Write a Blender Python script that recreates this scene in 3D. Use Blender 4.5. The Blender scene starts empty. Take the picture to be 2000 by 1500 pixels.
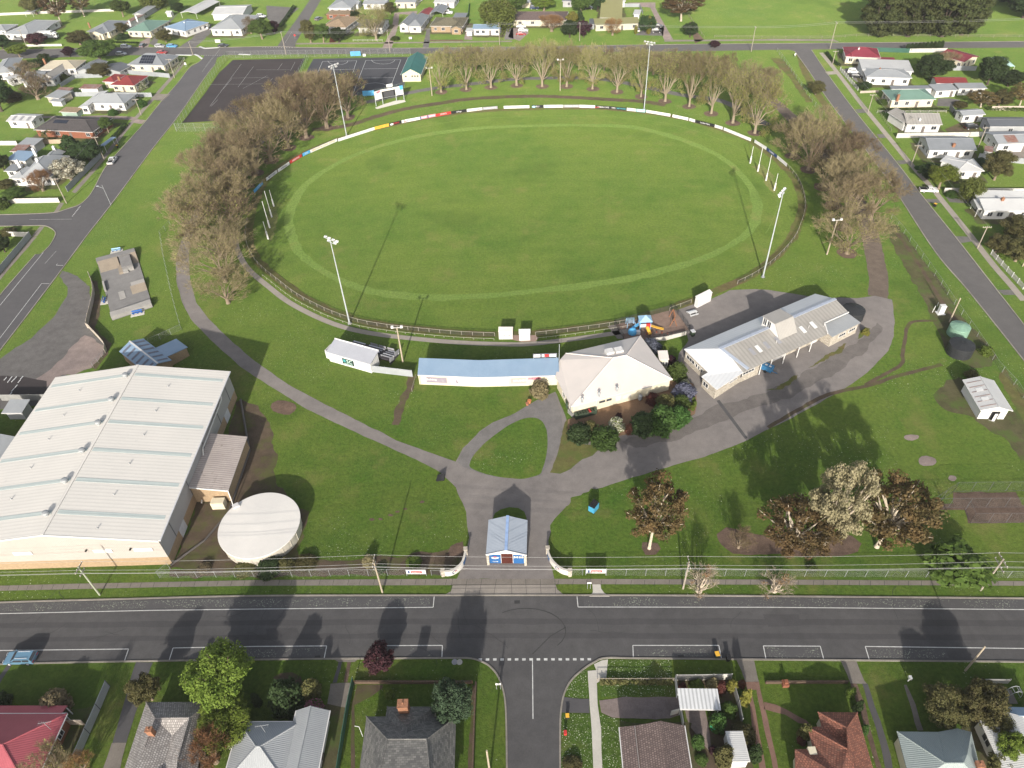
import bpy, math, random
import numpy as np
from mathutils import Vector, noise as mnoise
R=math.radians
SC=bpy.context.scene
COL=SC.collection
# ------------------------------------------------------------------ camera
CAM_H, PITCH, ROLL, FPX=105.33, R(42.448), R(-2.629), 1408.7
fw=Vector((0, math.cos(PITCH), -math.sin(PITCH)))
up0=Vector((0, math.sin(PITCH), math.cos(PITCH)))
rt0=Vector((1, 0, 0))
rt=rt0*math.cos(ROLL)+up0*math.sin(ROLL)
up=-rt0*math.sin(ROLL)+up0*math.cos(ROLL)
CAM=Vector((0, 0, CAM_H))
from mathutils import Matrix
cd=bpy.data.cameras.new('camera')
co=bpy.data.objects.new('camera', cd)
COL.objects.link(co)
m=Matrix((rt, up, -fw)).transposed().to_4x4()
m.translation=CAM
co.matrix_world=m
cd.sensor_fit='HORIZONTAL'
cd.sensor_width=36
cd.lens=36*FPX/2000
cd.clip_start=1
cd.clip_end=5000
SC.camera=co
# ------------------------------------------------------------------ sky, sun, exposure
SUN_EL, SUN_AZ=R(21.8), R(82.7)
to_sun=Vector((-math.cos(SUN_AZ)*math.cos(SUN_EL), -math.sin(SUN_AZ)*math.cos(SUN_EL), math.sin(SUN_EL)))
W=bpy.data.worlds.new('World')
SC.world=W
W.use_nodes=True
nt=W.node_tree
bg=nt.nodes['Background']
sky=nt.nodes.new('ShaderNodeTexSky')
sky.sky_type='NISHITA'
sky.sun_disc=False
sky.sun_elevation=SUN_EL
sky.sun_rotation=math.atan2(to_sun.x, to_sun.y)
sky.dust_density=2.5
soft=nt.nodes.new('ShaderNodeHueSaturation')
soft.inputs['Saturation'].default_value=.5
nt.links.new(sky.outputs[0], soft.inputs['Color'])
nt.links.new(soft.outputs[0], bg.inputs[0])
bg.inputs[1].default_value=0.15
sd=bpy.data.lights.new('sun', 'SUN')
sd.energy=4.6
sd.angle=R(0.8)
sd.color=(1.0, 0.93, 0.82)
so=bpy.data.objects.new('sun', sd)
COL.objects.link(so)
so.rotation_euler=(-to_sun).to_track_quat('-Z', 'Y').to_euler()
so.location=(0, 0, 300)
SC.view_settings.view_transform='Standard'
SC.view_settings.look='None'
SC.view_settings.exposure=0.46
SC.view_settings.gamma=1
# ------------------------------------------------------------------ photo point -> place on a level at height z
def G(x, y, z=0.0):
 d=fw*FPX+rt*(x-1000)-up*(y-750)
 t=(z-CAM_H)/d.z
 return Vector((d.x*t, d.y*t, z))
def PX(w):
 v=Vector(w)-CAM
 k=FPX/v.dot(fw)
 return 1000+k*v.dot(rt), 750-k*v.dot(up)
def Vw(n):
 ox, oy=(n%4)*500, (n//4)*375
 return lambda x, y:(ox+x/4, oy+y/4)
def hof(base, top):
 b=G(*base)
 lo, hi=0.0, 60.0
 for _ in range(40):
  mid=(lo+hi)/2
  if PX((b.x, b.y, mid))[1]>top[1]:lo=mid
  else:hi=mid
 return lo
 # ------------------------------------------------------------------ materials
MATS={}
def _n(t, kind, **kw):
 n=t.nodes.new(kind)
 for k, v in kw.items():setattr(n, k, v)
 return n
def _math(t, op, a, b=None):
 n=_n(t, 'ShaderNodeMath', operation=op)
 for i, s in enumerate((a, b)):
  if s is None:continue
  if isinstance(s, (int, float)):n.inputs[i].default_value=s
  else:t.links.new(s, n.inputs[i])
 return n.outputs[0]
def _noise(t, vec, scale, det=4, rough=.6):
 n=_n(t, 'ShaderNodeTexNoise')
 n.inputs['Scale'].default_value=scale
 n.inputs['Detail'].default_value=det
 n.inputs['Roughness'].default_value=rough
 t.links.new(vec, n.inputs['Vector'])
 return n.outputs['Fac']
def _ramp(t, fac, lo, hi):
 n=_n(t, 'ShaderNodeMapRange')
 n.inputs[1].default_value=lo
 n.inputs[2].default_value=hi
 t.links.new(fac, n.inputs[0])
 return n.outputs[0]
def _mix(t, fac, a, b, mode='MIX'):
 n=_n(t, 'ShaderNodeMix', data_type='RGBA', blend_type=mode)
 for s, k in((fac, 0), (a, 6), (b, 7)):
  if isinstance(s, (int, float)):n.inputs[k].default_value=s
  elif isinstance(s, (tuple, list)):n.inputs[k].default_value=(*s[:3], 1)
  else:t.links.new(s, n.inputs[k])
 return n.outputs[2]
def _base(name):
 mt=bpy.data.materials.new(name)
 mt.use_nodes=True
 t=mt.node_tree
 b=t.nodes['Principled BSDF']
 tc=_n(t, 'ShaderNodeTexCoord')
 MATS[name]=mt
 return mt, t, b, tc
def _bump(t, b, h, strength, dist):
 n=_n(t, 'ShaderNodeBump')
 n.inputs['Strength'].default_value=strength
 n.inputs['Distance'].default_value=dist
 t.links.new(h, n.inputs['Height'])
 t.links.new(n.outputs[0], b.inputs['Normal'])
def mat(name, c1, c2=None, sc=.5, rough=.8, spec=.25, fine=.12, stripe=None, tile=None, rnd=0, metal=0, dirt=None, lo=.35, hi=.65, zline=None, droughness=0):
 if name in MATS:return MATS[name]
 mt, t, b, tc=_base(name)
 obj=tc.outputs['Object']
 c2=c2 or tuple(x*.8 for x in c1)
 col=_mix(t, _ramp(t, _noise(t, obj, sc), lo, hi), c1, c2)
 if dirt:
  col=_mix(t, _ramp(t, _noise(t, obj, dirt[1], 6, .7), dirt[2], dirt[2]+.12), col, dirt[0])
 if fine:
  f=_ramp(t, _noise(t, obj, 6, 3, .7), .2, .8)
  col=_mix(t, fine*2, col, _mix(t, f, tuple(x*.55 for x in c1), tuple(min(1, x*1.35)for x in c1)))
 if rnd:
  oi=_n(t, 'ShaderNodeObjectInfo')
  hs=_n(t, 'ShaderNodeHueSaturation')
  t.links.new(_math(t, 'ADD', _math(t, 'MULTIPLY', oi.outputs['Random'], rnd), 1-rnd/2), hs.inputs['Value'])
  t.links.new(_math(t, 'ADD', _math(t, 'MULTIPLY', oi.outputs['Random'], -.05), .525), hs.inputs['Hue'])
  t.links.new(col, hs.inputs['Color'])
  col=hs.outputs[0]
 if stripe or tile:
  sep=_n(t, 'ShaderNodeSeparateXYZ')
  t.links.new(tc.outputs['UV'], sep.inputs[0])
 if stripe:
  s=_math(t, 'ADD', _math(t, 'MULTIPLY', _math(t, 'SINE', _math(t, 'MULTIPLY', sep.outputs[0], 6.2832/stripe[0])), .5), .5)
  s=_math(t, 'POWER', s, 2.0)
  if stripe[1]:col=_mix(t, _math(t, 'MULTIPLY', s, stripe[1]), col, tuple(x*.45 for x in c1))
  # ribs: shade of the corrugation mixed into the colour, same wave bumped
  _bump(t, b, s, .6, stripe[2]if len(stripe)>2 else .03)
 if tile:
  br=_n(t, 'ShaderNodeTexBrick', offset=.5)
  br.inputs['Scale'].default_value=1
  br.inputs['Brick Width'].default_value=tile[0]
  br.inputs['Row Height'].default_value=tile[1]
  br.inputs['Mortar Size'].default_value=tile[2]
  br.inputs['Mortar Smooth'].default_value=.2
  br.inputs['Color1'].default_value=(*[min(1, x*1.3)for x in c1], 1)
  br.inputs['Color2'].default_value=(*[x*.75 for x in c2], 1)
  br.inputs['Mortar'].default_value=(*[x*tile[3]for x in c1], 1)
  t.links.new(tc.outputs['UV'], br.inputs['Vector'])
  col=_mix(t, .72, col, br.outputs['Color'])
  _bump(t, b, br.outputs['Fac'], -.5, .04)
 if zline:
  sp=_n(t, 'ShaderNodeSeparateXYZ')
  t.links.new(obj, sp.inputs[0])
  s=_math(t, 'FRACT', _math(t, 'MULTIPLY', sp.outputs[2], 1/zline))
  _bump(t, b, s, .7, .02)
 t.links.new(col, b.inputs['Base Color'])
 b.inputs['Roughness'].default_value=rough
 b.inputs['Specular IOR Level'].default_value=spec
 b.inputs['Metallic'].default_value=metal
 b.inputs['Diffuse Roughness'].default_value=droughness
 return mt
def grass(name, ca, cb, cc, flowers=0, mow=0, sc=1.0, rough_d=1.0, straw=.6):
 mt, t, b, tc=_base(name)
 o=tc.outputs['Object']
 n1=_ramp(t, _noise(t, o, .022*sc, 7, .66), .40, .60)
 n2=_ramp(t, _noise(t, o, .16*sc, 6, .7), .32, .68)
 n3=_ramp(t, _noise(t, o, 1.5, 5, .75), .28, .72)
 col=_mix(t, n1, ca, cb)
 col=_mix(t, _math(t, 'MULTIPLY', n2, .55), col, cc)
 col=_mix(t, .62, col, _mix(t, n3, (.30, .33, .30), (1.62, 1.56, 1.5)), 'MULTIPLY')
 n4=_ramp(t, _noise(t, o, .45, 4, .6), .55, .75)
 col=_mix(t, _math(t, 'MULTIPLY', n4, .3), col, tuple(x*.5 for x in cb))
 n5=_ramp(t, _noise(t, o, .07*sc, 7, .68), .56, .70)
 col=_mix(t, _math(t, 'MULTIPLY', n5, straw), col, (.155, .135, .05))
 n6=_ramp(t, _noise(t, o, .033*sc, 5, .6), .57, .66)
 col=_mix(t, _math(t, 'MULTIPLY', n6, .4), col, tuple(x*.6 for x in ca))
 if mow:
  w=_n(t, 'ShaderNodeTexWave', wave_type='RINGS', rings_direction='Z')
  w.inputs['Scale'].default_value=.055
  w.inputs['Distortion'].default_value=1.6
  w.inputs['Detail'].default_value=2
  mp=_n(t, 'ShaderNodeMapping')
  mp.inputs['Scale'].default_value=(.82, 1, 1)
  t.links.new(o, mp.inputs[0]);t.links.new(mp.outputs[0], w.inputs['Vector'])
  col=_mix(t, _math(t, 'MULTIPLY', w.outputs['Fac'], mow), col, tuple(x*.62 for x in ca))
 if flowers:
  big=_ramp(t, _noise(t, o, .05 if flowers<2 else .3, 5, .6), *((.5, .66)if flowers<2 else(.3, .5)))
  sm=_ramp(t, _noise(t, o, 3.2 if flowers<2 else 5.5, 2, .5), *((.665, .71)if flowers<2 else(.62, .69)))
  col=_mix(t, _math(t, 'MULTIPLY', _math(t, 'MULTIPLY', big, sm), min(1, flowers)), col, (.62, .64, .5))
 t.links.new(col, b.inputs['Base Color'])
 b.inputs['Roughness'].default_value=.95
 b.inputs['Specular IOR Level'].default_value=.1
 b.inputs['Diffuse Roughness'].default_value=rough_d
 b.inputs['Sheen Weight'].default_value=.15;b.inputs['Sheen Roughness'].default_value=.6;b.inputs['Sheen Tint'].default_value=(.50, .72, .22, 1)
 _bump(t, b, _noise(t, o, 2.2, 4, .8), .55, .35)
 return mt
def asp(name, c, c2, patch=.5, grit=.3, green=None):
 mt, t, b, tc=_base(name)
 o=tc.outputs['Object']
 n1=_ramp(t, _noise(t, o, .09, 5, .6), .35, .65)
 n2=_ramp(t, _noise(t, o, .5, 6, .7), .3, .7)
 n3=_ramp(t, _noise(t, o, 4.5, 3, .8), .2, .8)
 col=_mix(t, _math(t, 'MULTIPLY', n1, patch), c, c2)
 col=_mix(t, grit, col, _mix(t, n2, (.55, .55, .55), (1.4, 1.4, 1.4)), 'MULTIPLY')
 col=_mix(t, grit, col, _mix(t, n3, (.5, .5, .5), (1.5, 1.5, 1.5)), 'MULTIPLY')
 if green:
  col=_mix(t, _math(t, 'MULTIPLY', _ramp(t, _noise(t, o, .22, 6, .7), .48, .60), .7), col, green)
 t.links.new(col, b.inputs['Base Color'])
 b.inputs['Roughness'].default_value=.9
 b.inputs['Specular IOR Level'].default_value=.2
 b.inputs['Diffuse Roughness'].default_value=.6
 return mt
def lfm(name, c1, c2, sc=.9, trans=.25):
 mt, t, b, tc=_base(name)
 oi=_n(t, 'ShaderNodeObjectInfo')
 col=_mix(t, _ramp(t, _noise(t, tc.outputs['Object'], sc, 3), .3, .7), c1, c2)
 hs=_n(t, 'ShaderNodeHueSaturation')
 t.links.new(_math(t, 'ADD', _math(t, 'MULTIPLY', oi.outputs['Random'], .55), .72), hs.inputs['Value'])
 t.links.new(_math(t, 'ADD', _math(t, 'MULTIPLY', oi.outputs['Random'], .03), .485), hs.inputs['Hue'])
 t.links.new(col, hs.inputs['Color'])
 t.links.new(hs.outputs[0], b.inputs['Base Color'])
 b.inputs['Roughness'].default_value=.7
 b.inputs['Specular IOR Level'].default_value=.2
 tr=_n(t, 'ShaderNodeBsdfTranslucent')
 t.links.new(hs.outputs[0], tr.inputs[0])
 mx=_n(t, 'ShaderNodeMixShader')
 mx.inputs[0].default_value=trans
 t.links.new(b.outputs[0], mx.inputs[1]);t.links.new(tr.outputs[0], mx.inputs[2])
 t.links.new(mx.outputs[0], t.nodes['Material Output'].inputs[0])
 return mt
def meshmat(name, c, cell=.12, cover=.3):
 mt, t, b, tc=_base(name)
 sep=_n(t, 'ShaderNodeSeparateXYZ')
 t.links.new(tc.outputs['UV'], sep.inputs[0])
 def line(a):
  f=_math(t, 'FRACT', _math(t, 'MULTIPLY', a, 1/cell))
  return _math(t, 'LESS_THAN', f, cover/2)
 m_=_math(t, 'MAXIMUM', line(_math(t, 'ADD', sep.outputs[0], sep.outputs[1])), line(_math(t, 'SUBTRACT', sep.outputs[0], sep.outputs[1])))
 b.inputs['Base Color'].default_value=(*c, 1)
 b.inputs['Roughness'].default_value=.6
 t.links.new(m_, b.inputs['Alpha'])
 return mt
 # ------------------------------------------------------------------ mesh builder
OFF={}
class MB:
 def __init__(s):s.v, s.f, s.sm=[], [], []
 def poly(s, pts, smooth=False):
  k=len(s.v)
  s.v+=[tuple(p)for p in pts]
  s.f.append(tuple(range(k, k+len(pts))));s.sm.append(smooth)
 def box(s, c, size, rot=0, z0=True):
  x, y, z=size[0]/2, size[1]/2, size[2]
  zb=c[2]if z0 else c[2]-z/2
  cs, sn=math.cos(rot), math.sin(rot)
  P=[(c[0]+a*cs-b*sn, c[1]+a*sn+b*cs)for a, b in((-x, -y), (x, -y), (x, y), (-x, y))]
  s.prism(P, zb, zb+z)
 def prism(s, P, z0, z1):
  lo=[(p[0], p[1], z0)for p in P];hi=[(p[0], p[1], z1)for p in P]
  n=len(P)
  a=sum(P[i][0]*P[(i+1)%n][1]-P[(i+1)%n][0]*P[i][1]for i in range(n))
  if a<0:lo.reverse();hi.reverse()
  s.poly(hi);s.poly(lo[::-1])
  for i in range(n):
   j=(i+1)%n
   s.poly((lo[i], lo[j], hi[j], hi[i]))
 def beam(s, p, q, w, h):
  p, q=Vector(p), Vector(q)
  d=(q-p).normalized()
  a=d.cross(Vector((0, 0, 1)))
  if a.length<1e-3:a=Vector((1, 0, 0))
  a.normalize();c=a.cross(d)
  a*=w/2;c*=h/2
  r0=[p-a-c, p+a-c, p+a+c, p-a+c]
  r1=[x+(q-p)for x in r0]
  s.poly(r0);s.poly(r1[::-1])
  for i in range(4):
   j=(i+1)%4
   s.poly((r0[j], r0[i], r1[i], r1[j]))
 def tube(s, p, q, r0, r1=None, n=6, cap=True):
  r1=r0 if r1 is None else r1
  p, q=Vector(p), Vector(q)
  d=(q-p)
  if d.length<1e-6:return
  d.normalize()
  a=d.cross(Vector((0, 0, 1)))
  if a.length<1e-3:a=Vector((1, 0, 0))
  a.normalize();b=d.cross(a)
  A=[p+(a*math.cos(t)+b*math.sin(t))*r0 for t in[6.28318*i/n for i in range(n)]]
  B=[q+(a*math.cos(t)+b*math.sin(t))*r1 for t in[6.28318*i/n for i in range(n)]]
  for i in range(n):
   j=(i+1)%n
   s.poly((A[i], A[j], B[j], B[i]), True)
  if cap:s.poly(A[::-1]);s.poly(B)
 def lathe(s, c, prof, n=24):
  rings=[[(c[0]+r*math.cos(6.28318*i/n), c[1]+r*math.sin(6.28318*i/n), c[2]+z)for i in range(n)]for r, z in prof]
  for A, B in zip(rings, rings[1:]):
   for i in range(n):
    j=(i+1)%n
    s.poly((A[i], A[j], B[j], B[i]), True)
  s.poly(rings[-1]);s.poly(rings[0][::-1])
 def slab(s, polys, t):
  key=lambda p:(round(p[0], 3), round(p[1], 3), round(p[2], 3))
  cnt={}
  for P in polys:
   n=len(P)
   for i in range(n):
    cnt.setdefault(frozenset((key(P[i]), key(P[(i+1)%n]))), []).append((P[i], P[(i+1)%n]))
  for P in polys:
   nz=sum((P[i][0]*P[(i+1)%len(P)][1]-P[(i+1)%len(P)][0]*P[i][1])for i in range(len(P)))
   Q=list(P)if nz>0 else list(P)[::-1]
   s.poly(Q)
   s.poly([(p[0], p[1], p[2]-t)for p in Q[::-1]])
  for e in cnt.values():
   if len(e)==1:
    a, b=e[0]
    s.poly(((a[0], a[1], a[2]-t), (b[0], b[1], b[2]-t), tuple(b), tuple(a)))
 def bd(s, name, material, parent=None, loc=None, kind=None):
  off=OFF.get(parent.name, Vector((0, 0, 0)))if parent else Vector(loc)if loc is not None else Vector((0, 0, 0))
  me=bpy.data.meshes.new(name)
  ox, oy, oz=off
  vs=[(x-ox, y-oy, z-oz)for x, y, z in s.v]
  me.from_pydata(vs, [], s.f)
  me.polygons.foreach_set('use_smooth', s.sm)
  uvl=me.uv_layers.new(name='uv')
  uv=[]
  for f in s.f:
   P=[s.v[i]for i in f]
   nx=ny=nz=0.0
   for i in range(len(P)):
    a, b=P[i], P[(i+1)%len(P)]
    nx+=(a[1]-b[1])*(a[2]+b[2]);ny+=(a[2]-b[2])*(a[0]+b[0]);nz+=(a[0]-b[0])*(a[1]+b[1])
   l=math.sqrt(nx*nx+ny*ny+nz*nz)or 1
   nx, ny, nz=nx/l, ny/l, nz/l
   h=math.hypot(nx, ny)
   if h<.02:t=(1, 0, 0);bb=(0, 1, 0)
   else:
    t=(-ny/h, nx/h, 0)
    bb=(ny*t[2]-nz*t[1], nz*t[0]-nx*t[2], nx*t[1]-ny*t[0])
   for p in P:
    uv+=[p[0]*t[0]+p[1]*t[1], p[0]*bb[0]+p[1]*bb[1]+p[2]*bb[2]]
  uvl.data.foreach_set('uv', uv)
  me.materials.append(material)
  me.update()
  o=bpy.data.objects.new(name, me)
  COL.objects.link(o)
  if parent:o.parent=parent
  else:o.location=off
  OFF[o.name]=off
  if kind:o['kind']=kind
  return o
def tag(o, label, cat, group=None):
 o['label']=label;o['category']=cat
 if group:o['group']=group
 return o
def th(name, label, cat, loc, group=None):
 o=bpy.data.objects.new(name, None)
 COL.objects.link(o)
 o.location=loc
 o.empty_display_size=.5
 OFF[o.name]=Vector(loc)
 return tag(o, label, cat, group)
def kids(o):return[c for c in bpy.data.objects if c.parent==o]
CH={}
def tree_of(o):
 if o.name not in CH:CH[o.name]=kids(o)
 return CH[o.name]
def dup(root, loc, rotz=0, scale=(1, 1, 1), label=None, group=None):
 r=root.copy();COL.objects.link(r)
 r.location=loc;r.rotation_euler=(0, 0, rotz);r.scale=scale
 if label:r['label']=label
 if group:r['group']=group
 for ch in tree_of(root):
  c=ch.copy();COL.objects.link(c);c.parent=r
  for g in tree_of(ch):
   d=g.copy();COL.objects.link(d);d.parent=c
 return r
def text(body, size, material, parent, origin, u, vdir, name='lettering', off=Vector((0, 0, 0)), sx=1, width=None):
 cu=bpy.data.curves.new('t', 'FONT')
 cu.body=body;cu.size=size;cu.align_x='CENTER';cu.align_y='CENTER';cu.extrude=.004;cu.resolution_u=2
 cu.offset=.006
 ob=bpy.data.objects.new('t', cu)
 COL.objects.link(ob)
 dg=bpy.context.evaluated_depsgraph_get()
 me=bpy.data.meshes.new_from_object(ob.evaluated_get(dg))
 bpy.data.objects.remove(ob)
 if width and len(me.vertices):
  xs=[v.co.x for v in me.vertices]
  sx=width/max(.01, max(xs)-min(xs))
 u=Vector(u).normalized();v=Vector(vdir).normalized();n=u.cross(v)
 po=OFF.get(parent.name, Vector((0, 0, 0)))
 for q in me.vertices:
  c=Vector(origin)+u*q.co.x*sx+v*q.co.y+n*q.co.z-po
  q.co=c
 me.materials.clear();me.materials.append(material)
 o=bpy.data.objects.new(name, me)
 COL.objects.link(o);o.parent=parent
 OFF[o.name]=po
 return o
ORD=['first', 'second', 'third', 'fourth', 'fifth', 'sixth', 'seventh', 'eighth', 'ninth', 'tenth', 'eleventh', 'twelfth', 'thirteenth', 'fourteenth', 'fifteenth', 'sixteenth', 'seventeenth', 'eighteenth', 'nineteenth', 'twentieth', 'twenty-first', 'twenty-second', 'twenty-third', 'twenty-fourth', 'twenty-fifth', 'twenty-sixth', 'twenty-seventh', 'twenty-eighth', 'twenty-ninth', 'thirtieth', 'thirty-first', 'thirty-second', 'thirty-third', 'thirty-fourth', 'thirty-fifth']
def spn(pts, n=8, closed=False):
 P=[Vector(p)for p in pts];out=[];N=len(P)
 for i in range(N if closed else N-1):
  p0, p1, p2, p3=(P[(i-1)%N]if closed or i else P[0]), P[i], P[(i+1)%N], (P[(i+2)%N]if closed or i+2<N else P[-1])
  for k in range(n):
   t=k/n
   out.append(.5*((2*p1)+(p2-p0)*t+(2*p0-5*p1+4*p2-p3)*t*t+(3*p1-p0-3*p2+p3)*t**3))
 if not closed:out.append(P[-1])
 return out
 # ------------------------------------------------------------------ ground, roads, paths
from mathutils.geometry import tessellate_polygon
def sh(name, world, z, material):
 tri=tessellate_polygon([[Vector((p.x, p.y, 0))for p in world]])
 me=bpy.data.meshes.new(name)
 vs=[(p.x, p.y, z)for p in world]
 fs=[]
 for a, b, c in tri:
  A, B, C_=world[a], world[b], world[c]
  cr=(B.x-A.x)*(C_.y-A.y)-(B.y-A.y)*(C_.x-A.x)
  fs.append((a, b, c)if cr>0 else(a, c, b))
 me.from_pydata(vs, [], fs)
 me.materials.append(material)
 me.update()
 o=bpy.data.objects.new(name, me)
 COL.objects.link(o)
 o['kind']='structure'
 return o
def wob(pts, amp, step=1.5, seed=0, closed=True):
 out=[]
 n=len(pts)
 for i in range(n if closed else n-1):
  a, b=pts[i], pts[(i+1)%n]
  k=max(1, int((b-a).length/step))
  for j in range(k):
   p=a.lerp(b, j/k)
   q=mnoise.noise_vector(Vector((p.x*.35, p.y*.35, seed)))
   q2=mnoise.noise_vector(Vector((p.x*1.7, p.y*1.7, seed+5)))
   out.append(Vector((p.x+(q.x+.5*q2.x)*amp, p.y+(q.y+.5*q2.y)*amp, 0)))
 return out
def gp(px, z=0):return[G(x, y, z)for x, y in px]
def strip(name, px, width, z, material, smooth=6, world=False, ragged=0, seed=0):
 c=spn(px if world else gp(px), smooth)
 L, Rr=[], []
 for i, p in enumerate(c):
  d=(c[min(i+1, len(c)-1)]-c[max(i-1, 0)]);d.z=0;d.normalize()
  nn=Vector((-d.y, d.x, 0))
  w=width(i/(len(c)-1))if callable(width)else width
  wl=w*(1+ragged*mnoise.noise(Vector((p.x*.6, p.y*.6, seed))))if ragged else w
  wr=w*(1+ragged*mnoise.noise(Vector((p.x*.6, p.y*.6, seed+9))))if ragged else w
  L.append(p+nn*wl/2);Rr.append(p-nn*wr/2)
 me=bpy.data.meshes.new(name)
 vs=[(p.x, p.y, z)for p in L]+[(p.x, p.y, z)for p in Rr]
 n=len(L)
 me.from_pydata(vs, [], [(n+i, n+i+1, i+1, i)for i in range(n-1)])
 me.materials.append(material);me.update()
 o=bpy.data.objects.new(name, me);COL.objects.link(o);o['kind']='structure'
 return o
def kerb(px, w=.24, h=.13, name='kerb', m=None, world=False, smooth=6):
 c=spn(px if world else gp(px), smooth)
 b=MB()
 for i in range(len(c)-1):
  b.beam(c[i]+Vector((0, 0, h/2-.02)), c[i+1]+Vector((0, 0, h/2-.02)), w, h+.04)
 return b.bd(name, m or M_KERB, kind='structure')
M_GRASS=grass('grass_rough', (.038, .088, .010), (.072, .116, .016), (.104, .130, .028), flowers=.8)
M_OVAL=grass('grass_oval', (.046, .096, .012), (.080, .122, .019), (.108, .140, .032), mow=.10, sc=1.1, straw=.5)
M_BAND=grass('grass_band', (.0979, .154, .0342), (.0879, .148, .0304), (.119, .162, .0428))
M_LAWN=grass('grass_lawn', (.036, .088, .010), (.066, .116, .016), (.094, .128, .024), flowers=1)
M_WEEDY=asp('weedy_ground', (.085, .075, .042), (.060, .062, .026), .9, .6, (.062, .1, .02))
M_DAISY=grass('grass_daisies', (.0425, .0892, .0136), (.0527, .0978, .017), (.0723, .102, .0221), flowers=2)
M_DIRT=asp('dirt', (.098, .072, .050), (.062, .046, .033), .8, .6, (.075, .085, .024))
M_MULCH=asp('mulch', (.12, .082, .062), (.085, .06, .048), .7, .8)
M_EDGE=asp('worn_grass', (.105, .082, .04), (.10, .11, .03), .9, .6, (.07, .1, .022))
M_ROAD=asp('road_asphalt', (.084, .082, .084), (.064, .063, .066), .8, .32)
M_ROAD2=asp('road_asphalt_pale', (.0989, .0946, .0946), (.0817, .0791, .0808), .7, .2)
M_ROAD3=asp('road_seal_grey', (.0819, .0796, .0842), (.0686, .0671, .0718), .7, .2)
M_DRIVE=asp('driveway_asphalt', (.189, .172, .164), (.145, .133, .13), .8, .32)
M_GRAVEL=asp('gravel', (.157, .149, .146), (.128, .121, .119), .7, .4)
M_GRAVELD=asp('gravel_dark', (.115, .11, .108), (.09, .085, .085), .7, .5)
M_PINKG=asp('gravel_pinkish', (.23, .185, .17), (.17, .14, .135), .9, .5)
M_CONC=asp('concrete', (.255, .23, .204), (.212, .191, .174), .7, .25)
M_CONCD=asp('concrete_worn', (.19, .17, .15), (.15, .135, .12), .8, .35)
M_CONCP=asp('concrete_pale', (.47, .45, .41), (.40, .38, .35), .6, .2)
M_KERB=asp('kerb_concrete', (.26, .24, .21), (.17, .155, .14), .9, .4)
M_COURT=asp('court_asphalt', (.034, .0289, .0306), (.0442, .0382, .0399), .8, .25)
M_COURT2=asp('court_asphalt_blue', (.042, .044, .052), (.055, .056, .064), .8, .2)
M_LINE=mat('line_paint', (.58, .58, .57), (.34, .34, .335), 1.6, .7, fine=.2)
M_LINEY=mat('line_paint_worn', (.42, .42, .41), (.2, .2, .2), 1.2, .7, fine=.1)
M_SKID=mat('tyre_mark', (.045, .044, .045), fine=.1)
def ground():
 me=bpy.data.meshes.new('ground')
 S=1600;N=80
 vs, fs=[], []
 for j in range(N+1):
  for i in range(N+1):
   vs.append((-S+2*S*i/N, -600+2*S*j/N, 0))
 for j in range(N):
  for i in range(N):
   a=j*(N+1)+i
   fs.append((a, a+1, a+N+2, a+N+1))
 me.from_pydata(vs, [], fs);me.materials.append(M_GRASS);me.update()
 o=bpy.data.objects.new('ground', me);COL.objects.link(o);o['kind']='structure'
ground()
# main road along the bottom
V={n:Vw(n)for n in range(16)}
top_main=[(-160, 1186), (0, 1177), (250, 1170), (500, 1164), (880, 1163), (1250, 1163), (1600, 1165.5), (2000, 1169), (2160, 1172)]
bot_left=[(-160, 1305), (0, 1297.5), (250, 1292), (500, 1288.5), (700, 1286.5), (880, 1285.5), (918, 1286)]
bot_right=[(1183, 1285.5), (1250, 1286), (1500, 1288.5), (2000, 1293), (2160, 1297)]
curve_l=[(918, 1286), (940, 1292), (957, 1302), (972, 1320), (982, 1345), (987, 1375), (989, 1420), (990, 1500), (992, 1640)]
curve_r=[(1094, 1640), (1094, 1500), (1094, 1420), (1096, 1385), (1102, 1355), (1115, 1330), (1137, 1309), (1160, 1294), (1183, 1285.5)]
main=gp(top_main)+gp(bot_right)[::-1]+gp(curve_r)[::-1][1:]+gp(curve_l)[::-1]+gp(bot_left)[::-1][1:]
sh('road', main, .02, M_ROAD)
kerb(top_main);kerb(bot_left+curve_l[1:]);kerb(curve_r+bot_right[1:])
# street along the left, with the side road that joins it
ls_right=[(-250, 1000), (-120, 842), (0, 685), (60, 607), (122, 525), (170, 460), (217, 400), (300, 288), (345, 231), (400, 152), (420, 126)]
ls=gp(ls_right)+gp([(424, 113), (440, 106), (470, 104), (380, 99), (395, 104), (399, 108), (397, 114), (388, 122), (372, 131), (346, 164), (315, 199), (280, 243), (245, 282), (207, 326), (183, 370), (170, 388), (155, 400), (135, 407), (107, 415), (60, 418), (0, 419.5), (-90, 421), (-90, 444), (0, 442), (50, 441), (85, 441), (100, 446), (108, 454), (107, 463), (97, 480), (82, 495), (70, 497), (0, 577), (-120, 725), (-250, 880)])
sh('road', ls, .016, M_ROAD3)
kerb(ls_right);kerb([(-250, 880), (-120, 725), (0, 577), (70, 497)]);kerb([(82, 495), (97, 480), (107, 463), (108, 454), (100, 446), (85, 441), (50, 441), (0, 442), (-90, 444)])
kerb([(-90, 421), (0, 419.5), (60, 418), (107, 415), (135, 407), (155, 400), (170, 388), (183, 370), (207, 326), (245, 282), (280, 243), (315, 199), (346, 164), (372, 131), (388, 122), (397, 114)])
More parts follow.
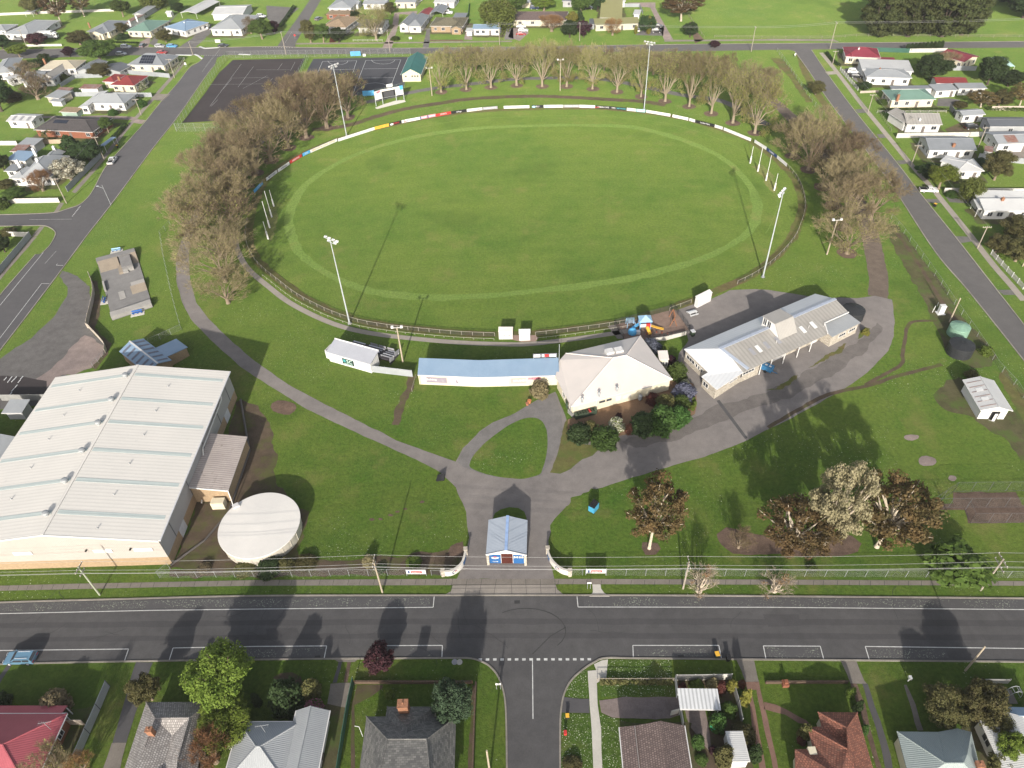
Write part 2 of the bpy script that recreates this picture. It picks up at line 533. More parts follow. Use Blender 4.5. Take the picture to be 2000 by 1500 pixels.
# cross road along the top
tr_t=[(-120, 98), (0, 98), (250, 92.5), (400, 93), (540, 91), (600, 93), (800, 94), (1000, 92), (1250, 88), (1410, 86), (1500, 85.3), (2000, 81), (2160, 79.5)]
tr_b=[(-120, 118), (0, 116), (150, 111), (250, 108), (400, 108), (600, 106), (850, 105), (1100, 103), (1400, 99.5), (1500, 97.5), (2000, 93), (2160, 91.5)]
sh('road', gp(tr_t)+gp(tr_b)[::-1], .024, M_ROAD2)
kerb(tr_t[:-1]);
sh('road', gp([(538, 96), (552, 75), (580, 37), (605, 0), (650, -60), (690, -60), (645, -25), (627, 0), (600, 45), (577, 85), (577, 96)]), .028, M_ROAD2)
# street along the right
rs_l=[(1540, 97), (1552, 100), (1580, 139), (1607, 180), (1632, 215), (1700, 305), (1750, 375), (1825, 490), (1890, 567), (2000, 705), (2120, 860)]
rs_r=[(1600, 94), (1585, 98), (1620, 150), (1672, 220), (1750, 316), (1795, 375), (1865, 462), (1947, 567), (2000, 635), (2120, 790)]
sh('road', gp(rs_l)+gp(rs_r)[::-1], .028, M_ROAD2)
kerb(rs_l[1:]);kerb(rs_r[1:])
# footpath in front of the park and the gate apron
sh('footpath', gp([(-120, 1147), (0, 1144), (150, 1140), (312, 1137), (500, 1133), (885, 1130.5), (1085, 1130.5), (1500, 1132), (2000, 1135), (2140, 1137), (2140, 1146), (2000, 1144), (1500, 1142), (1085, 1141), (885, 1143), (500, 1144), (312, 1147), (0, 1154), (-120, 1157)]), .02, M_CONCD)
sh('driveway_apron', gp([(884, 1143.5), (1085, 1141.5), (1088, 1151), (1102, 1162.5), (866, 1163), (881, 1155)]), .03, M_CONC)
b=MB()
for i in range(8):
 x=884+i*28.5
 p, q=G(x, 1131, .034), G(x-(5 if i<4 else-2), 1162, .034)
 b.beam(p, q, .05, .004)
for y in(1142.5, 1149):b.beam(G(880, y, .036), G(1090, y-1, .036), .05, .004)
b.bd('concrete_joint', M_SKID, kind='structure')
sh('footpath', gp([(1157, 1141.5), (1173, 1141.5), (1174, 1150), (1180, 1158), (1191, 1165.5), (1151, 1165.5), (1158, 1157)]), .032, M_CONCP)
b=MB()
rj=random.Random(3)
x=-100
while x<2100:
 if x<880 or x>1090:
  yt=1144-max(0, min(1, x/500))*11 if x<500 else 1133-(1 if x<900 else 0)+max(0, (x-1500)/170)
  b.beam(G(x, yt, .024), G(x-2+(1000-x)*-.002, yt+10, .024), .06, .004)
 x+=rj.uniform(18, 30)
b.bd('footpath_joint', M_SKID, kind='structure')
# internal drives
west=[(918, 935), (880, 900), (775, 852), (690, 810), (600, 762), (540, 730), (470, 690), (400, 635), (370, 590), (357, 545), (357, 500), (368, 455), (378, 420)]
wl=gp([(912, 1080), (916, 1050), (910, 1000), (890, 952), (860, 922), (812, 897), (700, 847), (600, 800), (522, 751), (470, 717), (420, 672), (375, 627), (356, 590), (345, 550), (344, 515), (350, 480), (362, 450), (385, 400), (420, 345), (460, 305), (510, 270), (555, 245), (600, 228)])
wr=gp([(608, 234), (560, 252), (520, 275), (470, 312), (432, 352), (398, 405), (376, 455), (369, 500), (371, 547), (383, 590), (405, 620), (440, 655), (497, 705), (562, 750), (625, 785), (685, 815), (775, 860), (860, 892), (890, 902)])
east_low=[(1072, 1055), (1082, 1020), (1105, 990), (1135, 970), (1165, 955), (1225, 936), (1315, 909), (1375, 892), (1462, 860), (1482, 847), (1550, 815), (1600, 787), (1665, 750), (1700, 722), (1735, 685), (1745, 657), (1747, 625), (1743, 585)]
east_top=[(1708, 578), (1675, 582), (1640, 581), (1600, 583), (1550, 574), (1500, 566), (1475, 565), (1425, 567), (1390, 584), (1357, 590), (1317, 606), (1335, 640), (1345, 665), (1325, 690), (1322, 720), (1340, 745), (1355, 790), (1357, 808), (1340, 819), (1300, 833), (1268, 840), (1205, 852), (1165, 862), (1130, 862), (1112, 845), (1107, 817)]
loop=[(1085, 765), (1067, 772), (1030, 792), (1000, 810), (962, 825), (937, 842), (905, 875), (890, 902)]
drive=gp(east_low)+gp(east_top)+gp(loop)+wr[::-1][1:]+wl[::-1]+gp([(906, 1090), (893, 1131), (1083, 1131), (1073, 1090)])
sh('driveway', wob(drive, .18, 1.2, 1), .014, M_DRIVE)
tear=gp([(1000, 827), (1032, 816), (1055, 820), (1066, 835), (1070, 857), (1067, 890), (1060, 915), (1053, 927), (1025, 935), (1000, 934), (970, 931), (945, 925), (922, 915), (917, 907), (925, 890), (950, 863), (975, 843)])
sh('gravel_path', wob(gp([(1085, 766), (1067, 773), (1030, 793), (1000, 811), (962, 827), (937, 844), (908, 875), (893, 902), (905, 912), (920, 918), (945, 926), (970, 931), (1000, 934), (1025, 935), (1053, 930), (1075, 905), (1093, 870), (1098, 840), (1095, 800)]), .2, 1.2, 2), .020, M_GRAVEL)
sh('grass_island', wob(spn(tear, 4, True), .12, .8, 3), .028, M_LAWN)
sh('gravel_verge', wob(gp([(1098, 835), (1106, 818), (1112, 850), (1140, 868), (1185, 868), (1165, 885), (1130, 905), (1095, 925), (1075, 925), (1090, 890)]), .5, 1, 4), .024, M_EDGE)
sh('gravel_verge', wob(gp([(1210, 862), (1300, 842), (1375, 808), (1395, 790), (1450, 780), (1520, 757), (1600, 712), (1680, 664), (1712, 632), (1724, 640), (1690, 685), (1620, 735), (1540, 775), (1470, 800), (1420, 815), (1370, 842), (1310, 862), (1240, 875)]), .8, 1, 5), .024, asp('drive_worn', (.135, .122, .116), (.11, .10, .096), .9, .4))
for i, q in enumerate(([(1500, 762), (1535, 744), (1560, 730), (1555, 742), (1525, 757)], [(1580, 718), (1620, 692), (1655, 670), (1650, 682), (1610, 706)], [(1672, 660), (1690, 640), (1700, 642), (1690, 656)])):sh('weedy_verge', wob(gp(q), .7, .5, 6+i), .030, M_EDGE)
sh('drain_strip', gp([(1399, 783), (1405, 781), (1460, 855), (1455, 858)]), .034, M_ROAD)
# dirt track from the drive to the gate in the boards
track=lambda px, w, n='dirt_track', mm=None, z=.012, rg=.4:strip(n, px, w, z, mm or M_DIRT, 6, ragged=rg, seed=len(px))
track([(1714, 580), (1716, 545), (1711, 515), (1706, 490), (1700, 462), (1690, 430), (1676, 395), (1650, 350), (1610, 300), (1575, 260), (1530, 215), (1500, 190), (1470, 170), (1430, 152), (1380, 140)], 4.6, mm=asp('track_brown', (.125, .10, .082), (.095, .076, .062), .8, .5), rg=.12)
track([(610, 253), (650, 250), (690, 242), (740, 226), (790, 213), (850, 203), (920, 193), (1000, 189), (1060, 188), (1130, 191), (1200, 195), (1250, 198), (1300, 205)], 3.0, rg=.3)
track([(715, 200), (760, 190), (800, 181), (850, 172), (920, 164), (1000, 155), (1100, 152), (1180, 155), (1260, 170), (1330, 185), (1400, 195), (1450, 215), (1500, 245)], 3.2, mm=M_GRAVELD, n='gravel_path', rg=.3)
track([(1690, 752), (1720, 735), (1760, 712), (1763, 690), (1768, 660), (1772, 640), (1785, 628), (1830, 626)], .8, z=.016)
track([(1500, 835), (1560, 800), (1620, 770), (1700, 752), (1740, 738), (1790, 725), (1840, 712)], .9, z=.017)
track([(803, 735), (800, 755), (790, 775), (780, 800), (772, 830)], 1.5, z=.015, rg=.7)
track([(1560, 100), (1575, 145), (1605, 195), (1650, 260), (1690, 300)], 3, z=.013, mm=M_EDGE)
# drain and bare ground along the right fence
sh('dirt_verge', wob(gp([(1730, 440), (1752, 440), (1790, 490), (1840, 555), (1880, 620), (1920, 660), (1945, 690), (1940, 720), (1900, 720), (1850, 690), (1828, 640), (1800, 580), (1765, 520), (1742, 478)]), .7, 1, 8), .012, M_WEEDY)
sh('dirt_verge', wob(gp([(1830, 760), (1870, 735), (1890, 745), (1900, 800), (1950, 820), (1990, 800), (2040, 850), (2040, 920), (2000, 900), (1960, 860), (1900, 815), (1850, 800), (1825, 785)]), .8, 1, 9), .012, M_WEEDY)
sh('dirt_verge', wob(gp([(1960, 720), (1985, 745), (2030, 800), (2060, 870), (2000, 830), (1975, 780), (1950, 740)]), .8, 1, 10), .016, M_EDGE)
strip('drain', [(1752, 455), (1790, 510), (1822, 560), (1850, 605), (1880, 640)], 1.0, .02, M_DIRT, 6, ragged=.6)
# hall surrounds: side strip, front mulch bed, west yard
sh('dirt_verge', wob(gp([(463, 780), (500, 790), (522, 820), (535, 870), (538, 930), (560, 970), (603, 1000), (598, 1045), (580, 1075), (590, 1092), (570, 1110), (330, 1112), (345, 1085), (385, 985), (440, 900)]), .9, 1, 11), .012, M_DIRT)
sh('dirt_verge', wob(gp([(330, 1112), (570, 1102), (700, 1090), (800, 1085), (860, 1075), (905, 1062), (908, 1100), (885, 1120), (800, 1124), (330, 1127)]), .8, 1, 12), .016, M_DIRT)
sh('carpark', wob(gp([(115, 540), (122, 528), (150, 540), (175, 560), (180, 590), (176, 640), (205, 670), (208, 690), (182, 718), (130, 730), (100, 790), (0, 800), (-200, 860), (-200, 800), (0, 700), (60, 660), (105, 620), (130, 580), (132, 560)]), .4, 1.2, 13), .020, M_GRAVELD)
sh('carpark', wob(gp([(160, 655), (205, 672), (207, 692), (180, 720), (120, 735), (60, 780), (40, 770), (100, 720), (140, 680)]), 1.0, 1.2, 14), .026, M_PINKG)
sh('carpark', wob(gp([(-60, 730), (40, 735), (90, 745), (90, 775), (-60, 775)]), .8, 1.2, 15), .028, M_COURT)
sh('dirt_verge', wob(gp([(180, 548), (192, 548), (196, 590), (192, 625), (184, 640), (200, 655), (215, 672), (212, 690), (190, 720), (180, 718), (205, 690), (203, 670), (172, 640), (180, 590)]), .4, .8, 16), .030, M_DIRT)
# oval
bound=[(481, 470), (484, 430), (493, 395), (512, 357), (545, 325), (590, 298), (660, 270.5), (760, 244), (900, 219), (1035, 211.5), (1160, 210), (1260, 218.5), (1340, 231), (1420, 255), (1480, 281), (1534, 324), (1560, 357), (1572, 400), (1563, 440), (1545, 475), (1500, 520), (1440, 555), (1320, 603), (1230, 630), (1060, 654), (980, 657), (850, 650), (700, 630), (600, 590), (540, 548), (500, 512)]
BOUND=spn(gp(bound), 8, True)
def inset(P, d):
 out=[]
 n=len(P)
 for i in range(n):
  t=P[(i+1)%n]-P[i-1];t.z=0;t.normalize()
  out.append(P[i]+Vector((t.y, -t.x, 0))*d)
 return out
ctr=sum(BOUND, Vector())/len(BOUND)
sgn=1 if((inset(BOUND, 1)[0]-ctr).length<(BOUND[0]-ctr).length)else-1
sh('boundary_strip', wob(inset(BOUND, -sgn*.6), .35, 1.5, 20), .016, M_EDGE)
sh('oval', wob(inset(BOUND, sgn*2.0), .45, 1.5, 21), .024, M_OVAL)
band=[(565, 440), (574, 392), (617, 345), (700, 300), (800, 270), (900, 254), (1000, 247), (1150, 245), (1250, 251), (1350, 280), (1420, 315), (1468, 368), (1479, 410), (1468, 445), (1430, 477), (1350, 513), (1230, 544), (1100, 562), (960, 577), (850, 581), (760, 574), (690, 558), (620, 523), (582, 487)]
BAND=spn(gp(band), 6, True)
strip('mown_band', BAND+BAND[:1], lambda t:2.5+.4*math.sin(t*40), .030, M_BAND, 1, world=True, ragged=.5)
LINE=inset(BOUND, sgn*7.5)
k0=int(len(LINE)*.23)
strip('faded_boundary_line', LINE[k0:k0+95], .25, .034, M_BAND, 1, world=True, ragged=.5)
# skate slab and netball courts
def quads(name, items, z, m_):
 b=MB()
 for it in items:b.poly([(*G(x, y)[:2], z)for x, y in it])
 return b.bd(name, m_, kind='structure')
sh('netball_court', gp([(455, 117), (596, 114), (578, 150), (555, 190), (530, 230), (355, 240), (365, 228), (402, 180), (428, 142)]), .016, M_COURT)
sh('netball_court', gp([(612, 115), (800, 111), (795, 135), (790, 165), (782, 178), (640, 192), (575, 197), (590, 155)]), .016, M_COURT2)
def lines(name, segs, w, z, m_):
 b=MB()
 for s in segs:
  P=[G(x, y, z)for x, y in s]
  for p, q in zip(P, P[1:]):b.beam(p, q, w, .006)
 return b.bd(name, m_, kind='structure')
v1=V[1]
arc=lambda cx, cy, rx, ry, a0, a1, n=10:[v1(cx+rx*math.cos(a0+(a1-a0)*i/n), cy+ry*math.sin(a0+(a1-a0)*i/n))for i in range(n+1)]
lines('court_line', [[v1(858, 473), v1(1132, 466), v1(1080, 605), v1(1020, 760)], [v1(858, 473), v1(795, 633), v1(745, 770)], [v1(842, 538), v1(1105, 535)], [v1(805, 610), v1(1080, 606)], [v1(520, 480), v1(787, 474), v1(745, 600), v1(690, 720)], [v1(520, 480), v1(450, 640)], [v1(485, 548), v1(760, 540)], [v1(430, 625), v1(735, 615)], arc(993, 468, 90, 32, 0, math.pi), arc(640, 476, 78, 30, 0, math.pi), arc(930, 692, 110, 45, math.pi, 2*math.pi)], .16, .03, M_LINE)
v0=V[0]
lines('court_line_faded', [[v0(1885, 500), v0(1640, 830)], [v0(1810, 615), v0(1745, 695)], [v0(1980, 520), v0(1950, 560), v0(1860, 680)], [v0(2090, 590), v0(1900, 690)], [v0(1700, 780), v0(1650, 830)], [v1(205, 495), v1(170, 545)], [v1(305, 485), v1(270, 550)], [v1(0, 545), v1(270, 545)], [v1(-200, 610), v1(100, 605)], [v1(130, 610), v1(90, 660)], [v1(-380, 660), v1(50, 655)]], .12, .03, M_LINEY)
# road paint
lines('road_marking', [[(-120, 1202), (0, 1198.5), (300, 1192), (500, 1189.5), (846, 1186), (848, 1165)], [(1127, 1165), (1129, 1185.5), (1500, 1186), (2000, 1190.5), (2120, 1192)], [(-120, 1274), (0, 1270.5), (251, 1267.5), (243, 1291)], [(330, 1290.5), (338, 1265.5), (500, 1262.5), (638, 1261.5), (633, 1286)], [(745, 1261), (864, 1260.5), (863, 1285)], [(1237, 1284), (1236, 1260.5), (1404, 1260.5), (1409, 1286)], [(1496, 1287), (1491, 1261.5), (1602, 1262), (1609, 1288)], [(1698, 1289), (1690, 1262.5), (2000, 1266.5), (2120, 1268)], [(1040, 1290), (1041, 1404)], [V[4](0, 885), V[4](340, 470)], [V[4](-300, 1500), V[4](0, 1140), V[4](325, 715), V[4](385, 716)], [V[4](495, 574), V[4](440, 572), V[4](448, 560)]], .13, .032, M_LINE)
b=MB()
for i in range(16):
 x=938+i*14.2
 b.beam(G(x-3.4, 1288-i*.03, .034), G(x+3.4, 1288-i*.03, .034), .35, .006)
for i in range(8):
 p0, p1=V[4](565, 190), V[4](632, 105);p=(p0[0]+(p1[0]-p0[0])*i/8, p0[1]+(p1[1]-p0[1])*i/8)
 b.beam(G(*p, .03), G(p[0]+1, p[1]-1.5, .03), .3, .006)
for i in range(12):
 b.beam(G(512+i*5.2, 92.4+i*.05, .036), G(514.5+i*5.2, 92.4+i*.05, .036), .3, .006)
 b.beam(G(393+i*4.4, 108, .036), G(395.4+i*4.4, 108, .036), .3, .006)
b.bd('road_marking', M_LINE, kind='structure')
lines('road_marking_worn', [[V[4](230, 215), V[4](560, 212)], [V[4](350, 560), V[4](440, 460)], [(430, 95), (395, 140)], [(553, 90), (570, 62)], [V[0](1600, 525), V[0](1665, 440)]], .12, .038, M_LINEY)
lines('tyre_mark', [[(1000+27+78*math.cos(a), 1233+45*math.sin(a))for a in[i*.22-2.2 for i in range(14)]], [V[14](160, 610), V[14](300, 470), V[14](420, 400)]], .14, .026, M_SKID)
# worn wheel paths and loose chips on the main road
M_WORN=asp('road_worn', (.084, .082, .084), (.068, .067, .069), .8, .25)
M_DARKB=asp('road_dark_patch', (.068, .066, .069), (.056, .055, .058), .8, .25)
def chips():
 mt, t, b, tc=_base('loose_chips')
 o=tc.outputs['Object']
 n=_math(t, 'MULTIPLY', _ramp(t, _noise(t, o, 4.0, 3, .6), .56, .64), _ramp(t, _noise(t, o, .3, 4, .6), .42, .6))
 t.links.new(_mix(t, n, (.070, .068, .071), (.26, .28, .22)), b.inputs['Base Color'])
 b.inputs['Roughness'].default_value=.95
 return mt
M_CHIP=chips()
for y0, y1, w, mm, z in((1211, 1206, .9, M_WORN, .0225), (1219, 1214, 1.0, M_DARKB, .0228), (1237, 1231, .8, M_WORN, .0225), (1247, 1242, .9, M_DARKB, .0228)):
 strip('worn_lane', [(-150, y0+4), (300, y0), (800, y1), (1200, y1), (1600, y1+1), (2150, y1+5)], w, z, mm, 12, ragged=.5, seed=y0)
for pts in([(-100, 1190), (300, 1180), (600, 1177), (840, 1175)], [(1140, 1175), (1500, 1176), (2100, 1181)], [(370, 1277), (630, 1274)], [(755, 1273), (858, 1272)], [(1245, 1272), (1400, 1273)], [(1500, 1275), (1600, 1275)], [(1700, 1276), (1850, 1277)]):
 strip('loose_chips', pts, 1.5, .026, M_CHIP, 12, ragged=.3, seed=len(pts))
b=MB();rr=random.Random(9)
for i in range(26):
 x, y=rr.uniform(-50, 2050), rr.uniform(1196, 1262);p=G(x, y, .029)
 a=rr.choice((0, 1.57))+rr.uniform(-.4, .4)
 for k in range(rr.randint(3, 8)):
  q=p+Vector((math.cos(a), math.sin(a), 0))*.9;b.beam(p, q, .05, .004);p=q;a+=rr.uniform(-.5, .5)
b.bd('road_crack', M_SKID, kind='structure')
for x, y in((1010, 1176), (620, 1284), (1330, 1283)):
 c=G(x, y);sh('drain_grate', [c+Vector((dx, dy, 0))for dx, dy in((-.45, -.3), (.45, -.3), (.45, .3), (-.45, .3))], .034, M_SKID)
sh('road_patch', wob(gp([(1490, 1200), (1560, 1200), (1565, 1222), (1500, 1224)]), .1, 1, 3), .0235, M_DARKB)
sh('road_patch', wob(gp([(520, 1228), (580, 1226), (585, 1240), (522, 1243)]), .1, 1, 4), .0235, M_DARKB)
M_WORNT=grass('grass_worn', (.105, .118, .042), (.095, .12, .034), (.15, .135, .06), straw=.9)
for i, q in enumerate(([(1470, 326), (1490, 322), (1512, 345), (1522, 372), (1508, 376), (1490, 352)], [(522, 404), (540, 402), (540, 440), (530, 470), (515, 468), (520, 430)])):
 sh('worn_turf', wob(gp(q), 1.1, .8, 80+i), .033, M_WORNT)
 # ------------------------------------------------------------------ building kit
def rfm(name, c, c2=None, p=.25, s=.25, dirt=None, rough=.6):return mat(name, c, c2, .25, rough, .35, stripe=(p, s, .03), dirt=dirt, fine=.1)
RM=dict(white=rfm('roof_white_metal', (0.562, 0.562, 0.554), (0.499, 0.499, 0.499)), cream=rfm('roof_cream_metal', (0.48, 0.432, 0.336), (0.416, 0.368, 0.288)), pale=rfm('roof_pale_grey_metal', (0.34, 0.354, 0.367), (0.292, 0.306, 0.32)), grey=rfm('roof_grey_metal', (0.231, 0.245, 0.265), (0.19, 0.204, 0.218)), dgrey=rfm('roof_dark_grey_metal', (.13, .14, .155), (.105, .11, .12)), green=rfm('roof_green_metal', (0.16, 0.264, 0.216), (0.136, 0.224, 0.184)), teal=rfm('roof_teal_metal', (0.045, 0.18, 0.162), (0.036, 0.149, 0.135)), blue=rfm('roof_blue_metal', (0.238, 0.331, 0.446), (0.202, 0.295, 0.41)), red=rfm('roof_red_metal', (0.24, 0.0413, 0.0413), (0.195, 0.0338, 0.0338), dirt=((.24, .15, .13), .6, .62)), maroon=rfm('roof_maroon_metal', (0.24, 0.04, 0.06), (0.2, 0.032, 0.048)), pink=rfm('roof_pink_red_metal', (0.36, 0.0864, 0.108), (0.302, 0.0684, 0.0864), p=.22), rust=rfm('roof_rusty_metal', (0.23, 0.102, 0.0723), (0.34, 0.315, 0.297), dirt=((.22, .07, .035), 1.5, .5)), olive=rfm('roof_olive_metal', (0.32, 0.304, 0.128), (0.288, 0.272, 0.112)), asb=rfm('roof_fibre_cement', (0.336, 0.32, 0.296), (0.272, 0.256, 0.236), p=.95, s=.28, dirt=((.25, .235, .22), .8, .6)), tileg=mat('roof_grey_tile', (.19, .185, .18), (.14, .135, .13), .6, .9, .1, tile=(.33, .36, .035, .35), dirt=((.28, .275, .25), 2.5, .60)), tilew=mat('roof_weathered_tile', (.36, .34, .325), (.27, .245, .235), .5, .9, .1, tile=(.30, .34, .05, .28), dirt=((.19, .13, .12), .7, .6)), tileb=mat('roof_brown_tile', (.19, .145, .135), (.15, .115, .11), .5, .9, .1, tile=(.30, .34, .05, .3), dirt=((.24, .21, .18), 1.2, .58)), tileo=mat('roof_orange_tile', (.30, .128, .088), (.19, .098, .08), 1.6, .9, .1, tile=(.30, .34, .04, .35), dirt=((.38, .27, .20), 2.2, .54)), tilec=mat('roof_tan_tile', (.36, .27, .18), (.30, .22, .15), .5, .9, .1, tile=(.30, .34, .04, .45)), tiled=mat('roof_dark_tile', (.105, .095, .095), (.085, .078, .078), .5, .9, .1, tile=(.30, .34, .04, .45)), slate=mat('roof_slate', (.165, .16, .15), (.115, .115, .115), .8, .9, .12, tile=(.5, .28, .02, .4), dirt=((.27, .26, .215), 1.6, .62)), corr=rfm('roof_white_corrugated', (.62, .63, .64), (.52, .53, .55), p=.55, s=.75), mossy=mat('roof_mossy_tile', (.20, .18, .125), (.15, .14, .10), .6, .9, .1, tile=(.3, .34, .04, .4), dirt=((.26, .24, .17), 2.0, .6)))
WM=dict(white=mat('wall_white_board', (.68, .67, .645), (.60, .59, .57), .4, .7, zline=.2, fine=.04), cream=mat('wall_cream_board', (.66, .60, .455), (.58, .53, .40), .4, .7, zline=.2, fine=.04), grey=mat('wall_grey_board', (.40, .40, .40), (.35, .35, .35), .4, .7, zline=.2, fine=.05), brick=mat('wall_red_brick', (.22, .09, .055), (.17, .07, .045), .8, .9, .1, tile=(.24, .086, .012, 1.4)), tan=mat('wall_tan_brick', (.32, .235, .15), (.27, .195, .125), .8, .9, .1, tile=(.24, .086, .012, 1.2)), block=mat('wall_block', (.42, .38, .32), (.36, .32, .27), .6, .9, .1, tile=(.4, .2, .015, .8)), metal=mat('wall_grey_metal', (.36, .37, .38), (.32, .33, .34), .4, .6, stripe=(.2, .2, .02)), green=mat('wall_green_board', (.30, .40, .33), (.26, .35, .29), .4, .7, zline=.2))
M_TRIM=mat('white_trim', (.64, .63, .615), (.55, .54, .53), .8, .6, fine=.03)
M_TRIMD=mat('dark_trim', (.12, .12, .13), fine=.05)
M_GLASS=mat('window_glass', (.030, .034, .040), (.05, .055, .065), .6, .08, .7, fine=0)
M_DOOR=mat('door_paint', (.16, .14, .13), (.13, .11, .10), 1, .5)
M_BRICKC=mat('chimney_brick', (.27, .135, .08), (.20, .10, .065), 1.5, .9, .1, tile=(.24, .086, .012, 1.3))
M_SOLAR=mat('solar_glass', (.018, .021, .032), (.024, .028, .042), .8, .15, .6, fine=0)
M_GALV=mat('galvanised_steel', (.30, .315, .325), (.25, .265, .275), 2, .45, .5, fine=.05)
M_STEEL=mat('painted_steel', (.40, .43, .44), (.35, .38, .39), 1, .5, fine=.03)
class Blk:pass
def block(A, B, C, z, typ, rise, oh=.45, t=.16, zb=0, solid=True):
 a, b2, c=G(*A, z), G(*B, z), G(*C, z)
 u=(b2-a);u.z=0;w=u.length;u.normalize()
 v=Vector((-u.y, u.x, 0))
 d=(c-b2).dot(v)
 if d<0:a=a+v*d;d=-d
 k=Blk()
 k.a, k.u, k.v, k.w, k.d, k.z, k.typ, k.rise, k.oh, k.t, k.zb=a, u, v, w, d, z, typ, rise, oh, t, zb
 def h(s, q):
  if typ=='gu':f=1-abs(q-d/2)/(d/2)
  elif typ=='gv':f=1-abs(s-w/2)/(w/2)
  elif typ=='hip':f=min(s, w-s, q, d-q)/(min(w, d)/2)
  elif typ=='skb':f=q/d
  elif typ=='skf':f=1-q/d
  elif typ=='skl':f=1-s/w
  elif typ=='skr':f=s/w
  else:f=0
  return z+rise*f
 k.h=h
 k.p=lambda s, q, zz=None:Vector((a.x+u.x*s+v.x*q, a.y+u.y*s+v.y*q, h(s, q)if zz is None else zz))
 P=k.p
 k.ridges=[]
 if typ=='gu':
  r0, r1=P(0, d/2), P(w, d/2)
  k.polys=[(P(0, 0), P(w, 0), r1, r0), (P(w, d), P(0, d), r0, r1)];k.ridges=[(r0, r1)]
 elif typ=='gv':
  r0, r1=P(w/2, 0), P(w/2, d)
  k.polys=[(P(0, d), P(0, 0), r0, r1), (P(w, 0), P(w, d), r1, r0)];k.ridges=[(r0, r1)]
 elif typ=='hip':
  c0, c1, c2, c3=P(0, 0), P(w, 0), P(w, d), P(0, d)
  if w>=d:r0, r1=P(d/2, d/2), P(w-d/2, d/2);k.polys=[(c0, c1, r1, r0), (c1, c2, r1), (c2, c3, r0, r1), (c3, c0, r0)];k.ridges=[(c0, r0), (c3, r0), (c1, r1), (c2, r1)]
  else:r0, r1=P(w/2, w/2), P(w/2, d-w/2);k.polys=[(c0, c1, r0), (c1, c2, r1, r0), (c2, c3, r1), (c3, c0, r0, r1)];k.ridges=[(c0, r0), (c1, r0), (c2, r1), (c3, r1)]
  if abs(w-d)>.3:k.ridges.append((r0, r1))
  else:k.polys=[tuple(p for i, p in enumerate(pl)if i==0 or(p-pl[i-1]).length>.02)for pl in k.polys]
 else:k.polys=[(P(0, 0), P(w, 0), P(w, d), P(0, d))]
 # walls
 i0, i1, j0, j1=oh, w-oh, oh, d-oh
 cs=[(i0, j0), (i1, j0), (i1, j1), (i0, j1)]
 k.sides=[]
 ww=[]
 for n in range(4):
  s0, s1=cs[n], cs[(n+1)%4]
  p0, p1=P(*s0, zb), P(*s1, zb)
  t0, t1=P(*s0), P(*s1)
  t0.z-=t*.7;t1.z-=t*.7
  pl=[p0, p1, t1]
  mid=None
  if(typ=='gu' and n in(1, 3))or(typ=='gv' and n in(0, 2)):
   mid=P((s0[0]+s1[0])/2, (s0[1]+s1[1])/2);mid.z-=t*.7
   pl.append(mid)
  pl.append(t0)
  ww.append(pl)
  nr=Vector(((p1-p0).y, -(p1-p0).x, 0)).normalized()
  k.sides.append((p0, p1, min(t0.z, t1.z)-zb, nr))
 k.walls=ww
 return k
def facing(p0, p1, nr, lim=.12):
 c=(p0+p1)/2
 d=CAM-c;d.z=0;d.normalize()
 return nr.dot(d)>lim
def wdw(root, p, along, nr, w, h, sill, fm=None, pm=None, name='window', bars=1):
 fm=fm or M_TRIM;pm=pm or M_GLASS
 along=Vector(along).normalized()
 c=Vector((p.x, p.y, p.z+sill))+nr*.03
 fb=MB()
 L, Rr=c-along*w/2, c+along*w/2
 U=Vector((0, 0, h))
 f=.09
 for q, r in((L, Rr), (L+U, Rr+U)):fb.beam(q-along*f/2, r+along*f/2, .08, f)
 for q in(L, Rr):fb.beam(q+Vector((0, 0, f/2)), q+U-Vector((0, 0, f/2)), f, .08)
 for i in range(bars):
  q=L+along*w*(i+1)/(bars+1)
  fb.beam(q+Vector((0, 0, f/2)), q+U-Vector((0, 0, f/2)), .05, .06)
 fo=fb.bd(name, fm, root)
 pb=MB()
 e=nr*.012
 pb.poly((L-e, Rr-e, Rr+U-e, L+U-e))
 pb.bd('pane', pm, fo)
 return fo
def door(root, p, along, nr, w=.95, h=2.05, m_=None, name='door'):
 along=Vector(along).normalized()
 b=MB()
 c=p+nr*.03
 b.beam(c-along*w/2+Vector((0, 0, h/2+.03)), c+along*w/2+Vector((0, 0, h/2+.03)), .06, h)
 d=b.bd(name, m_ or M_DOOR, root)
 hb=MB()
 hb.box((c+along*w*.38+nr*.06+Vector((0, 0, 1.0))), (.12, .12, .12))
 hb.bd('handle', M_STEEL, d)
def awin(root, k, rng, fm=None, maxn=4, doors=True, sizes=(1.1, 1.7)):
 dd=doors
 for(p0, p1, H, nr)in k.sides:
  if not facing(p0, p1, nr)or H<1.9:continue
  L=(p1-p0).length
  n=min(maxn, int(L/2.9))
  for i in range(n):
   t=(i+.5+rng.uniform(-.12, .12))/n
   p=p0.lerp(p1, t)
   if dd and i==n//2 and n>1:
    door(root, p, p1-p0, nr);dd=False
   else:wdw(root, p, p1-p0, nr, rng.uniform(*sizes), min(1.25, H-1.2), .9 if H>2.3 else .7, fm)
def chm(roof_o, x, y, z, h=1.4, w=.65, m_=None, zb=None):
 p=G(x, y, z)
 b=MB()
 b.box((p.x, p.y, z-h-.8), (w, w*.8, h+.8))
 b.box((p.x, p.y, z), (w+.12, w*.8+.12, .12))
 c=b.bd('chimney', m_ or M_BRICKC, roof_o)
 q=MB();q.tube((p.x, p.y, z+.12), (p.x, p.y, z+.42), .13, .11, 8)
 q.bd('chimney_pot', m_ or M_BRICKC, c)
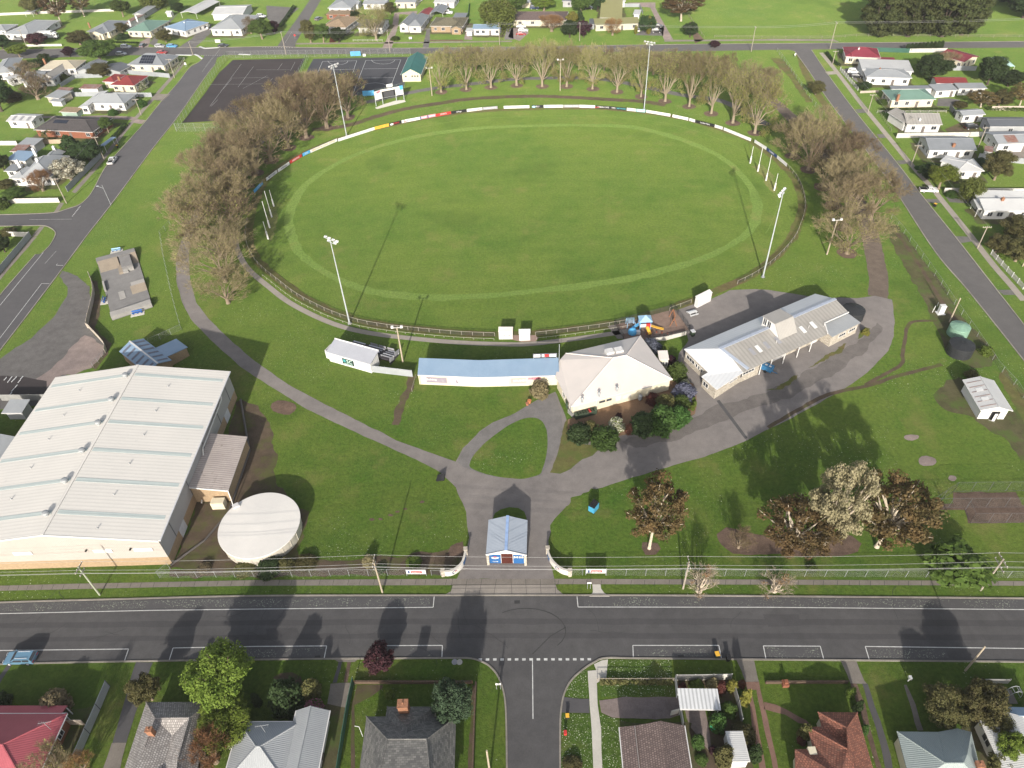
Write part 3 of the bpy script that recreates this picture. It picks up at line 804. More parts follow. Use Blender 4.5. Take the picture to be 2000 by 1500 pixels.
def ridge_caps(ro, segs, m_, r=.11):
 b=MB()
 for p, q in segs:b.tube(p+Vector((0, 0, .02)), q+Vector((0, 0, .02)), r, n=6)
 if segs:b.bd('ridge_cap', m_, ro)
def gutter(ro, k, m_):
 for(s0, s1), ok in((((0, 0), (k.w, 0)), k.typ in('gu', 'hip', 'skb')), (((0, k.d), (k.w, k.d)), k.typ in('gu', 'hip')), (((0, 0), (0, k.d)), k.typ in('gv', 'hip', 'skr')), (((k.w, 0), (k.w, k.d)), k.typ in('gv', 'hip', 'skl'))):
  if ok:
   p, q=k.p(*s0), k.p(*s1)
   c=k.p(k.w/2, k.d/2, 0);mid=(p+q)/2;o=mid-Vector((c.x, c.y, mid.z));o.z=0;o.normalize()
   b=MB();b.beam(p+o*.07-Vector((0, 0, .09)), q+o*.07-Vector((0, 0, .09)), .13, .13);b.bd('gutter', m_, ro)
def bldg(name, label, cat, blocks, wall='white', roof='grey', seed=0, group=None, win=True, chims=(), trim=None, caps=True, maxn=4, doors=True):
 rng=random.Random(seed+len(label))
 ks=[]
 for q in blocks:
  q=list(q)
  opt=q.pop()if isinstance(q[-1], dict)else{}
  ks.append((block(*q, **{x:opt[x]for x in opt if x in('oh', 't', 'zb')}), opt))
 k0=ks[0][0]
 if cat=='house':
  e=1.7
  sh('garden_bed', wob([k0.p(s, q, 0)for s, q in((-e, -e*1.5), (k0.w+e, -e*1.5), (k0.w+e, k0.d+e), (-e, k0.d+e))], 1.0, 1.2, len(label)), .026+.0001*len(label), M_WEEDY)
 c=k0.p(k0.w/2, k0.d/2, 0)
 root=th(name, label, cat, c, group)
 r0=None
 for k, opt in ks:
  wm=WM[opt.get('wall', wall)]if isinstance(opt.get('wall', wall), str)else opt.get('wall', wall)
  rm=RM[opt.get('roof', roof)]
  if opt.get('open'):
   for s, q in((.2, .2), (k.w-.2, .2), (k.w-.2, k.d-.2), (.2, k.d-.2)):
    b=MB();p=k.p(s, q);b.box((p.x, p.y, 0), (.12, .12, p.z-k.t));b.bd('post', M_TRIM, root)
  else:
   b=MB()
   for pl in k.walls:b.poly(pl)
   b.bd('wall', wm, root)
  b=MB();b.slab(k.polys, k.t)
  ro=b.bd('roof', rm, root)
  r0=r0 or ro
  if caps and k.ridges:ridge_caps(ro, k.ridges, opt.get('cap', rm))
  if opt.get('gut', True):gutter(ro, k, trim or M_TRIM)
  if win and not opt.get('open')and opt.get('win', True):awin(root, k, rng, maxn=opt.get('maxn', maxn), doors=opt.get('doors', doors))
 for ch in chims:chm(r0, *ch)
 root['_k']=0;del root['_k']
 return root, ks, r0
def rpn(ro, k, s0, s1, q0, q1, name, m_, lift=.06, th=.05):
 b=MB()
 P=[k.p(s, q)+Vector((0, 0, lift+th))for s, q in((s0, q0), (s1, q0), (s1, q1), (s0, q1))]
 b.slab([P], th)
 return b.bd(name, m_, ro)
def custom(name, label, cat, verts, faces, wallpoly, wall, roof, t=.16, ridges=(), oh=.4, group=None):
 Pv=[G(x, y, z)for x, y, z in verts]
 c=sum((Pv[i]for i in wallpoly), Vector())/len(wallpoly);c.z=0
 root=th(name, label, cat, c, group)
 b=MB();b.slab([[Pv[i]for i in f]for f in faces], t)
 ro=b.bd('roof', RM[roof]if isinstance(roof, str)else roof, root)
 W_=[Pv[i]for i in wallpoly]
 ar=sum(W_[i].x*W_[(i+1)%len(W_)].y-W_[(i+1)%len(W_)].x*W_[i].y for i in range(len(W_)))
 if ar<0:W_=W_[::-1]
 n=len(W_);In=[]
 for i in range(n):
  p, q, r=W_[i-1], W_[i], W_[(i+1)%n]
  d1=(q-p);d1.z=0;d1.normalize();d2=(r-q);d2.z=0;d2.normalize()
  n1, n2=Vector((-d1.y, d1.x, 0)), Vector((-d2.y, d2.x, 0))
  mm=(n1+n2);mm.normalize()
  In.append(q+mm*oh/max(.4, mm.dot(n1)))
 b=MB();sides=[]
 for i in range(n):
  p, q=In[i].copy(), In[(i+1)%n].copy()
  tp, tq=p.copy(), q.copy();tp.z-=t*.6-.1;tq.z-=t*.6-.1
  p.z=q.z=0
  b.poly((p, q, tq, tp))
  sides.append((p, q, min(tp.z, tq.z), Vector(((q-p).y, -(q-p).x, 0)).normalized()))
 b.bd('wall', WM[wall]if isinstance(wall, str)else wall, root)
 if ridges:ridge_caps(ro, [(Pv[i], Pv[j])for i, j in ridges], RM[roof]if isinstance(roof, str)else roof)
 return root, Pv, sides, ro
def osd(side, t, z=0):return side[0].lerp(side[1], t)+Vector((0, 0, z))
def sign_on(root, side, t0, t1, z0, z1, m_, name='sign_panel', out=.05):
 p0, p1, H, nr=side
 a, c=p0.lerp(p1, t0)+nr*out, p0.lerp(p1, t1)+nr*out
 b=MB();b.beam(a+Vector((0, 0, (z0+z1)/2)), c+Vector((0, 0, (z0+z1)/2)), .05, z1-z0)
 o=b.bd(name, m_, root)
 return o, (a+c)/2+nr*.035+Vector((0, 0, (z0+z1)/2)), (c-a), nr
def clr(name, c, rough=.5):return mat(name, c, tuple(x*.88 for x in c), 1.0, rough, fine=.03)
M_BLACK=clr('paint_black', (.02, .02, .022));M_WHITE=clr('paint_white', (.68, .68, .67));M_BLUE=clr('paint_blue', (.03, .13, .42))
M_LBLUE=clr('paint_light_blue', (.10, .40, .72));M_RED=clr('paint_red', (.50, .04, .04));M_YEL=clr('paint_yellow', (.75, .42, .05))
M_NAVY=clr('paint_navy', (.025, .055, .17));M_GREYT=clr('paint_mid_grey', (.30, .30, .32));M_TEAL=clr('paint_teal', (.10, .42, .44))
M_LGREY=clr('paint_pale_grey', (.55, .55, .57));M_MAUVE=clr('paint_mauve_grey', (.28, .25, .29));M_PINK=clr('paint_pink', (.70, .30, .36));M_ORANGE=clr('paint_orange', (.62, .22, .06))
# ------------------------------------------------------------------ park buildings
UP=Vector((0, 0, 1))
# -- sports hall
ZE=hof((331, 1102), (309.5, 1053))
RISE=2.6
def hall():
 R1, B1=G(310, 1053, ZE), G(446, 727, ZE)
 d=(B1-R1);d.z=0;L=d.length;d.normalize()
 u=Vector((d.y, -d.x, 0))
 rf=G(91, 1028, ZE+RISE)
 wid=2*abs((rf-R1).dot(u))
 a=R1-u*wid
 P=lambda s, q, z:a+u*s+d*q+Vector((0, 0, z-ZE))
 c=P(wid/2, L/2, 0)
 root=th('sports_hall', 'huge white ribbed-roof sports hall with tan brick base beside the round water tank', 'sports hall', c)
 mroof=mat('hall_roof', (.66, .63, .585), (.62, .595, .555), .12, .7, .15, stripe=(.76, .15, .01), fine=.04, dirt=((.54, .52, .49), .3, .64))
 mclad=mat('hall_cladding', (.40, .365, .335), (.375, .345, .315), .2, .7, stripe=(.3, .12, .02), fine=.04)
 mside=mat('hall_side_cladding', (.36, .35, .35), (.33, .32, .32), .2, .7, stripe=(.3, .12, .02), fine=.04)
 msky=mat('skylight_sheet', (.47, .52, .50), (.43, .485, .475), .8, .5, .2, stripe=(.76, .2, .015), fine=.05)
 h=lambda s:ZE+RISE*(1-abs(s-wid/2)/(wid/2))
 b=MB()
 b.slab([(P(-.2, -.3, h(0)), P(wid/2, -.3, ZE+RISE), P(wid/2, L+.3, ZE+RISE), P(-.2, L+.3, h(0))), (P(wid/2, -.3, ZE+RISE), P(wid+.2, -.3, h(0)), P(wid+.2, L+.3, h(0)), P(wid/2, L+.3, ZE+RISE))], .25)
 ro=b.bd('roof', mroof, root)
 zb=2.3
 b=MB()
 for(s0, q0), (s1, q1)in(((.25, 0), (wid-.25, 0)), ((wid-.25, 0), (wid-.25, L)), ((wid-.25, L), (.25, L)), ((.25, L), (.25, 0))):
  b.poly((P(s0, q0, 0), P(s1, q1, 0), P(s1, q1, zb), P(s0, q0, zb)))
 b.bd('brick_base', WM['tan'], root)
 b=MB()
 o=.06
 b.poly((P(.2, -o, zb), P(wid-.2, -o, zb), P(wid-.2, -o, ZE), P(wid/2, -o, ZE+RISE-.12), P(.2, -o, ZE)))
 b.poly((P(wid-.2, L+o, zb), P(.2, L+o, zb), P(.2, L+o, ZE), P(wid/2, L+o, ZE+RISE-.12), P(wid-.2, L+o, ZE)))
 b.poly((P(.2, L, zb), P(.2, 0, zb), P(.2, 0, ZE-.1), P(.2, L, ZE-.1)))
 b.bd('end_cladding', mclad, root)
 b=MB();b.poly((P(wid-.19, 0, zb), P(wid-.19, L, zb), P(wid-.19, L, ZE-.1), P(wid-.19, 0, ZE-.1)))
 b.bd('side_cladding', mside, root)
 b=MB()
 b.beam(P(wid/2, -.35, ZE+RISE+.03), P(wid/2, L+.35, ZE+RISE+.03), .5, .06)
 b.bd('ridge_cap', mroof, ro)
 b=MB();b.beam(P(wid+.3, -.3, ZE-.1), P(wid+.3, L+.3, ZE-.1), .22, .2);b.bd('gutter', M_LGREY, ro)
 b=MB()
 for s0, s1 in((0, wid/2), (wid/2, wid)):
  b.beam(P(s0, -.36, h(s0)-.12), P(s1, -.36, h(s1)-.12), .1, .3)
 b.bd('barge_board', M_TRIM, ro)
 for px in((88, 1003), (126, 939), (161, 880), (192, 825.5), (219, 780), (245, 733)):
  g=G(px[0]+3, px[1]+1, ZE+RISE)
  q=(g-a).dot(d)
  for s0, s1 in((.4, wid/2-.5), (wid/2+.5, wid-.4)):
   b=MB()
   b.slab([(P(s0, q, h(s0)+.05), P(s1, q, h(s1)+.05), P(s1, q+.85, h(s1)+.05), P(s0, q+.85, h(s0)+.05))], .03)
   b.bd('skylight', msky, ro)
  s=wid/2-1.15
  b=MB()
  cc=P(s, q-.1, h(s))
  b.lathe((cc.x, cc.y, cc.z-.1), [(.35, 0), (.35, .45), (.55, .5), (.62, .72), (.5, .95), (.2, 1.05)], 14)
  v_=b.bd('roof_ventilator', M_GALV, ro)
  for s2 in(wid*.22, wid*.72):
   b=MB();p=P(s2, q-2.5, h(s2));b.tube(p-UP*.1, p+UP*.45, .09, n=8);b.bd('vent_pipe', M_GALV, ro)
 ml=mat('hall_light_panel', (.74, .71, .68), fine=.03)
 for px in((47, 1078.5), (201, 1077.5), (279, 1077)):
  t=None
  gpt=G(px[0], px[1], 4.6);s=(gpt-a).dot(u)
  b=MB();b.beam(P(s-1.6, -.14, 4.7), P(s+1.6, -.14, 4.7), .1, .8);b.bd('wall_light_panel', ml, root)
 for s in(wid-13, wid-34, wid-5.5):
  b=MB();b.tube(P(s, -.2, 5.2), P(s, -.5, 5.2), .16, n=8);b.bd('wall_vent', M_BLACK, root)
 for q in[L*f for f in(.1, .32, .55, .76, .92)]:
  b=MB();b.beam(P(wid-.15, q, zb), P(wid-.15, q, ZE-.3), .08, .08);b.bd('wall_joint', M_TRIMD, root)
 for q in(L*.16, L*.84):
  b=MB();b.beam(P(wid-.2, q-1.2, 1.2), P(wid-.2, q+1.2, 1.2), .1, 2.2);b.bd('side_door', M_LGREY, root)
 b=MB()
 pts=[P(wid, L-6, ZE-.3), P(wid+.1, L-7, 6), P(wid+.1, 22, 5.6), P(wid+.2, 20, 3.2), P(wid+.9, 13, .3)]
 for p, q in zip(pts, pts[1:]):b.tube(p, q, .13, n=8)
 b.bd('downpipe', M_TRIM, root)
 # side annexe
 za=3.4
 A, Bq, Cq=G(376, 957, za), G(446, 958, za), G(485, 852.5, za)
 b=MB()
 s1=(Bq-a).dot(u);q0, q1=(Bq-a).dot(d), (Cq-a).dot(d)
 zs=za+1.3
 b.slab([(P(wid-.18, q0, zs), P(s1, q0, za), P(s1, q1, za), P(wid-.18, q1, zs))], .15)
 b.bd('annexe_roof', mat('annexe_roof', (.46, .40, .37), (.38, .33, .31), .4, .8, .2, stripe=(.5, .5, .04), dirt=((.24, .205, .18), .9, .56)), root)
 b=MB()
 e=.3
 for(x0, y0), (x1, y1)in(((wid-.2, q0+e), (s1-e, q0+e)), ((s1-e, q0+e), (s1-e, q1-e)), ((s1-e, q1-e), (wid-.2, q1-e))):
  zz=lambda s:zs+(za-zs)*(s-wid)/(s1-wid)-.1
  b.poly((P(x0, y0, 0), P(x1, y1, 0), P(x1, y1, zz(x1)), P(x0, y0, zz(x0))))
 b.bd('annexe_wall', WM['tan'], root)
 b=MB();b.beam(P(wid, q0-.06, zs-.12), P(s1, q0-.06, za-.12), .1, .28);b.beam(P(s1-.1, q0-.06, za-.2), P(s1+.35, q0-1.2, .1), .14, .14);b.bd('annexe_trim', M_TRIM, root)
 # plant box
 b=MB();p=P(s1-2.3, q0-.9, 0);b.box((p.x, p.y, 0), (2.4, 1.4, 1.7), math.atan2(u.y, u.x));o_=b.bd('equipment_cabinet', WM['cream'], loc=p);tag(o_, 'cream metal equipment cabinet against the end of the brick annexe', 'cabinet')
 return root
hall()
# low grey wings of the neighbouring building at the left edge
bldg('community_building', 'grey metal roofed building half out of frame behind the white hall', 'building', [((-240, 960), (-20, 985), (34, 858), 3.2, 'gv', 1.6, dict(wall='tan')), ((0, 890), (36, 858), (66, 806), 3.0, 'skl', .8, dict(wall='tan', roof='grey'))], 'cream', 'pale', 4)
bldg('garden_shed', 'small pale metal shed beside the paling fence left of the white hall', 'shed', [(V[8](10, 225), V[8](170, 225), V[8](205, 130), 2.4, 'skb', .4)], 'metal', 'pale', 5, win=False)
# -- water tank
zt=2.7
cl, cr=G(429, 1020, zt), G(583.5, 1020, zt)
rad=(cr-cl).length/2
cc=G(506.5, 1024, zt)
tank=th('water_tank', 'large round white water tank beside the sports hall', 'water tank', (cc.x, cc.y, 0))
mt_=mat('tank_cream', (.52, .48, .41), (.44, .41, .35), .5, .6, dirt=((.24, .215, .19), .5, .6))
b=MB();b.lathe((cc.x, cc.y, 0), [(rad-.25, 0), (rad-.25, zt-.1)], 72)
for i in range(24):
 a_=i*.2618;b.beam((cc.x+(rad-.22)*math.cos(a_), cc.y+(rad-.22)*math.sin(a_), .1), (cc.x+(rad-.22)*math.cos(a_), cc.y+(rad-.22)*math.sin(a_), zt-.2), .08, .08)
b.bd('tank_wall', mt_, tank)
b=MB();b.lathe((cc.x, cc.y, zt-.25), [(rad, 0), (rad+.04, .14), (rad, .26), (rad*.5, .34), (.3, .42)], 72)
tr_=b.bd('tank_roof', mat('tank_roof', (.68, .65, .61), (.63, .605, .57), .2, .7, .15, fine=.05), tank)
b=MB();b.box((cc.x-rad*.72, cc.y+rad*.58, zt+.15), (1.1, .9, .35), .6);b.bd('hatch', M_TRIM, tr_)
b=MB();pp=[G(447, 1000, .2), G(487, 880, .25), G(480, 840, .25), G(470, 780, .3)]
for p, q in zip(pp, pp[1:]):b.tube(p, q, .22, n=8)
pp2=[G(447, 1000, .2), G(400, 1055, .2), G(333, 1104, .2)]
for p, q in zip(pp2, pp2[1:]):b.tube(p, q, .2, n=8)
tag(b.bd('stormwater_pipe', clr('pipe_dark_grey', (.10, .09, .085))), 'dark stormwater pipe bending along the ground between hall and round tank', 'pipe')
# -- striped shed behind the hall
bx=V[4]
def striped2():
 A=bx(934, 1248);Rg0=bx(1012, 1165);
 z=3.0
 a=G(*A, z);r0=G(*Rg0, z+1.1);r1=G(*bx(1215, 1325), z+1.1)
 d=(r1-r0);d.z=0;d.normalize();u=Vector((d.y, -d.x, 0))
 if u.x>0:u=-u
 hw=abs((a-r0).dot(u));L=12.5
 base=r0.copy();base.z=0
 P=lambda s, q, zz:Vector((base.x+u.x*s+d.x*q, base.y+u.y*s+d.y*q, zz))
 root=th('machinery_shed', 'blue-grey shed with dark translucent roof strips half hidden behind the white hall', 'shed', P(0, L/2, 0))
 b=MB();b.slab([(P(hw, 0, z), P(hw, L, z), P(0, L, z+1.1), P(0, 0, z+1.1)), (P(0, 0, z+1.1), P(0, L, z+1.1), P(-hw, L, z), P(-hw, 0, z))], .14)
 ro=b.bd('roof', RM['blue'], root)
 ms=clr('rooflight_dark', (.13, .14, .18))
 for i in range(6):
  q=1+i*2.0
  for sg in(1, -1):
   h_=lambda s:z+1.1*(1-abs(s)/hw)+.06
   b=MB();b.slab([(P(sg*.5, q, h_(.5)), P(sg*(hw-.3), q, h_(hw-.3)), P(sg*(hw-.3), q+.65, h_(hw-.3)), P(sg*.5, q+.65, h_(.5)))], .03)
   b.bd('rooflight', ms, ro)
 b=MB();b.beam(P(0, -.1, z+1.12), P(0, L+.1, z+1.12), .35, .06);b.bd('ridge_cap', M_TRIM, ro)
 b=MB()
 e=hw-.3
 b.poly((P(e, .2, 0), P(e, .2, z), P(0, .2, z+.95), P(-e, .2, z), P(-e, .2, 0)))
 b.poly((P(e, L-.2, 0), P(-e, L-.2, 0), P(-e, L-.2, z), P(0, L-.2, z+.95), P(e, L-.2, z)))
 b.poly((P(e, L-.2, 0), P(e, L-.2, z), P(e, .2, z), P(e, .2, 0)));b.poly((P(-e, .2, 0), P(-e, .2, z), P(-e, L-.2, z), P(-e, L-.2, 0)))
 b.bd('wall', WM['tan'], root)
 # lean-to on the far side
 zl=2.5
 q0, q1=5.5, 10.5
 b=MB();b.slab([(P(-hw+.4, q0, z+.05), P(-hw+.4, q1, z+.05), P(-hw-5, q1, zl), P(-hw-5, q0, zl))], .12);b.bd('lean_to_roof', RM['blue'], root)
 b=MB();x=-hw-4.7
 b.poly((P(x, q0+.2, 0), P(x, q0+.2, zl), P(x, q1-.2, zl), P(x, q1-.2, 0)));b.poly((P(x, q1-.2, 0), P(x, q1-.2, zl), P(-hw, q1-.2, z-.1), P(-hw, q1-.2, 0)));b.poly((P(x, q0+.2, 0), P(-hw, q0+.2, 0), P(-hw, q0+.2, z-.1), P(x, q0+.2, zl)))
 b.bd('lean_to_wall', WM['tan'], root)
striped2()
# -- small grandstand with terraces
def grandstand():
 z=2.9
 k=block((636.5, 687), (723, 711.5), (738.5, 690.5), z, 'skb', .9, oh=.25)
 root=th('grandstand', 'small white grandstand with grey skillion roof and dark seating terraces', 'grandstand', k.p(k.w/2, k.d/2, 0))
 b=MB()
 for pl in(k.walls[0], k.walls[1], k.walls[3]):b.poly(pl)
 b.bd('wall', WM['white'], root)
 b=MB();b.slab(k.polys, .14);ro=b.bd('roof', mat('stand_roof', (.40, .41, .45), (.36, .37, .41), .3, .6, stripe=(.25, .2, .02)), root)
 b=MB();b.beam(k.p(0, k.d)+UP*.12, k.p(k.w, k.d)+UP*.12, .1, .25);b.bd('fascia', M_TRIM, ro)
 mdk=clr('terrace_dark', (.055, .05, .055), .8)
 for i in range(4):
  b=MB();q=k.d+.3+i*1.0;hh=1.5-i*.35
  b.poly([k.p(s, qq, hh)for s, qq in((1.5, q), (k.w+2.2, q), (k.w+2.2, q+1.0), (1.5, q+1.0))])
  b.poly((k.p(k.w+2.2, q+1, 0), k.p(1.5, q+1, 0), k.p(1.5, q+1, hh), k.p(k.w+2.2, q+1, hh)))
  b.poly((k.p(k.w+2.2, q, 0), k.p(k.w+2.2, q+1, 0), k.p(k.w+2.2, q+1, hh), k.p(k.w+2.2, q, hh)));b.poly((k.p(1.5, q+1, 0), k.p(1.5, q, 0), k.p(1.5, q, hh), k.p(1.5, q+1, hh)))
  b.bd('terrace', mdk, root)
  for(s0, s1)in((2, 5.2), (6.2, 10.4), (11.3, 14.2)):
   b=MB();b.beam(k.p(s0, q+.5, hh+.42), k.p(s1, q+.5, hh+.42), .32, .06)
   for s in(s0+.2, s1-.2):b.beam(k.p(s, q+.5, hh), k.p(s, q+.5, hh+.4), .06, .06)
   b.bd('bench_row', M_LGREY if i%2 else M_GREYT, root)
 q=k.d+4.35
 for s0, s1 in((6.3, 8.2), (8.5, 10.4), (10.8, 12.6)):
  b=MB();b.beam(k.p(s0, q, .85), k.p(s1, q, .85), .08, .8);b.beam(k.p(s0+.1, q, 0), k.p(s0+.1, q, .5), .08, .08);b.beam(k.p(s1-.1, q, 0), k.p(s1-.1, q, .5), .08, .08);b.bd('front_panel', M_GREYT, root)
 for s, q0_, q1_ in((k.w+2.3, k.d+.3, k.d+2), (k.w+2.3, k.d+2.4, k.d+4.3), (1.4, k.d+.3, k.d+2.2)):b=MB();b.beam(k.p(s, q0_, 1.5), k.p(s, q1_, 1.1), .08, 1.1);b.bd('side_panel', M_GREYT, root)
 b=MB();b.beam(k.p(-1.1, .9, 1.15), k.p(-1.1, 3.2, 1.15), .1, 2.3);b.beam(k.p(-1.1, .9, 1.15), k.p(.3, .9, 1.15), .1, 2.3);b.bd('screen_wall', M_TRIM, root)
 o, c, al, nr=sign_on(root, k.sides[0], .33, .60, .55, 2.15, clr('sign_dark_green', (.02, .045, .04)))
 text('SC', 1.35, clr('sign_mint', (.62, .82, .72)), o, c+al*.12+UP*.12, al, UP)
 text('SPORTS CLUB', .35, clr('sign_mint', (.5, .7, .62)), o, c-UP*.6, al, UP)
 b=MB()
 for r_ in(.18, -.08, -.34):b.beam(c-al*.42+UP*(r_+.25), c-al*.2+UP*(r_+.25), .03, .17)
 b.bd('logo', M_TEAL, o)
 return k
GS=grandstand()
# -- long blue-roofed shelter, bent in the middle
def shelter():
 z, rise=3.1, 1.0
 xs=[((815.5, 732), (818.5, 699)), ((934, 737), (936, 703.5)), ((1092.5, 733), (1090.5, 698.5))]
 F=[G(*f, z)for f, _ in xs];B_=[G(*r, z+rise)for _, r in xs]
 c=(F[1]+B_[1])/2;c.z=0
 root=th('spectator_shelter', 'long bent blue metal roofed shelter with sponsor signs along its cream wall', 'shelter', c)
 b=MB();b.slab([(F[0], F[1], B_[1], B_[0]), (F[1], F[2], B_[2], B_[1])], .14);ro=b.bd('roof', RM['blue'], root)
 sides=[]
 b=MB()
 for i in(0, 1):
  p, q=F[i].copy(), F[i+1].copy()
  n_=Vector(((q-p).y, -(q-p).x, 0)).normalized()
  p=p-n_*.35;q=q-n_*.35
  p.z=q.z=0
  b.poly((p, q, q+UP*(z-.05), p+UP*(z-.05)));sides.append((p, q, z, n_))
 for i, s in((0, 1), (2, -1)):
  p, q=F[i]+(F[1]-F[i]).normalized()*.3, B_[i]+(B_[1]-B_[i]).normalized()*.3
  b.poly((Vector((p.x, p.y, 0)), p-UP*.1, q-UP*.1, Vector((q.x, q.y, 0))))
 b.bd('wall', WM['cream'], root)
 b=MB();b.beam(F[0]-UP*.1-UP*0, F[1]-UP*.1, .14, .2);b.beam(F[1]-UP*.1, F[2]-UP*.1, .14, .2);b.bd('gutter', M_TRIM, ro)
 b=MB()
 for i in range(7):
  t=i/6
  p=(B_[0].lerp(B_[1], t*2)if t<.5 else B_[1].lerp(B_[2], t*2-1))
  b.box((p.x, p.y-.3, 0), (.12, .12, p.z-.1))
 b.bd('post', M_GREYT, root)
 o, c, al, nr=sign_on(root, sides[0], .13, .47, .75, 2.3, M_MAUVE)
 text('Building', .7, M_WHITE, o, c-al*.25+UP*.1, al, UP)
 b=MB();b.beam(c+al*.25-UP*.2, c+al*.36-UP*.2, .03, .45);b.bd('logo', M_GREYT, o)
 o, c, al, nr=sign_on(root, sides[0], .54, .66, .55, 2.1, clr('sign_offwhite', (.74, .72, .68)))
 b=MB();b.beam(c+al*.2+UP*.45, c+al*.38-UP*.5, .03, .5);b.bd('logo', M_MAUVE, o)
 o, c, al, nr=sign_on(root, sides[0], .72, .99, .55, 2.1, clr('sign_offwhite', (.74, .72, .68)))
 text('SPORTS LTD', .6, clr('paint_pale_blue', (.34, .42, .50)), o, c+UP*.1, al, UP)
 o, c, al, nr=sign_on(root, sides[1], .06, .16, .5, 2.1, clr('sign_offwhite', (.74, .72, .68)))
 b=MB();b.beam(c-al*.4+UP*.3, c+al*.4-UP*.45, .03, .14);b.bd('logo', M_GREYT, o)
 o, c, al, nr=sign_on(root, sides[1], .17, .37, .5, 2.25, clr('sign_offwhite', (.74, .72, .68)))
 text('SARGEANT', .62, clr('sign_blue', (.10, .33, .50)), o, c+UP*.32, al, UP, width=4.2)
 text('BUILDINGS', .62, clr('sign_blue', (.10, .33, .50)), o, c-UP*.35, al, UP, width=4.2)
 o, c, al, nr=sign_on(root, sides[1], .40, .59, .85, 2.25, clr('sign_grey', (.36, .35, .34)))
 text('BRUMBY', .8, M_WHITE, o, c+al*.1+UP*.05, al, UP, width=2.9)
 o, c, al, nr=sign_on(root, sides[1], .61, .77, 1.75, 2.45, M_PINK)
 text('CLUB ROOMS', .4, M_RED, o, c, al, UP)
 # pair of score panels and pole on the back edge
 p0, p1=B_[1].lerp(B_[2], .68), B_[2]-(B_[2]-B_[1]).normalized()*.3
 al=(p1-p0);nr=Vector((al.y, -al.x, 0)).normalized()
 st=th('score_panel', 'row of black and red sponsor panels standing on the blue roof edge', 'sign', (p0+p1)/2)
 b=MB();b.beam(p0+UP*.75, p1+UP*.75, .08, 1.15)
 o=b.bd('panel', clr('panel_dark', (.09, .09, .11)), st)
 for t, wv, mm in((.17, .26, M_WHITE), (.42, .1, M_WHITE), (.57, .16, M_RED), (.82, .26, M_WHITE)):
  b=MB();q=p0.lerp(p1, t)+nr*.06+UP*.75;b.beam(q-al*wv/2, q+al*wv/2, .03, .75);b.bd('panel_face', mm, o)
 b=MB()
 for t in(.02, .5, .98):q=p0.lerp(p1, t);b.tube(q, q+UP*1.3, .05)
 b.bd('post', M_STEEL, st)
 b=MB();q=B_[2]+Vector((.2, .3, 0));b.tube((q.x, q.y, 0), (q.x, q.y, 7.6), .07, .05, 8);tag(b.bd('flagpole', M_STEEL, loc=(q.x, q.y, 0)), 'thin grey pole between the blue shelter and the clubrooms', 'pole')
shelter()
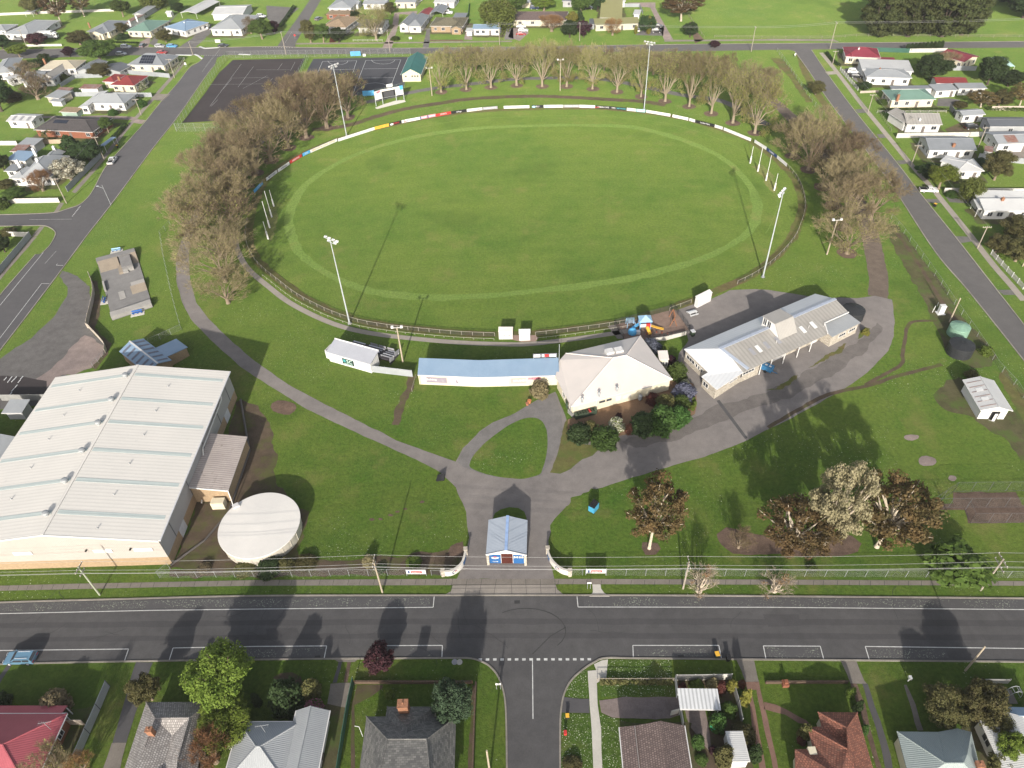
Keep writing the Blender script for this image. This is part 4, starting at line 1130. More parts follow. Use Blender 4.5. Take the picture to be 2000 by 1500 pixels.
# -- clubrooms: pale pink hipped roof
def clubrooms():
 z, zr=3.3, 5.6
 pk=mat('clubroom_roof', (.68, .615, .57), (.61, .56, .52), .18, .6, .25, stripe=(.25, .12, .02), dirt=((.42, .40, .39), .35, .66), fine=.05)
 vs=[(1105, 690, z), (1251, 655.5, z), (1314, 741, z), (1116, 794, z), (1084.5, 735.5, z), (1197, 699, zr), (1223, 694, zr), (1093, 703, z)]
 root, P, sides, ro=custom('clubrooms', 'clubrooms with pale pink hipped roof and cream walls behind a shrub garden', 'clubrooms', vs, [(3, 2, 6, 5), (2, 1, 6), (1, 0, 5, 6), (0, 7, 4, 3, 5)], [3, 2, 1, 0, 7, 4], WM['cream'], pk, ridges=[(3, 5), (2, 6), (1, 6), (0, 5), (5, 6)], oh=.4)
 fr=max(sides, key=lambda s:(s[1]-s[0]).length if facing(s[0], s[1], s[3])else 0)
 for px in((1190, 683), (1208, 680)):
  p=G(px[0], px[1]+7, z+1.5);b=MB();b.box((p.x, p.y, z+1.0), (1.7, 1.5, 1.3), .25);a_=b.bd('cooler_unit', M_TRIM, ro)
  b=MB();b.box((p.x, p.y-.78, z+1.25), (1.2, .06, .8), .25);b.bd('grille', M_LGREY, a_)
 for px in((1137, 779), (1170, 768), (1205, 758)):
  p=G(px[0], px[1]+2, z+.7);b=MB();b.tube((p.x, p.y, z), (p.x, p.y, z+1.1), .22, n=10);b.tube((p.x, p.y, z+1.1), (p.x, p.y, z+1.35), .36, .2, 10);b.bd('roof_cowl', M_GALV, ro)
 wdw(root, osd(fr, .30), fr[1]-fr[0], fr[3], 1.3, .5, 1.7, M_TRIMD)
 wdw(root, osd(fr, .37), fr[1]-fr[0], fr[3], 1.1, .5, 1.7, M_TRIMD)
 o, c, al, nr=sign_on(root, fr, .44, .49, 1.0, 2.3, M_LGREY, 'notice_board')
 b=MB();b.beam(c-al*.25, c+al*.25, .03, .8);b.bd('notice', M_WHITE, o)
 b=MB()
 for i in range(8):
  p=osd(fr, .515+i*.011, 1.0+i*.02)+fr[3]*.06;b.beam(p, p+UP*1.1, .12, .05)
 b.bd('vent_slat', M_LGREY, root)
 wdw(root, osd(fr, .76), fr[1]-fr[0], fr[3], 2.6, .25, 2.5, M_LGREY)
 b=MB();p=osd(fr, .68)+fr[3]*.7;b.lathe((p.x, p.y, .25), [(.3, 0), (.45, .25), (.45, 1.2), (.25, 1.45)], 14);tag(b.bd('gas_cylinder', M_GALV, loc=(p.x, p.y, 0)), 'grey gas cylinder against the cream clubroom wall above the garden', 'cylinder')
 b=MB();p=osd(fr, .235)+fr[3]*.25;b.tube((p.x, p.y, 0), (p.x, p.y, z-.1), .07, n=8);b.bd('downpipe', M_TRIM, root)
 lw=[s for s in sides if s[3].x<-.5 and facing(s[0], s[1], s[3], -.3)]
 if lw:
  s=max(lw, key=lambda s:(s[1]-s[0]).length)
  door(root, osd(s, .7), s[1]-s[0], s[3], 1.4, 2.1);wdw(root, osd(s, .45), s[1]-s[0], s[3], 1.4, 1.2, .9);wdw(root, osd(s, .88), s[1]-s[0], s[3], 1.0, 1.2, .9)
  # porch on the right
 k=block(V[6](1150, 1310), V[6](1228, 1308), V[6](1195, 1248), 2.9, 'skb', .4, oh=.15)
 b=MB();b.slab(k.polys, .14);b.bd('porch_roof', pk, root)
 b=MB()
 for pl in k.walls:b.poly(pl)
 b.bd('porch_wall', WM['cream'], root)
 for s in k.sides[:1]:
  for t in(.3, .7):wdw(root, osd(s, t), s[1]-s[0], s[3], 1.1, 1.2, .9)
 for t in(.3, .7):wdw(root, osd(k.sides[1], t), k.sides[1][1]-k.sides[1][0], k.sides[1][3], 1.1, 1.2, .9)
 return fr
CLUB=clubrooms()
# -- changerooms / social building on the right
def changerooms():
 b5=lambda x, y:(1310+x/5, 550+y/5)
 z=3.3
 A, Bn, Cn=b5(130, 658), b5(1410, 118), b5(1765, 290)
 a, bb=G(*A, z), G(*Bn, z)
 d=bb-a;d.z=0;L=d.length;d.normalize();v=Vector((d.y, -d.x, 0))
 rz=1.9
 rg=G(*b5(475, 655), z+rz)
 hw=(rg-a).dot(v);x0=(rg-a).dot(d)
 fe=G(*b5(775, 855), z);W_=(fe-a).dot(v)
 P=lambda s, q, zz:Vector((a.x+d.x*s+v.x*q, a.y+d.y*s+v.y*q, zz))
 h=lambda q:z+rz*(1-abs(q-hw)/hw)if q<hw else z+rz*(1-(q-hw)/(W_-hw))
 c=P(L/2, W_/2, 0)
 root=th('changerooms', 'long changeroom building with white metal front roof, grey sheeted back and raised viewing box', 'changerooms', c)
 mw=mat('change_white_roof', (.68, .685, .69), (.62, .63, .64), .2, .5, .3, stripe=(.76, .12, .02), fine=.04)
 b=MB();b.slab([(P(0, 0, z), P(L, 0, z), P(L, hw, z+rz), P(x0, hw, z+rz))], .15);ro=b.bd('roof', mw, root)
 s_cut=x0+(L-x0)*.78
 b=MB();b.slab([(P(x0+.9, hw+.25, h(hw+.25)), P(L, hw+.25, h(hw+.25)), P(L, hw+(W_-hw)*.62, h(hw+(W_-hw)*.62)), P(s_cut, hw+(W_-hw)*.62, h(hw+(W_-hw)*.62)), P(s_cut-1.5, W_, z), P(x0+.9+(0), W_, z))], .15)
 r2=b.bd('sheeted_roof', RM['asb'], root)
 b=MB();b.beam(P(x0, hw+.05, z+rz+.03), P(L, hw+.05, z+rz+.03), .7, .12);b.bd('box_gutter', clr('gutter_blue_grey', (.38, .42, .50)), ro)
 # white end wing: slopes from the ridge end out to the left end, then the low wing to the camera
 e1=G(*b5(740, 865), z)
 w0, w1, w2=G(*b5(300, 925), z-.3), G(*b5(450, 1055), z-.3), G(*b5(745, 868), z-.3)
 k1=G(*b5(365, 885), z-.15)
 b=MB();b.slab([(P(0, 0, z), P(x0, hw, z+rz), e1, k1)], .15);b.bd('roof', mw, root)
 b=MB();b.slab([(k1+UP*.02, e1+UP*.02, w1, w0)], .15);b.bd('roof', mw, root)
 b=MB();b.beam(P(x0+.4, hw, z+rz+.02), e1+UP*.1+d*.5, .8, .1);b.bd('box_gutter', MATS['gutter_blue_grey'], ro)
 # walls
 mb_=WM['block']
 def wallring(pts, tops, name='wall'):
  b=MB()
  for i in range(len(pts)-1):
   b.poly((Vector((*pts[i][:2], 0)), Vector((*pts[i+1][:2], 0)), Vector((*pts[i+1][:2], tops[i+1])), Vector((*pts[i][:2], tops[i]))))
  return b.bd(name, mb_, root)
 e=.35
 kk=k1-UP*0
 zin=lambda p, o:p-UP*o
 inw=lambda p, tgt, o:p+(tgt-p).normalized()*o
 cen=P(L*.3, W_*.5, z)
 q0=P(.3, .3, 0);q1=inw(k1, P(x0, hw, 0)*1, .3);q2=inw(w0, e1, .35);q3=inw(w1, k1, .35);q4=inw(e1, P(x0, hw, 0), .5)
 b=MB()
 ring=[q0, q1, q2, q3, q4, P(x0+1.2, W_-.4, 0)]
 tops=[z-.1, z-.2, z-.42, z-.42, z-.05, z]
 for i in range(len(ring)-1):
  b.poly((Vector((*ring[i][:2], 0)), Vector((*ring[i+1][:2], 0)), Vector((*ring[i+1][:2], tops[i+1])), Vector((*ring[i][:2], tops[i]))))
 yb=W_-1.9
 ve=s_cut-1.5
 pr=[P(x0+1.2, W_-.4, 0), P(x0+6.0, W_-.4, 0), P(x0+6.0, yb, 0), P(ve, yb, 0)]
 for i in range(3):b.poly((pr[i], pr[i+1], pr[i+1]+UP*(z+.1), pr[i]+UP*(z+.1)))
 b.poly((P(L-.3, .3, 0), P(.3, .3, 0), P(.3, .3, z-.1), P(L-.3, .3, z-.1)))
 b.poly((P(L-.3, W_*.7, 0), P(L-.3, .3, 0), P(L-.3, .3, z-.1), P(L-.3, hw, z+rz-.2), P(L-.3, W_*.7, h(W_*.7)-.2)))
 b.bd('wall', mb_, root)
 front=(pr[0], pr[1], z, v);ver=(pr[2], pr[3], z, v)
 wdw(root, osd(front, .35), d, v, 3.2, .7, 1.9, M_TRIM, bars=3)
 for t, kind in((.08, 'd'), (.2, 'w'), (.33, 'dd'), (.42, 'dd'), (.55, 'w'), (.68, 'd'), (.8, 'w'), (.93, 'dd')):
  p=osd(ver, t)
  if kind=='w':wdw(root, p, d, v, 1.4, .8, 1.5)
  else:door(root, p, d, v, .95 if kind=='d' else 1.9, 2.1, M_TRIM if kind=='dd' else M_DOOR)
 b=MB()
 for t in(.0, .16, .36, .58, .78):
  p=P(x0+6.2+(ve-x0-6.4)*t, W_-.2, 0);b.box((p.x, p.y, 0), (.16, .16, z-.05))
 b.bd('verandah_post', M_TRIM, root)
 lw=(q2, q3, z-.4, Vector(((q3-q2).y, -(q3-q2).x, 0)).normalized())
 lw=(Vector((*q2[:2], 0)), Vector((*q3[:2], 0)), z-.4, lw[3])
 wdw(root, osd(lw, .28), lw[1]-lw[0], lw[3], 1.6, 1.1, 1.0)
 lw2=(Vector((*q0[:2], 0)), Vector((*q1[:2], 0)), z, Vector(((q1-q0).y, -(q1-q0).x, 0)).normalized())
 wdw(root, osd(lw2, .25), lw2[1]-lw2[0], lw2[3], 2.8, .9, 1.4, bars=2)
 for t in(.52, .62, .75):wdw(root, osd(lw2, t), lw2[1]-lw2[0], lw2[3], .6, .9, 1.4, bars=0)
 fw_=(Vector((*q3[:2], 0)), Vector((*q4[:2], 0)), z, Vector(((q4-q3).y, -(q4-q3).x, 0)).normalized())
 wdw(root, osd(fw_, .62), fw_[1]-fw_[0], fw_[3], 2.6, .35, 1.9, M_LGREY);wdw(root, osd(fw_, .92), fw_[1]-fw_[0], fw_[3], .5, 1.0, 1.5, M_TRIMD, bars=0)
 # right-hand lower wing
 zz=z-.2
 k=block(b5(1580, 540), b5(1855, 400), b5(1730, 300), zz, 'skb', .45, oh=.25)
 b=MB();b.slab(k.polys, .12);b.bd('wing_roof', RM['pale'], root)
 b=MB();[b.poly(pl)for pl in k.walls];b.bd('wing_wall', mb_, root)
 for t in(.42, .8):wdw(root, osd(k.sides[0], t), k.u, k.sides[0][3], 2.2, .8, 1.4, bars=2)
 b=MB();b.beam(P(s_cut-1.5, W_, z+.05), P(s_cut, hw+(W_-hw)*.62, h(hw+(W_-hw)*.62)+.05), .2, .25);b.beam(P(s_cut, hw+(W_-hw)*.62, h(hw+(W_-hw)*.62)+.05), P(L, hw+(W_-hw)*.62, h(hw+(W_-hw)*.62)+.05), .2, .25);b.bd('barge_board', M_TRIM, r2)
 # viewing box: tall skew-roofed storey over the ridge
 g0=G(*b5(880, 430), z+.6)
 t0=z+3.9
 s0=(G(*b5(905, 335), t0)-a).dot(d);s1=(G(*b5(1080, 262), t0)-a).dot(d)
 q_f=max(.3, (G(*b5(905, 335), t0)-a).dot(v));q_r=(G(*b5(1020, 418), t0)-a).dot(v);q_e=min(W_*.97, max(q_r+2, (G(*b5(1095, 572), z+.4)-a).dot(v)))
 b=MB();b.slab([(P(s0, q_f-.3, t0-.2), P(s1, q_f-.3, t0-.2), P(s1, q_r, t0+.1), P(s0, q_r, t0+.1)), (P(s0, q_r, t0+.1), P(s1, q_r, t0+.1), P(s1, q_e, h(q_e)+.15), P(s0, q_e, h(q_e)+.15))], .14)
 vb=b.bd('viewing_box_roof', mat('viewing_roof', (.38, .36, .335), (.33, .315, .295), .3, .6, stripe=(.4, .2, .02)), root)
 b=MB()
 for s in(s0+.12, s1-.12):
  b.poly((P(s, q_f, z), P(s, q_e-.1, h(q_e-.1)), P(s, q_r, t0), P(s, q_f, t0-.25)))
 b.poly((P(s1-.12, q_f, z), P(s0+.12, q_f, z), P(s0+.12, q_f, t0-.25), P(s1-.12, q_f, t0-.25)))
 b.bd('viewing_box_wall', WM['white'], root)
 for qq in(q_f+.75, q_f+2.0):wdw(root, P(s0+.12, qq, z), v, -d, 1.0, 1.7, 1.9, bars=1)
 for q_ in range(3):
  pass
 for px, mm in(((796, 685), M_GREYT), ((858, 658), M_WHITE), ((938, 622), M_GREYT), ((1045, 575), M_GREYT), ((1290, 470), M_WHITE), ((1393, 425), M_WHITE)):
  p=G(*b5(*px), z+.9);s, q=(p-a).dot(d), (p-a).dot(v)
  b=MB();b.slab([(P(s-.45, q-.9, h(q-.9)+.1), P(s+.45, q-.9, h(q-.9)+.1), P(s+.45, q+.9, h(q+.9)+.1), P(s-.45, q+.9, h(q+.9)+.1))], .06);b.bd('rooflight', mm, r2)
 for px in((1030, 600), (1345, 455), (1497, 430)):
  p=G(*b5(*px), z+.8);b=MB();b.tube(p-UP*.3, p+UP*.8, .05);b.bd('vent_pipe', M_TRIM, r2)
 return P, L, W_, z
CHG=changerooms()
# -- gatehouse
def gatehouse():
 zE=2.9
 k=block((949, 1083), (1028.5, 1084), (1027, 1016), zE, 'gv', 1.25, oh=.3)
 root=th('gatehouse', 'pale blue roofed ticket gatehouse with blue and brick red front in the park entrance', 'gatehouse', k.p(k.w/2, k.d/2, 0))
 b=MB();b.slab(k.polys, .13);ro=b.bd('roof', mat('gate_roof', (.37, .41, .47), (.335, .375, .435), .3, .5, stripe=(.3, .12, .02), fine=.05), root)
 b=MB();b.beam(k.p(k.w/2, 0)+UP*.05, k.p(k.w/2, k.d)+UP*.05, .5, .08);b.bd('ridge_cap', clr('ridge_blue', (.30, .42, .66)), ro)
 b=MB();b.beam(k.p(0, -.05)-UP*.08, k.p(k.w/2, -.05)-UP*.08, .12, .34);b.beam(k.p(k.w/2, -.05)-UP*.08, k.p(k.w, -.05)-UP*.08, .12, .34);b.bd('barge_board', M_TRIM, ro)
 b=MB();[b.poly(pl)for pl in k.walls];b.bd('wall', WM['white'], root)
 f=k.sides[0]
 mbl=clr('gate_blue', (.030, .115, .30))
 for t0, t1 in((.03, .34), (.68, .97)):
  o, c, al, nr=sign_on(root, f, t0, t1, .05, 2.5, mbl, 'blue_panel')
  if t0<.1:
   b=MB();b.beam(c+UP*.45-al*.3, c+UP*.15, .03, .35);b.beam(c+UP*.15, c+UP*.45+al*.3, .03, .35);b.bd('emblem', M_WHITE, o)
   b=MB();b.beam(c+UP*.6-al*.15, c+UP*.6+al*.15, .04, .3);b.bd('emblem', M_RED, o)
   text('CLUB', .38, M_WHITE, o, c-UP*.75, al, UP)
  else:
   for i in range(4):
    b=MB();b.beam(c+al*(-.36+i*.24)+UP*.62-al*.08, c+al*(-.36+i*.24)+UP*.62+al*.08, .03, .45);b.bd('ticket_window', clr('ticket_window_cream', (.72, .66, .5)), o)
 o, c, al, nr=sign_on(root, f, .355, .665, .05, 2.75, clr('gate_maroon', (.085, .022, .016)), 'brick_gate')
 b=MB()
 for i in range(6):b.beam(c+al*(-.42+i*.168)-UP*1.1, c+al*(-.42+i*.168)+UP*.7, .04, .05)
 b.bd('gate_bar', M_BLACK, o)
 text('GATE', .32, M_WHITE, root, k.p(k.w/2, -.13)-UP*.02-UP*.12, k.u, UP)
 b=MB()
 for t in(-.01, 1.01):p=f[0].lerp(f[1], t);b.box((p.x, p.y-.25, 0), (.4, .4, zE-.1))
 b.bd('pier', WM['block'], root)
 return k
GK=gatehouse()
sh('grass_island', wob(gp([(962, 1015), (966, 1003), (978, 995), (995, 991), (1012, 993), (1024, 1000), (1029, 1012), (1027, 1050), (960, 1050)]), .1, .8, 31), .026, M_LAWN)
# -- team dugouts by the boundary
def dugout(pts, label, words=None, zt=2.3, mm=None):
 k=block(*pts, zt, 'skb', .35, oh=.08, t=.1)
 root=th('dugout', label, 'dugout', k.p(k.w/2, k.d/2, 0), None)
 b=MB();b.slab(k.polys, .1);b.bd('roof', mm or M_TRIM, root)
 b=MB();[b.poly(k.walls[i])for i in(0, 1, 3)];b.bd('wall', M_TRIM, root)
 b=MB();b.beam(k.p(.2, .6, .45), k.p(k.w-.2, .6, .45), .4, .06);b.bd('bench', M_GREYT, root)
 if words:
  f=k.sides[0];c=(f[0]+f[1])/2+f[3]*.03+UP*1.2
  text(words, .6, M_GREYT, root, c, f[1]-f[0], UP, width=k.w*.6)
 return k
dugout(((973, 648), (1001.5, 648), (1001, 640.5)), 'white dugout with cream roof, left of the pair beside the boundary rail', 'HOME TEAM', mm=clr('dugout_cream', (.70, .64, .58)))
k_=dugout(((1013, 651), (1036, 650.5), (1038, 644.5)), 'white dugout painted with black cars, right of the pair beside the boundary rail', 'RACING')
dugout((V[6](1457, 840), V[6](1568, 785), V[6](1548, 765)), 'plain white timekeeper box at the corner of the asphalt by the oval', None, 2.6)
# -- netball pavilion
k_=None
def pavilion():
 root, ks, ro=bldg('netball_pavilion', 'netball pavilion with teal green gable roof beside the courts', 'pavilion', [(V[1](1130, 583), V[1](1290, 580), V[1](1298, 445), 3.0, 'gv', 2.2, dict(win=False))], WM['cream'], 'teal', 2, win=False)
 k=ks[0][0];f=k.sides[0]
 for t in(.2, .55, .7, .85):wdw(root, osd(f, t), f[1]-f[0], f[3], .55, .5, 1.9, M_TRIMD, bars=0)
pavilion()
# ------------------------------------------------------------------ trees and shrubs
BARK=mat('bark_grey_brown', (.26, .205, .15), (.17, .135, .10), 2.5, .9, .1, fine=.3)
BARKL=mat('bark_light_brown', (.30, .25, .18), (.22, .18, .13), 2.5, .9, .1, fine=.3)
BARKP=mat('bark_pale', (.52, .45, .36), (.38, .31, .235), 2.0, .9, .1, fine=.2)
BARKD=mat('bark_dark', (.10, .08, .065), (.07, .055, .045), 2, .9, .1, fine=.2)
TWIG=lfm('twig_grey_brown', (.235, .185, .112), (.172, .134, .08), .5, .1)
TWIGY=lfm('twig_yellow_brown', (.27, .23, .135), (.20, .165, .10), .5, .1)
TWIGP=lfm('twig_pale', (.40, .34, .25), (.30, .25, .19), .5, .05)
TWIGO=lfm('twig_orange_brown', (.27, .15, .06), (.20, .12, .06), .5, .1)
YOUNG=lfm('young_leaf', (.25, .25, .07), (.21, .20, .065), .6, .3)
LEAF=dict(green=lfm('leaf_green', (.055, .095, .020), (.085, .125, .028)), bright=lfm('leaf_bright', (.105, .150, .020), (.145, .180, .030)), dark=lfm('leaf_dark', (.028, .050, .018), (.042, .066, .022)), olive=lfm('leaf_olive', (.085, .088, .030), (.125, .112, .045)), gum=lfm('leaf_russet', (.160, .103, .043), (.092, .080, .032), .5), pale=lfm('leaf_pale_khaki', (.27, .23, .145), (.19, .165, .10)), plum=lfm('leaf_plum', (.050, .018, .024), (.035, .014, .020), trans=.1), yellow=lfm('leaf_yellow', (.22, .20, .04), (.17, .17, .04)), white=lfm('leaf_white_blossom', (.52, .49, .42), (.34, .33, .26)), pink=lfm('leaf_pink_blossom', (.50, .16, .24), (.42, .13, .19)), cauli=lfm('leaf_deep_green', (.050, .080, .042), (.036, .062, .032), trans=.1), conifer=lfm('leaf_cypress', (.040, .052, .016), (.058, .066, .022), trans=.05), willow=lfm('leaf_willow', (.13, .155, .035), (.10, .13, .03)), fern=lfm('leaf_lush', (.060, .115, .026), (.045, .09, .02)), lav=lfm('leaf_grey_violet', (.13, .135, .19), (.10, .11, .14)), lime=lfm('leaf_lime', (.13, .18, .03), (.10, .15, .03)), redb=lfm('leaf_red_brown', (.15, .055, .04), (.11, .05, .035)), fresh=lfm('leaf_fresh_green', (.080, .150, .028), (.11, .18, .035)), ivory=lfm('leaf_tan', (.26, .21, .12), (.16, .14, .07)))
def quad_mesh(name, verts, material):
 n=len(verts)
 me=bpy.data.meshes.new(name)
 me.vertices.add(n*4);me.loops.add(n*4);me.polygons.add(n)
 me.vertices.foreach_set('co', verts.reshape(-1).astype(np.float32))
 me.loops.foreach_set('vertex_index', np.arange(n*4, dtype=np.int32))
 me.polygons.foreach_set('loop_start', np.arange(0, n*4, 4, dtype=np.int32))
 me.polygons.foreach_set('loop_total', np.full(n, 4, dtype=np.int32))
 me.materials.append(material);me.update(calc_edges=True);me.validate()
 return me
def unit(a):return a/np.maximum(np.linalg.norm(a, axis=1, keepdims=True), 1e-6)
def lq(pos, nrm, size, rng, aspect=.62):
 t=unit(np.cross(nrm, rng.normal(size=pos.shape)))
 b=np.cross(nrm, t)
 s=size*rng.uniform(.6, 1.35, (len(pos), 1))
 t=t*s;b=b*s*aspect
 return np.stack([pos-t*.9, pos-b, pos+t*.9, pos+b], axis=1)
def ribbon(p, q, w, rng):
 d=q-p
 s=unit(np.cross(d, rng.normal(size=p.shape)))*np.asarray(w).reshape(-1, 1)/2
 return np.stack([p-s, p+s, q+s*.35, q-s*.35], axis=1)
def link(name, me, parent):
 o=bpy.data.objects.new(name, me);COL.objects.link(o);o.parent=parent;return o
PROTO={}
def proto_root(key):
 o=bpy.data.objects.new('tree', None);COL.objects.link(o);OFF[o.name]=Vector((0, 0, 0));return o
def bare_proto(seed, H=14.0, leafy=1500, twigm=None, spread=1.0, dense=1.0, bark=None, tuft=None, low=False):
 rng=np.random.default_rng(seed);r=random.Random(seed)
 mb=MB();tw_p, tw_q, tw_w=[], [], []
 def jit(v, a):return(v+Vector((r.uniform(-a, a), r.uniform(-a, a), r.uniform(-a*.6, a*.6)))).normalized()
 def br(p, d, L, rad, lev):
  k=3 if lev<3 else 2
  for i in range(k):
   q=p+d*(L/k)
   r2=rad*.86
   if lev<=2:mb.tube(p, q, rad, r2, 7 if lev==0 else 5, cap=False)
   else:tw_p.append(p);tw_q.append(q);tw_w.append(rad*2)
   p, rad=q, r2
   d=jit(d, .2);d.z+=.06;d.normalize()
   if lev>=2 and lev<5 and r.random()<.55*dense:br(p, jit(d, .75), L*.62, rad*.55, lev+1)
  if lev<5:
   for _ in range(3 if lev<4 else 2):br(p, jit(d, .55 if lev else .6), L*r.uniform(.62, .82), rad*.66, lev+1)
  else:
   for _ in range(int(5*dense)):
    e=p+jit(d, .9)*r.uniform(.5, 1.1)-d*r.uniform(0, .6)
    tw_p.append(p-d*r.uniform(0, L*.6));tw_q.append(e);tw_w.append(.045)
 z=0
 mb.tube((0, 0, -.1), (0, 0, .25), .75, .58, 9, False)
 top=Vector((r.uniform(-.15, .15), r.uniform(-.15, .15), H*.16))
 mb.tube((0, 0, .25), top, .58, .46, 9, False)
 nl=6
 for i in range(nl):
  a=6.283*i/nl+r.uniform(-.3, .3);sl=r.uniform(.35, .85)*spread
  br(top-Vector((0, 0, r.uniform(0, .8))), Vector((math.cos(a)*sl, math.sin(a)*sl, 1)).normalized(), H*.30, .25, 1)
 for i in range(4):
  a=r.uniform(0, 6.283);br(top-Vector((0, 0, r.uniform(0, .5))), Vector((math.cos(a), math.sin(a), r.uniform(.15, .5))).normalized(), H*.2, .13, 2)
 br(top, Vector((r.uniform(-.1, .1), r.uniform(-.1, .1), 1)).normalized(), H*.28, .26, 1)
 root=proto_root('bare')
 mb.bd('trunk', bark or BARK, root)
 P, Q, Wd=np.array(tw_p), np.array(tw_q), np.array(tw_w)
 link('twigs', quad_mesh('twigs', ribbon(P, Q, np.maximum(Wd, .05), rng), twigm or TWIG), root)
 if leafy:
  k=rng.integers(0, len(Q), leafy)
  if low:zz=np.argsort(Q[:, 2]);k=zz[(rng.random(leafy)**1.7*len(Q)).astype(int)]
  pos=Q[k]+rng.normal(size=(leafy, 3))*.25
  link('young_leaves', quad_mesh('young_leaves', lq(pos, unit(rng.normal(size=(leafy, 3))), .17, rng), YOUNG), root)
 if tuft:
  k=rng.integers(0, len(Q), 9);pos=np.repeat(Q[k], tuft[1]//9, 0)+rng.normal(size=(9*(tuft[1]//9), 3))*.28
  link('leaf_tufts', quad_mesh('leaf_tufts', lq(pos, unit(rng.normal(size=pos.shape)), .16, rng), TWIGO), root)
 allp=np.concatenate([P, Q])
 return root, float(np.percentile(allp[:, 2], 99.5)), 2*float(np.percentile(np.hypot(allp[:, 0], allp[:, 1]), 96))
def lfp(seed, leaf, bark, clumps=26, cr=1.5, n=260, size=.34, shape='round', trunk_h=.28, flat=1.0, gaps=0.0, limbs=True, extra=None, tr=1.0):
 """nominal crown: 10 m tall tree, 9 m wide"""
 rng=np.random.default_rng(seed);r=random.Random(seed)
 H, Wd=10.0, 9.0
 root=proto_root(leaf)
 cs=[]
 zc, rz, rx=H*(1+trunk_h)/2, H*(1-trunk_h)/2, Wd/2
 tries=0
 while len(cs)<clumps and tries<4000:
  tries+=1
  if shape=='cone':
   z=r.uniform(.04, 1)**1.35;rr=(1-z)*(rx-.5)+.25;a=r.uniform(0, 6.283);rad=rr*math.sqrt(r.uniform(.35, 1))
   c=Vector((math.cos(a)*rad, math.sin(a)*rad, .7+z*(H-1.4)));k=cr*(1.15-.6*z)
  elif shape=='column':
   z=r.random();rr=(rx-.6)*(1-abs(z*2-1)**3)**.5;a=r.uniform(0, 6.283);rad=rr*math.sqrt(r.random())
   c=Vector((math.cos(a)*rad, math.sin(a)*rad, .8+z*(H-1.6)));k=cr
  else:
   v=Vector((r.gauss(0, 1), r.gauss(0, 1), r.gauss(0, 1)));v.normalize()
   s=r.uniform(.35, 1)**.6
   k=cr*r.uniform(.7, 1.25)
   c=Vector((v.x*(rx-k*.7)*s, v.y*(rx-k*.7)*s, zc+v.z*(rz-k*.7)*s))
   if shape=='dome':c.z=abs(v.z)*(H-k)*s+.1
  if any((c-o).length<(k+ko)*(.42+gaps)for o, ko in cs):continue
  cs.append((c, k))
 pos, nrm=[], []
 for c, k in cs:
  v=unit(rng.normal(size=(n, 3)))
  rad=k*rng.uniform(.55, 1.05, (n, 1))*(1+.22*np.sin(v[:, :1]*5+c.x)*np.cos(v[:, 1:2]*4+c.y))
  p=np.array(c)+v*rad*np.array([1, 1, .8*flat])
  if shape=='willow':
   low=rng.random(n)<.65
   p[low, 2]-=np.abs(rng.normal(size=low.sum()))*1.9
  pos.append(p);nrm.append(unit(v+rng.normal(size=(n, 3))*.55+np.array([0, 0, .25])))
 pos, nrm=np.concatenate(pos), np.concatenate(nrm)
 keep=pos[:, 2]>.05
 pos, nrm=pos[keep], nrm[keep]
 q=lq(pos, nrm, size, rng)
 mb=MB()
 if limbs:
  top=Vector((r.uniform(-.3, .3), r.uniform(-.3, .3), H*trunk_h+.3))
  mb.tube((0, 0, -.1), (0, 0, .3), .50*tr, .36*tr, 9, False);mb.tube((0, 0, .3), top, .36*tr, .27*tr, 9, False)
  for c, k in cs[:30]:
   mid=top.lerp(c, .5)+Vector((r.uniform(-.4, .4), r.uniform(-.4, .4), .3))
   mb.tube(top, mid, .17, .11, 6, False);mb.tube(mid, c, .11, .05, 5, False)
   e=c+(c-mid).normalized()*k*.8;mb.tube(c, e, .05, .02, 4, False)
 else:
  for i in range(5):
   a=i*1.257;mb.tube((0, 0, -.1), (math.cos(a)*1.3, math.sin(a)*1.3, H*.45), .22, .08, 6, False)
 shrub=not limbs
 mb.bd('stem' if shrub else 'trunk', BARKS[bark], root)
 link('foliage' if shrub else 'crown', quad_mesh('leaves', q, LEAF[leaf]), root)
 if extra:
  k=rng.choice(len(pos), int(len(pos)*extra[1]), replace=False)
  link(extra[2], quad_mesh(extra[2], lq(pos[k]+nrm[k]*.12, nrm[k], size*.9, rng), LEAF[extra[0]]), root)
 return root, H, Wd
BARKS=dict(b=BARK, p=BARKP, d=BARKD)
for i in range(5):PROTO['bare', i]=bare_proto(10+i, leafy=(300, 900, 500, 1400, 200)[i], spread=(1, 1.25, .85, 1.1, 1.4)[i], dense=(1.15, 1.0, 1.25, 1.1, .95)[i])
for i in range(4):PROTO['budding', i]=bare_proto(30+i, leafy=(5200, 3600, 6500, 4200)[i], twigm=TWIGY, spread=(1, 1.2, .85, 1.05)[i], dense=(.7, .6, .8, .65)[i], bark=BARKL, low=True)
PROTO['twig_small', 0]=bare_proto(40, 8, 200, spread=1.3, dense=.7)
PROTO['twig_orange', 0]=bare_proto(41, 8, 0, TWIGO, 1.2, .8)
PROTO['pruned', 0]=bare_proto(42, 6, 60, TWIGP, 1.5, .3, BARKP, ('orange_leaf', 260))
for i in range(3):PROTO['green', i]=lfp(50+i, 'green', 'b', 34, 1.35, 450, .22)
for i in range(2):PROTO['bright', i]=lfp(60+i, 'bright', 'b', 40, 1.25, 620, .17)
PROTO['bigleaf', 0]=lfp(63, 'fresh', 'b', 44, 1.2, 75, .62)
for i in range(2):PROTO['dark', i]=lfp(66+i, 'dark', 'd', 36, 1.4, 480, .22, trunk_h=.12)
for i in range(2):PROTO['olive', i]=lfp(70+i, 'olive', 'b', 36, 1.3, 520, .19, trunk_h=.15)
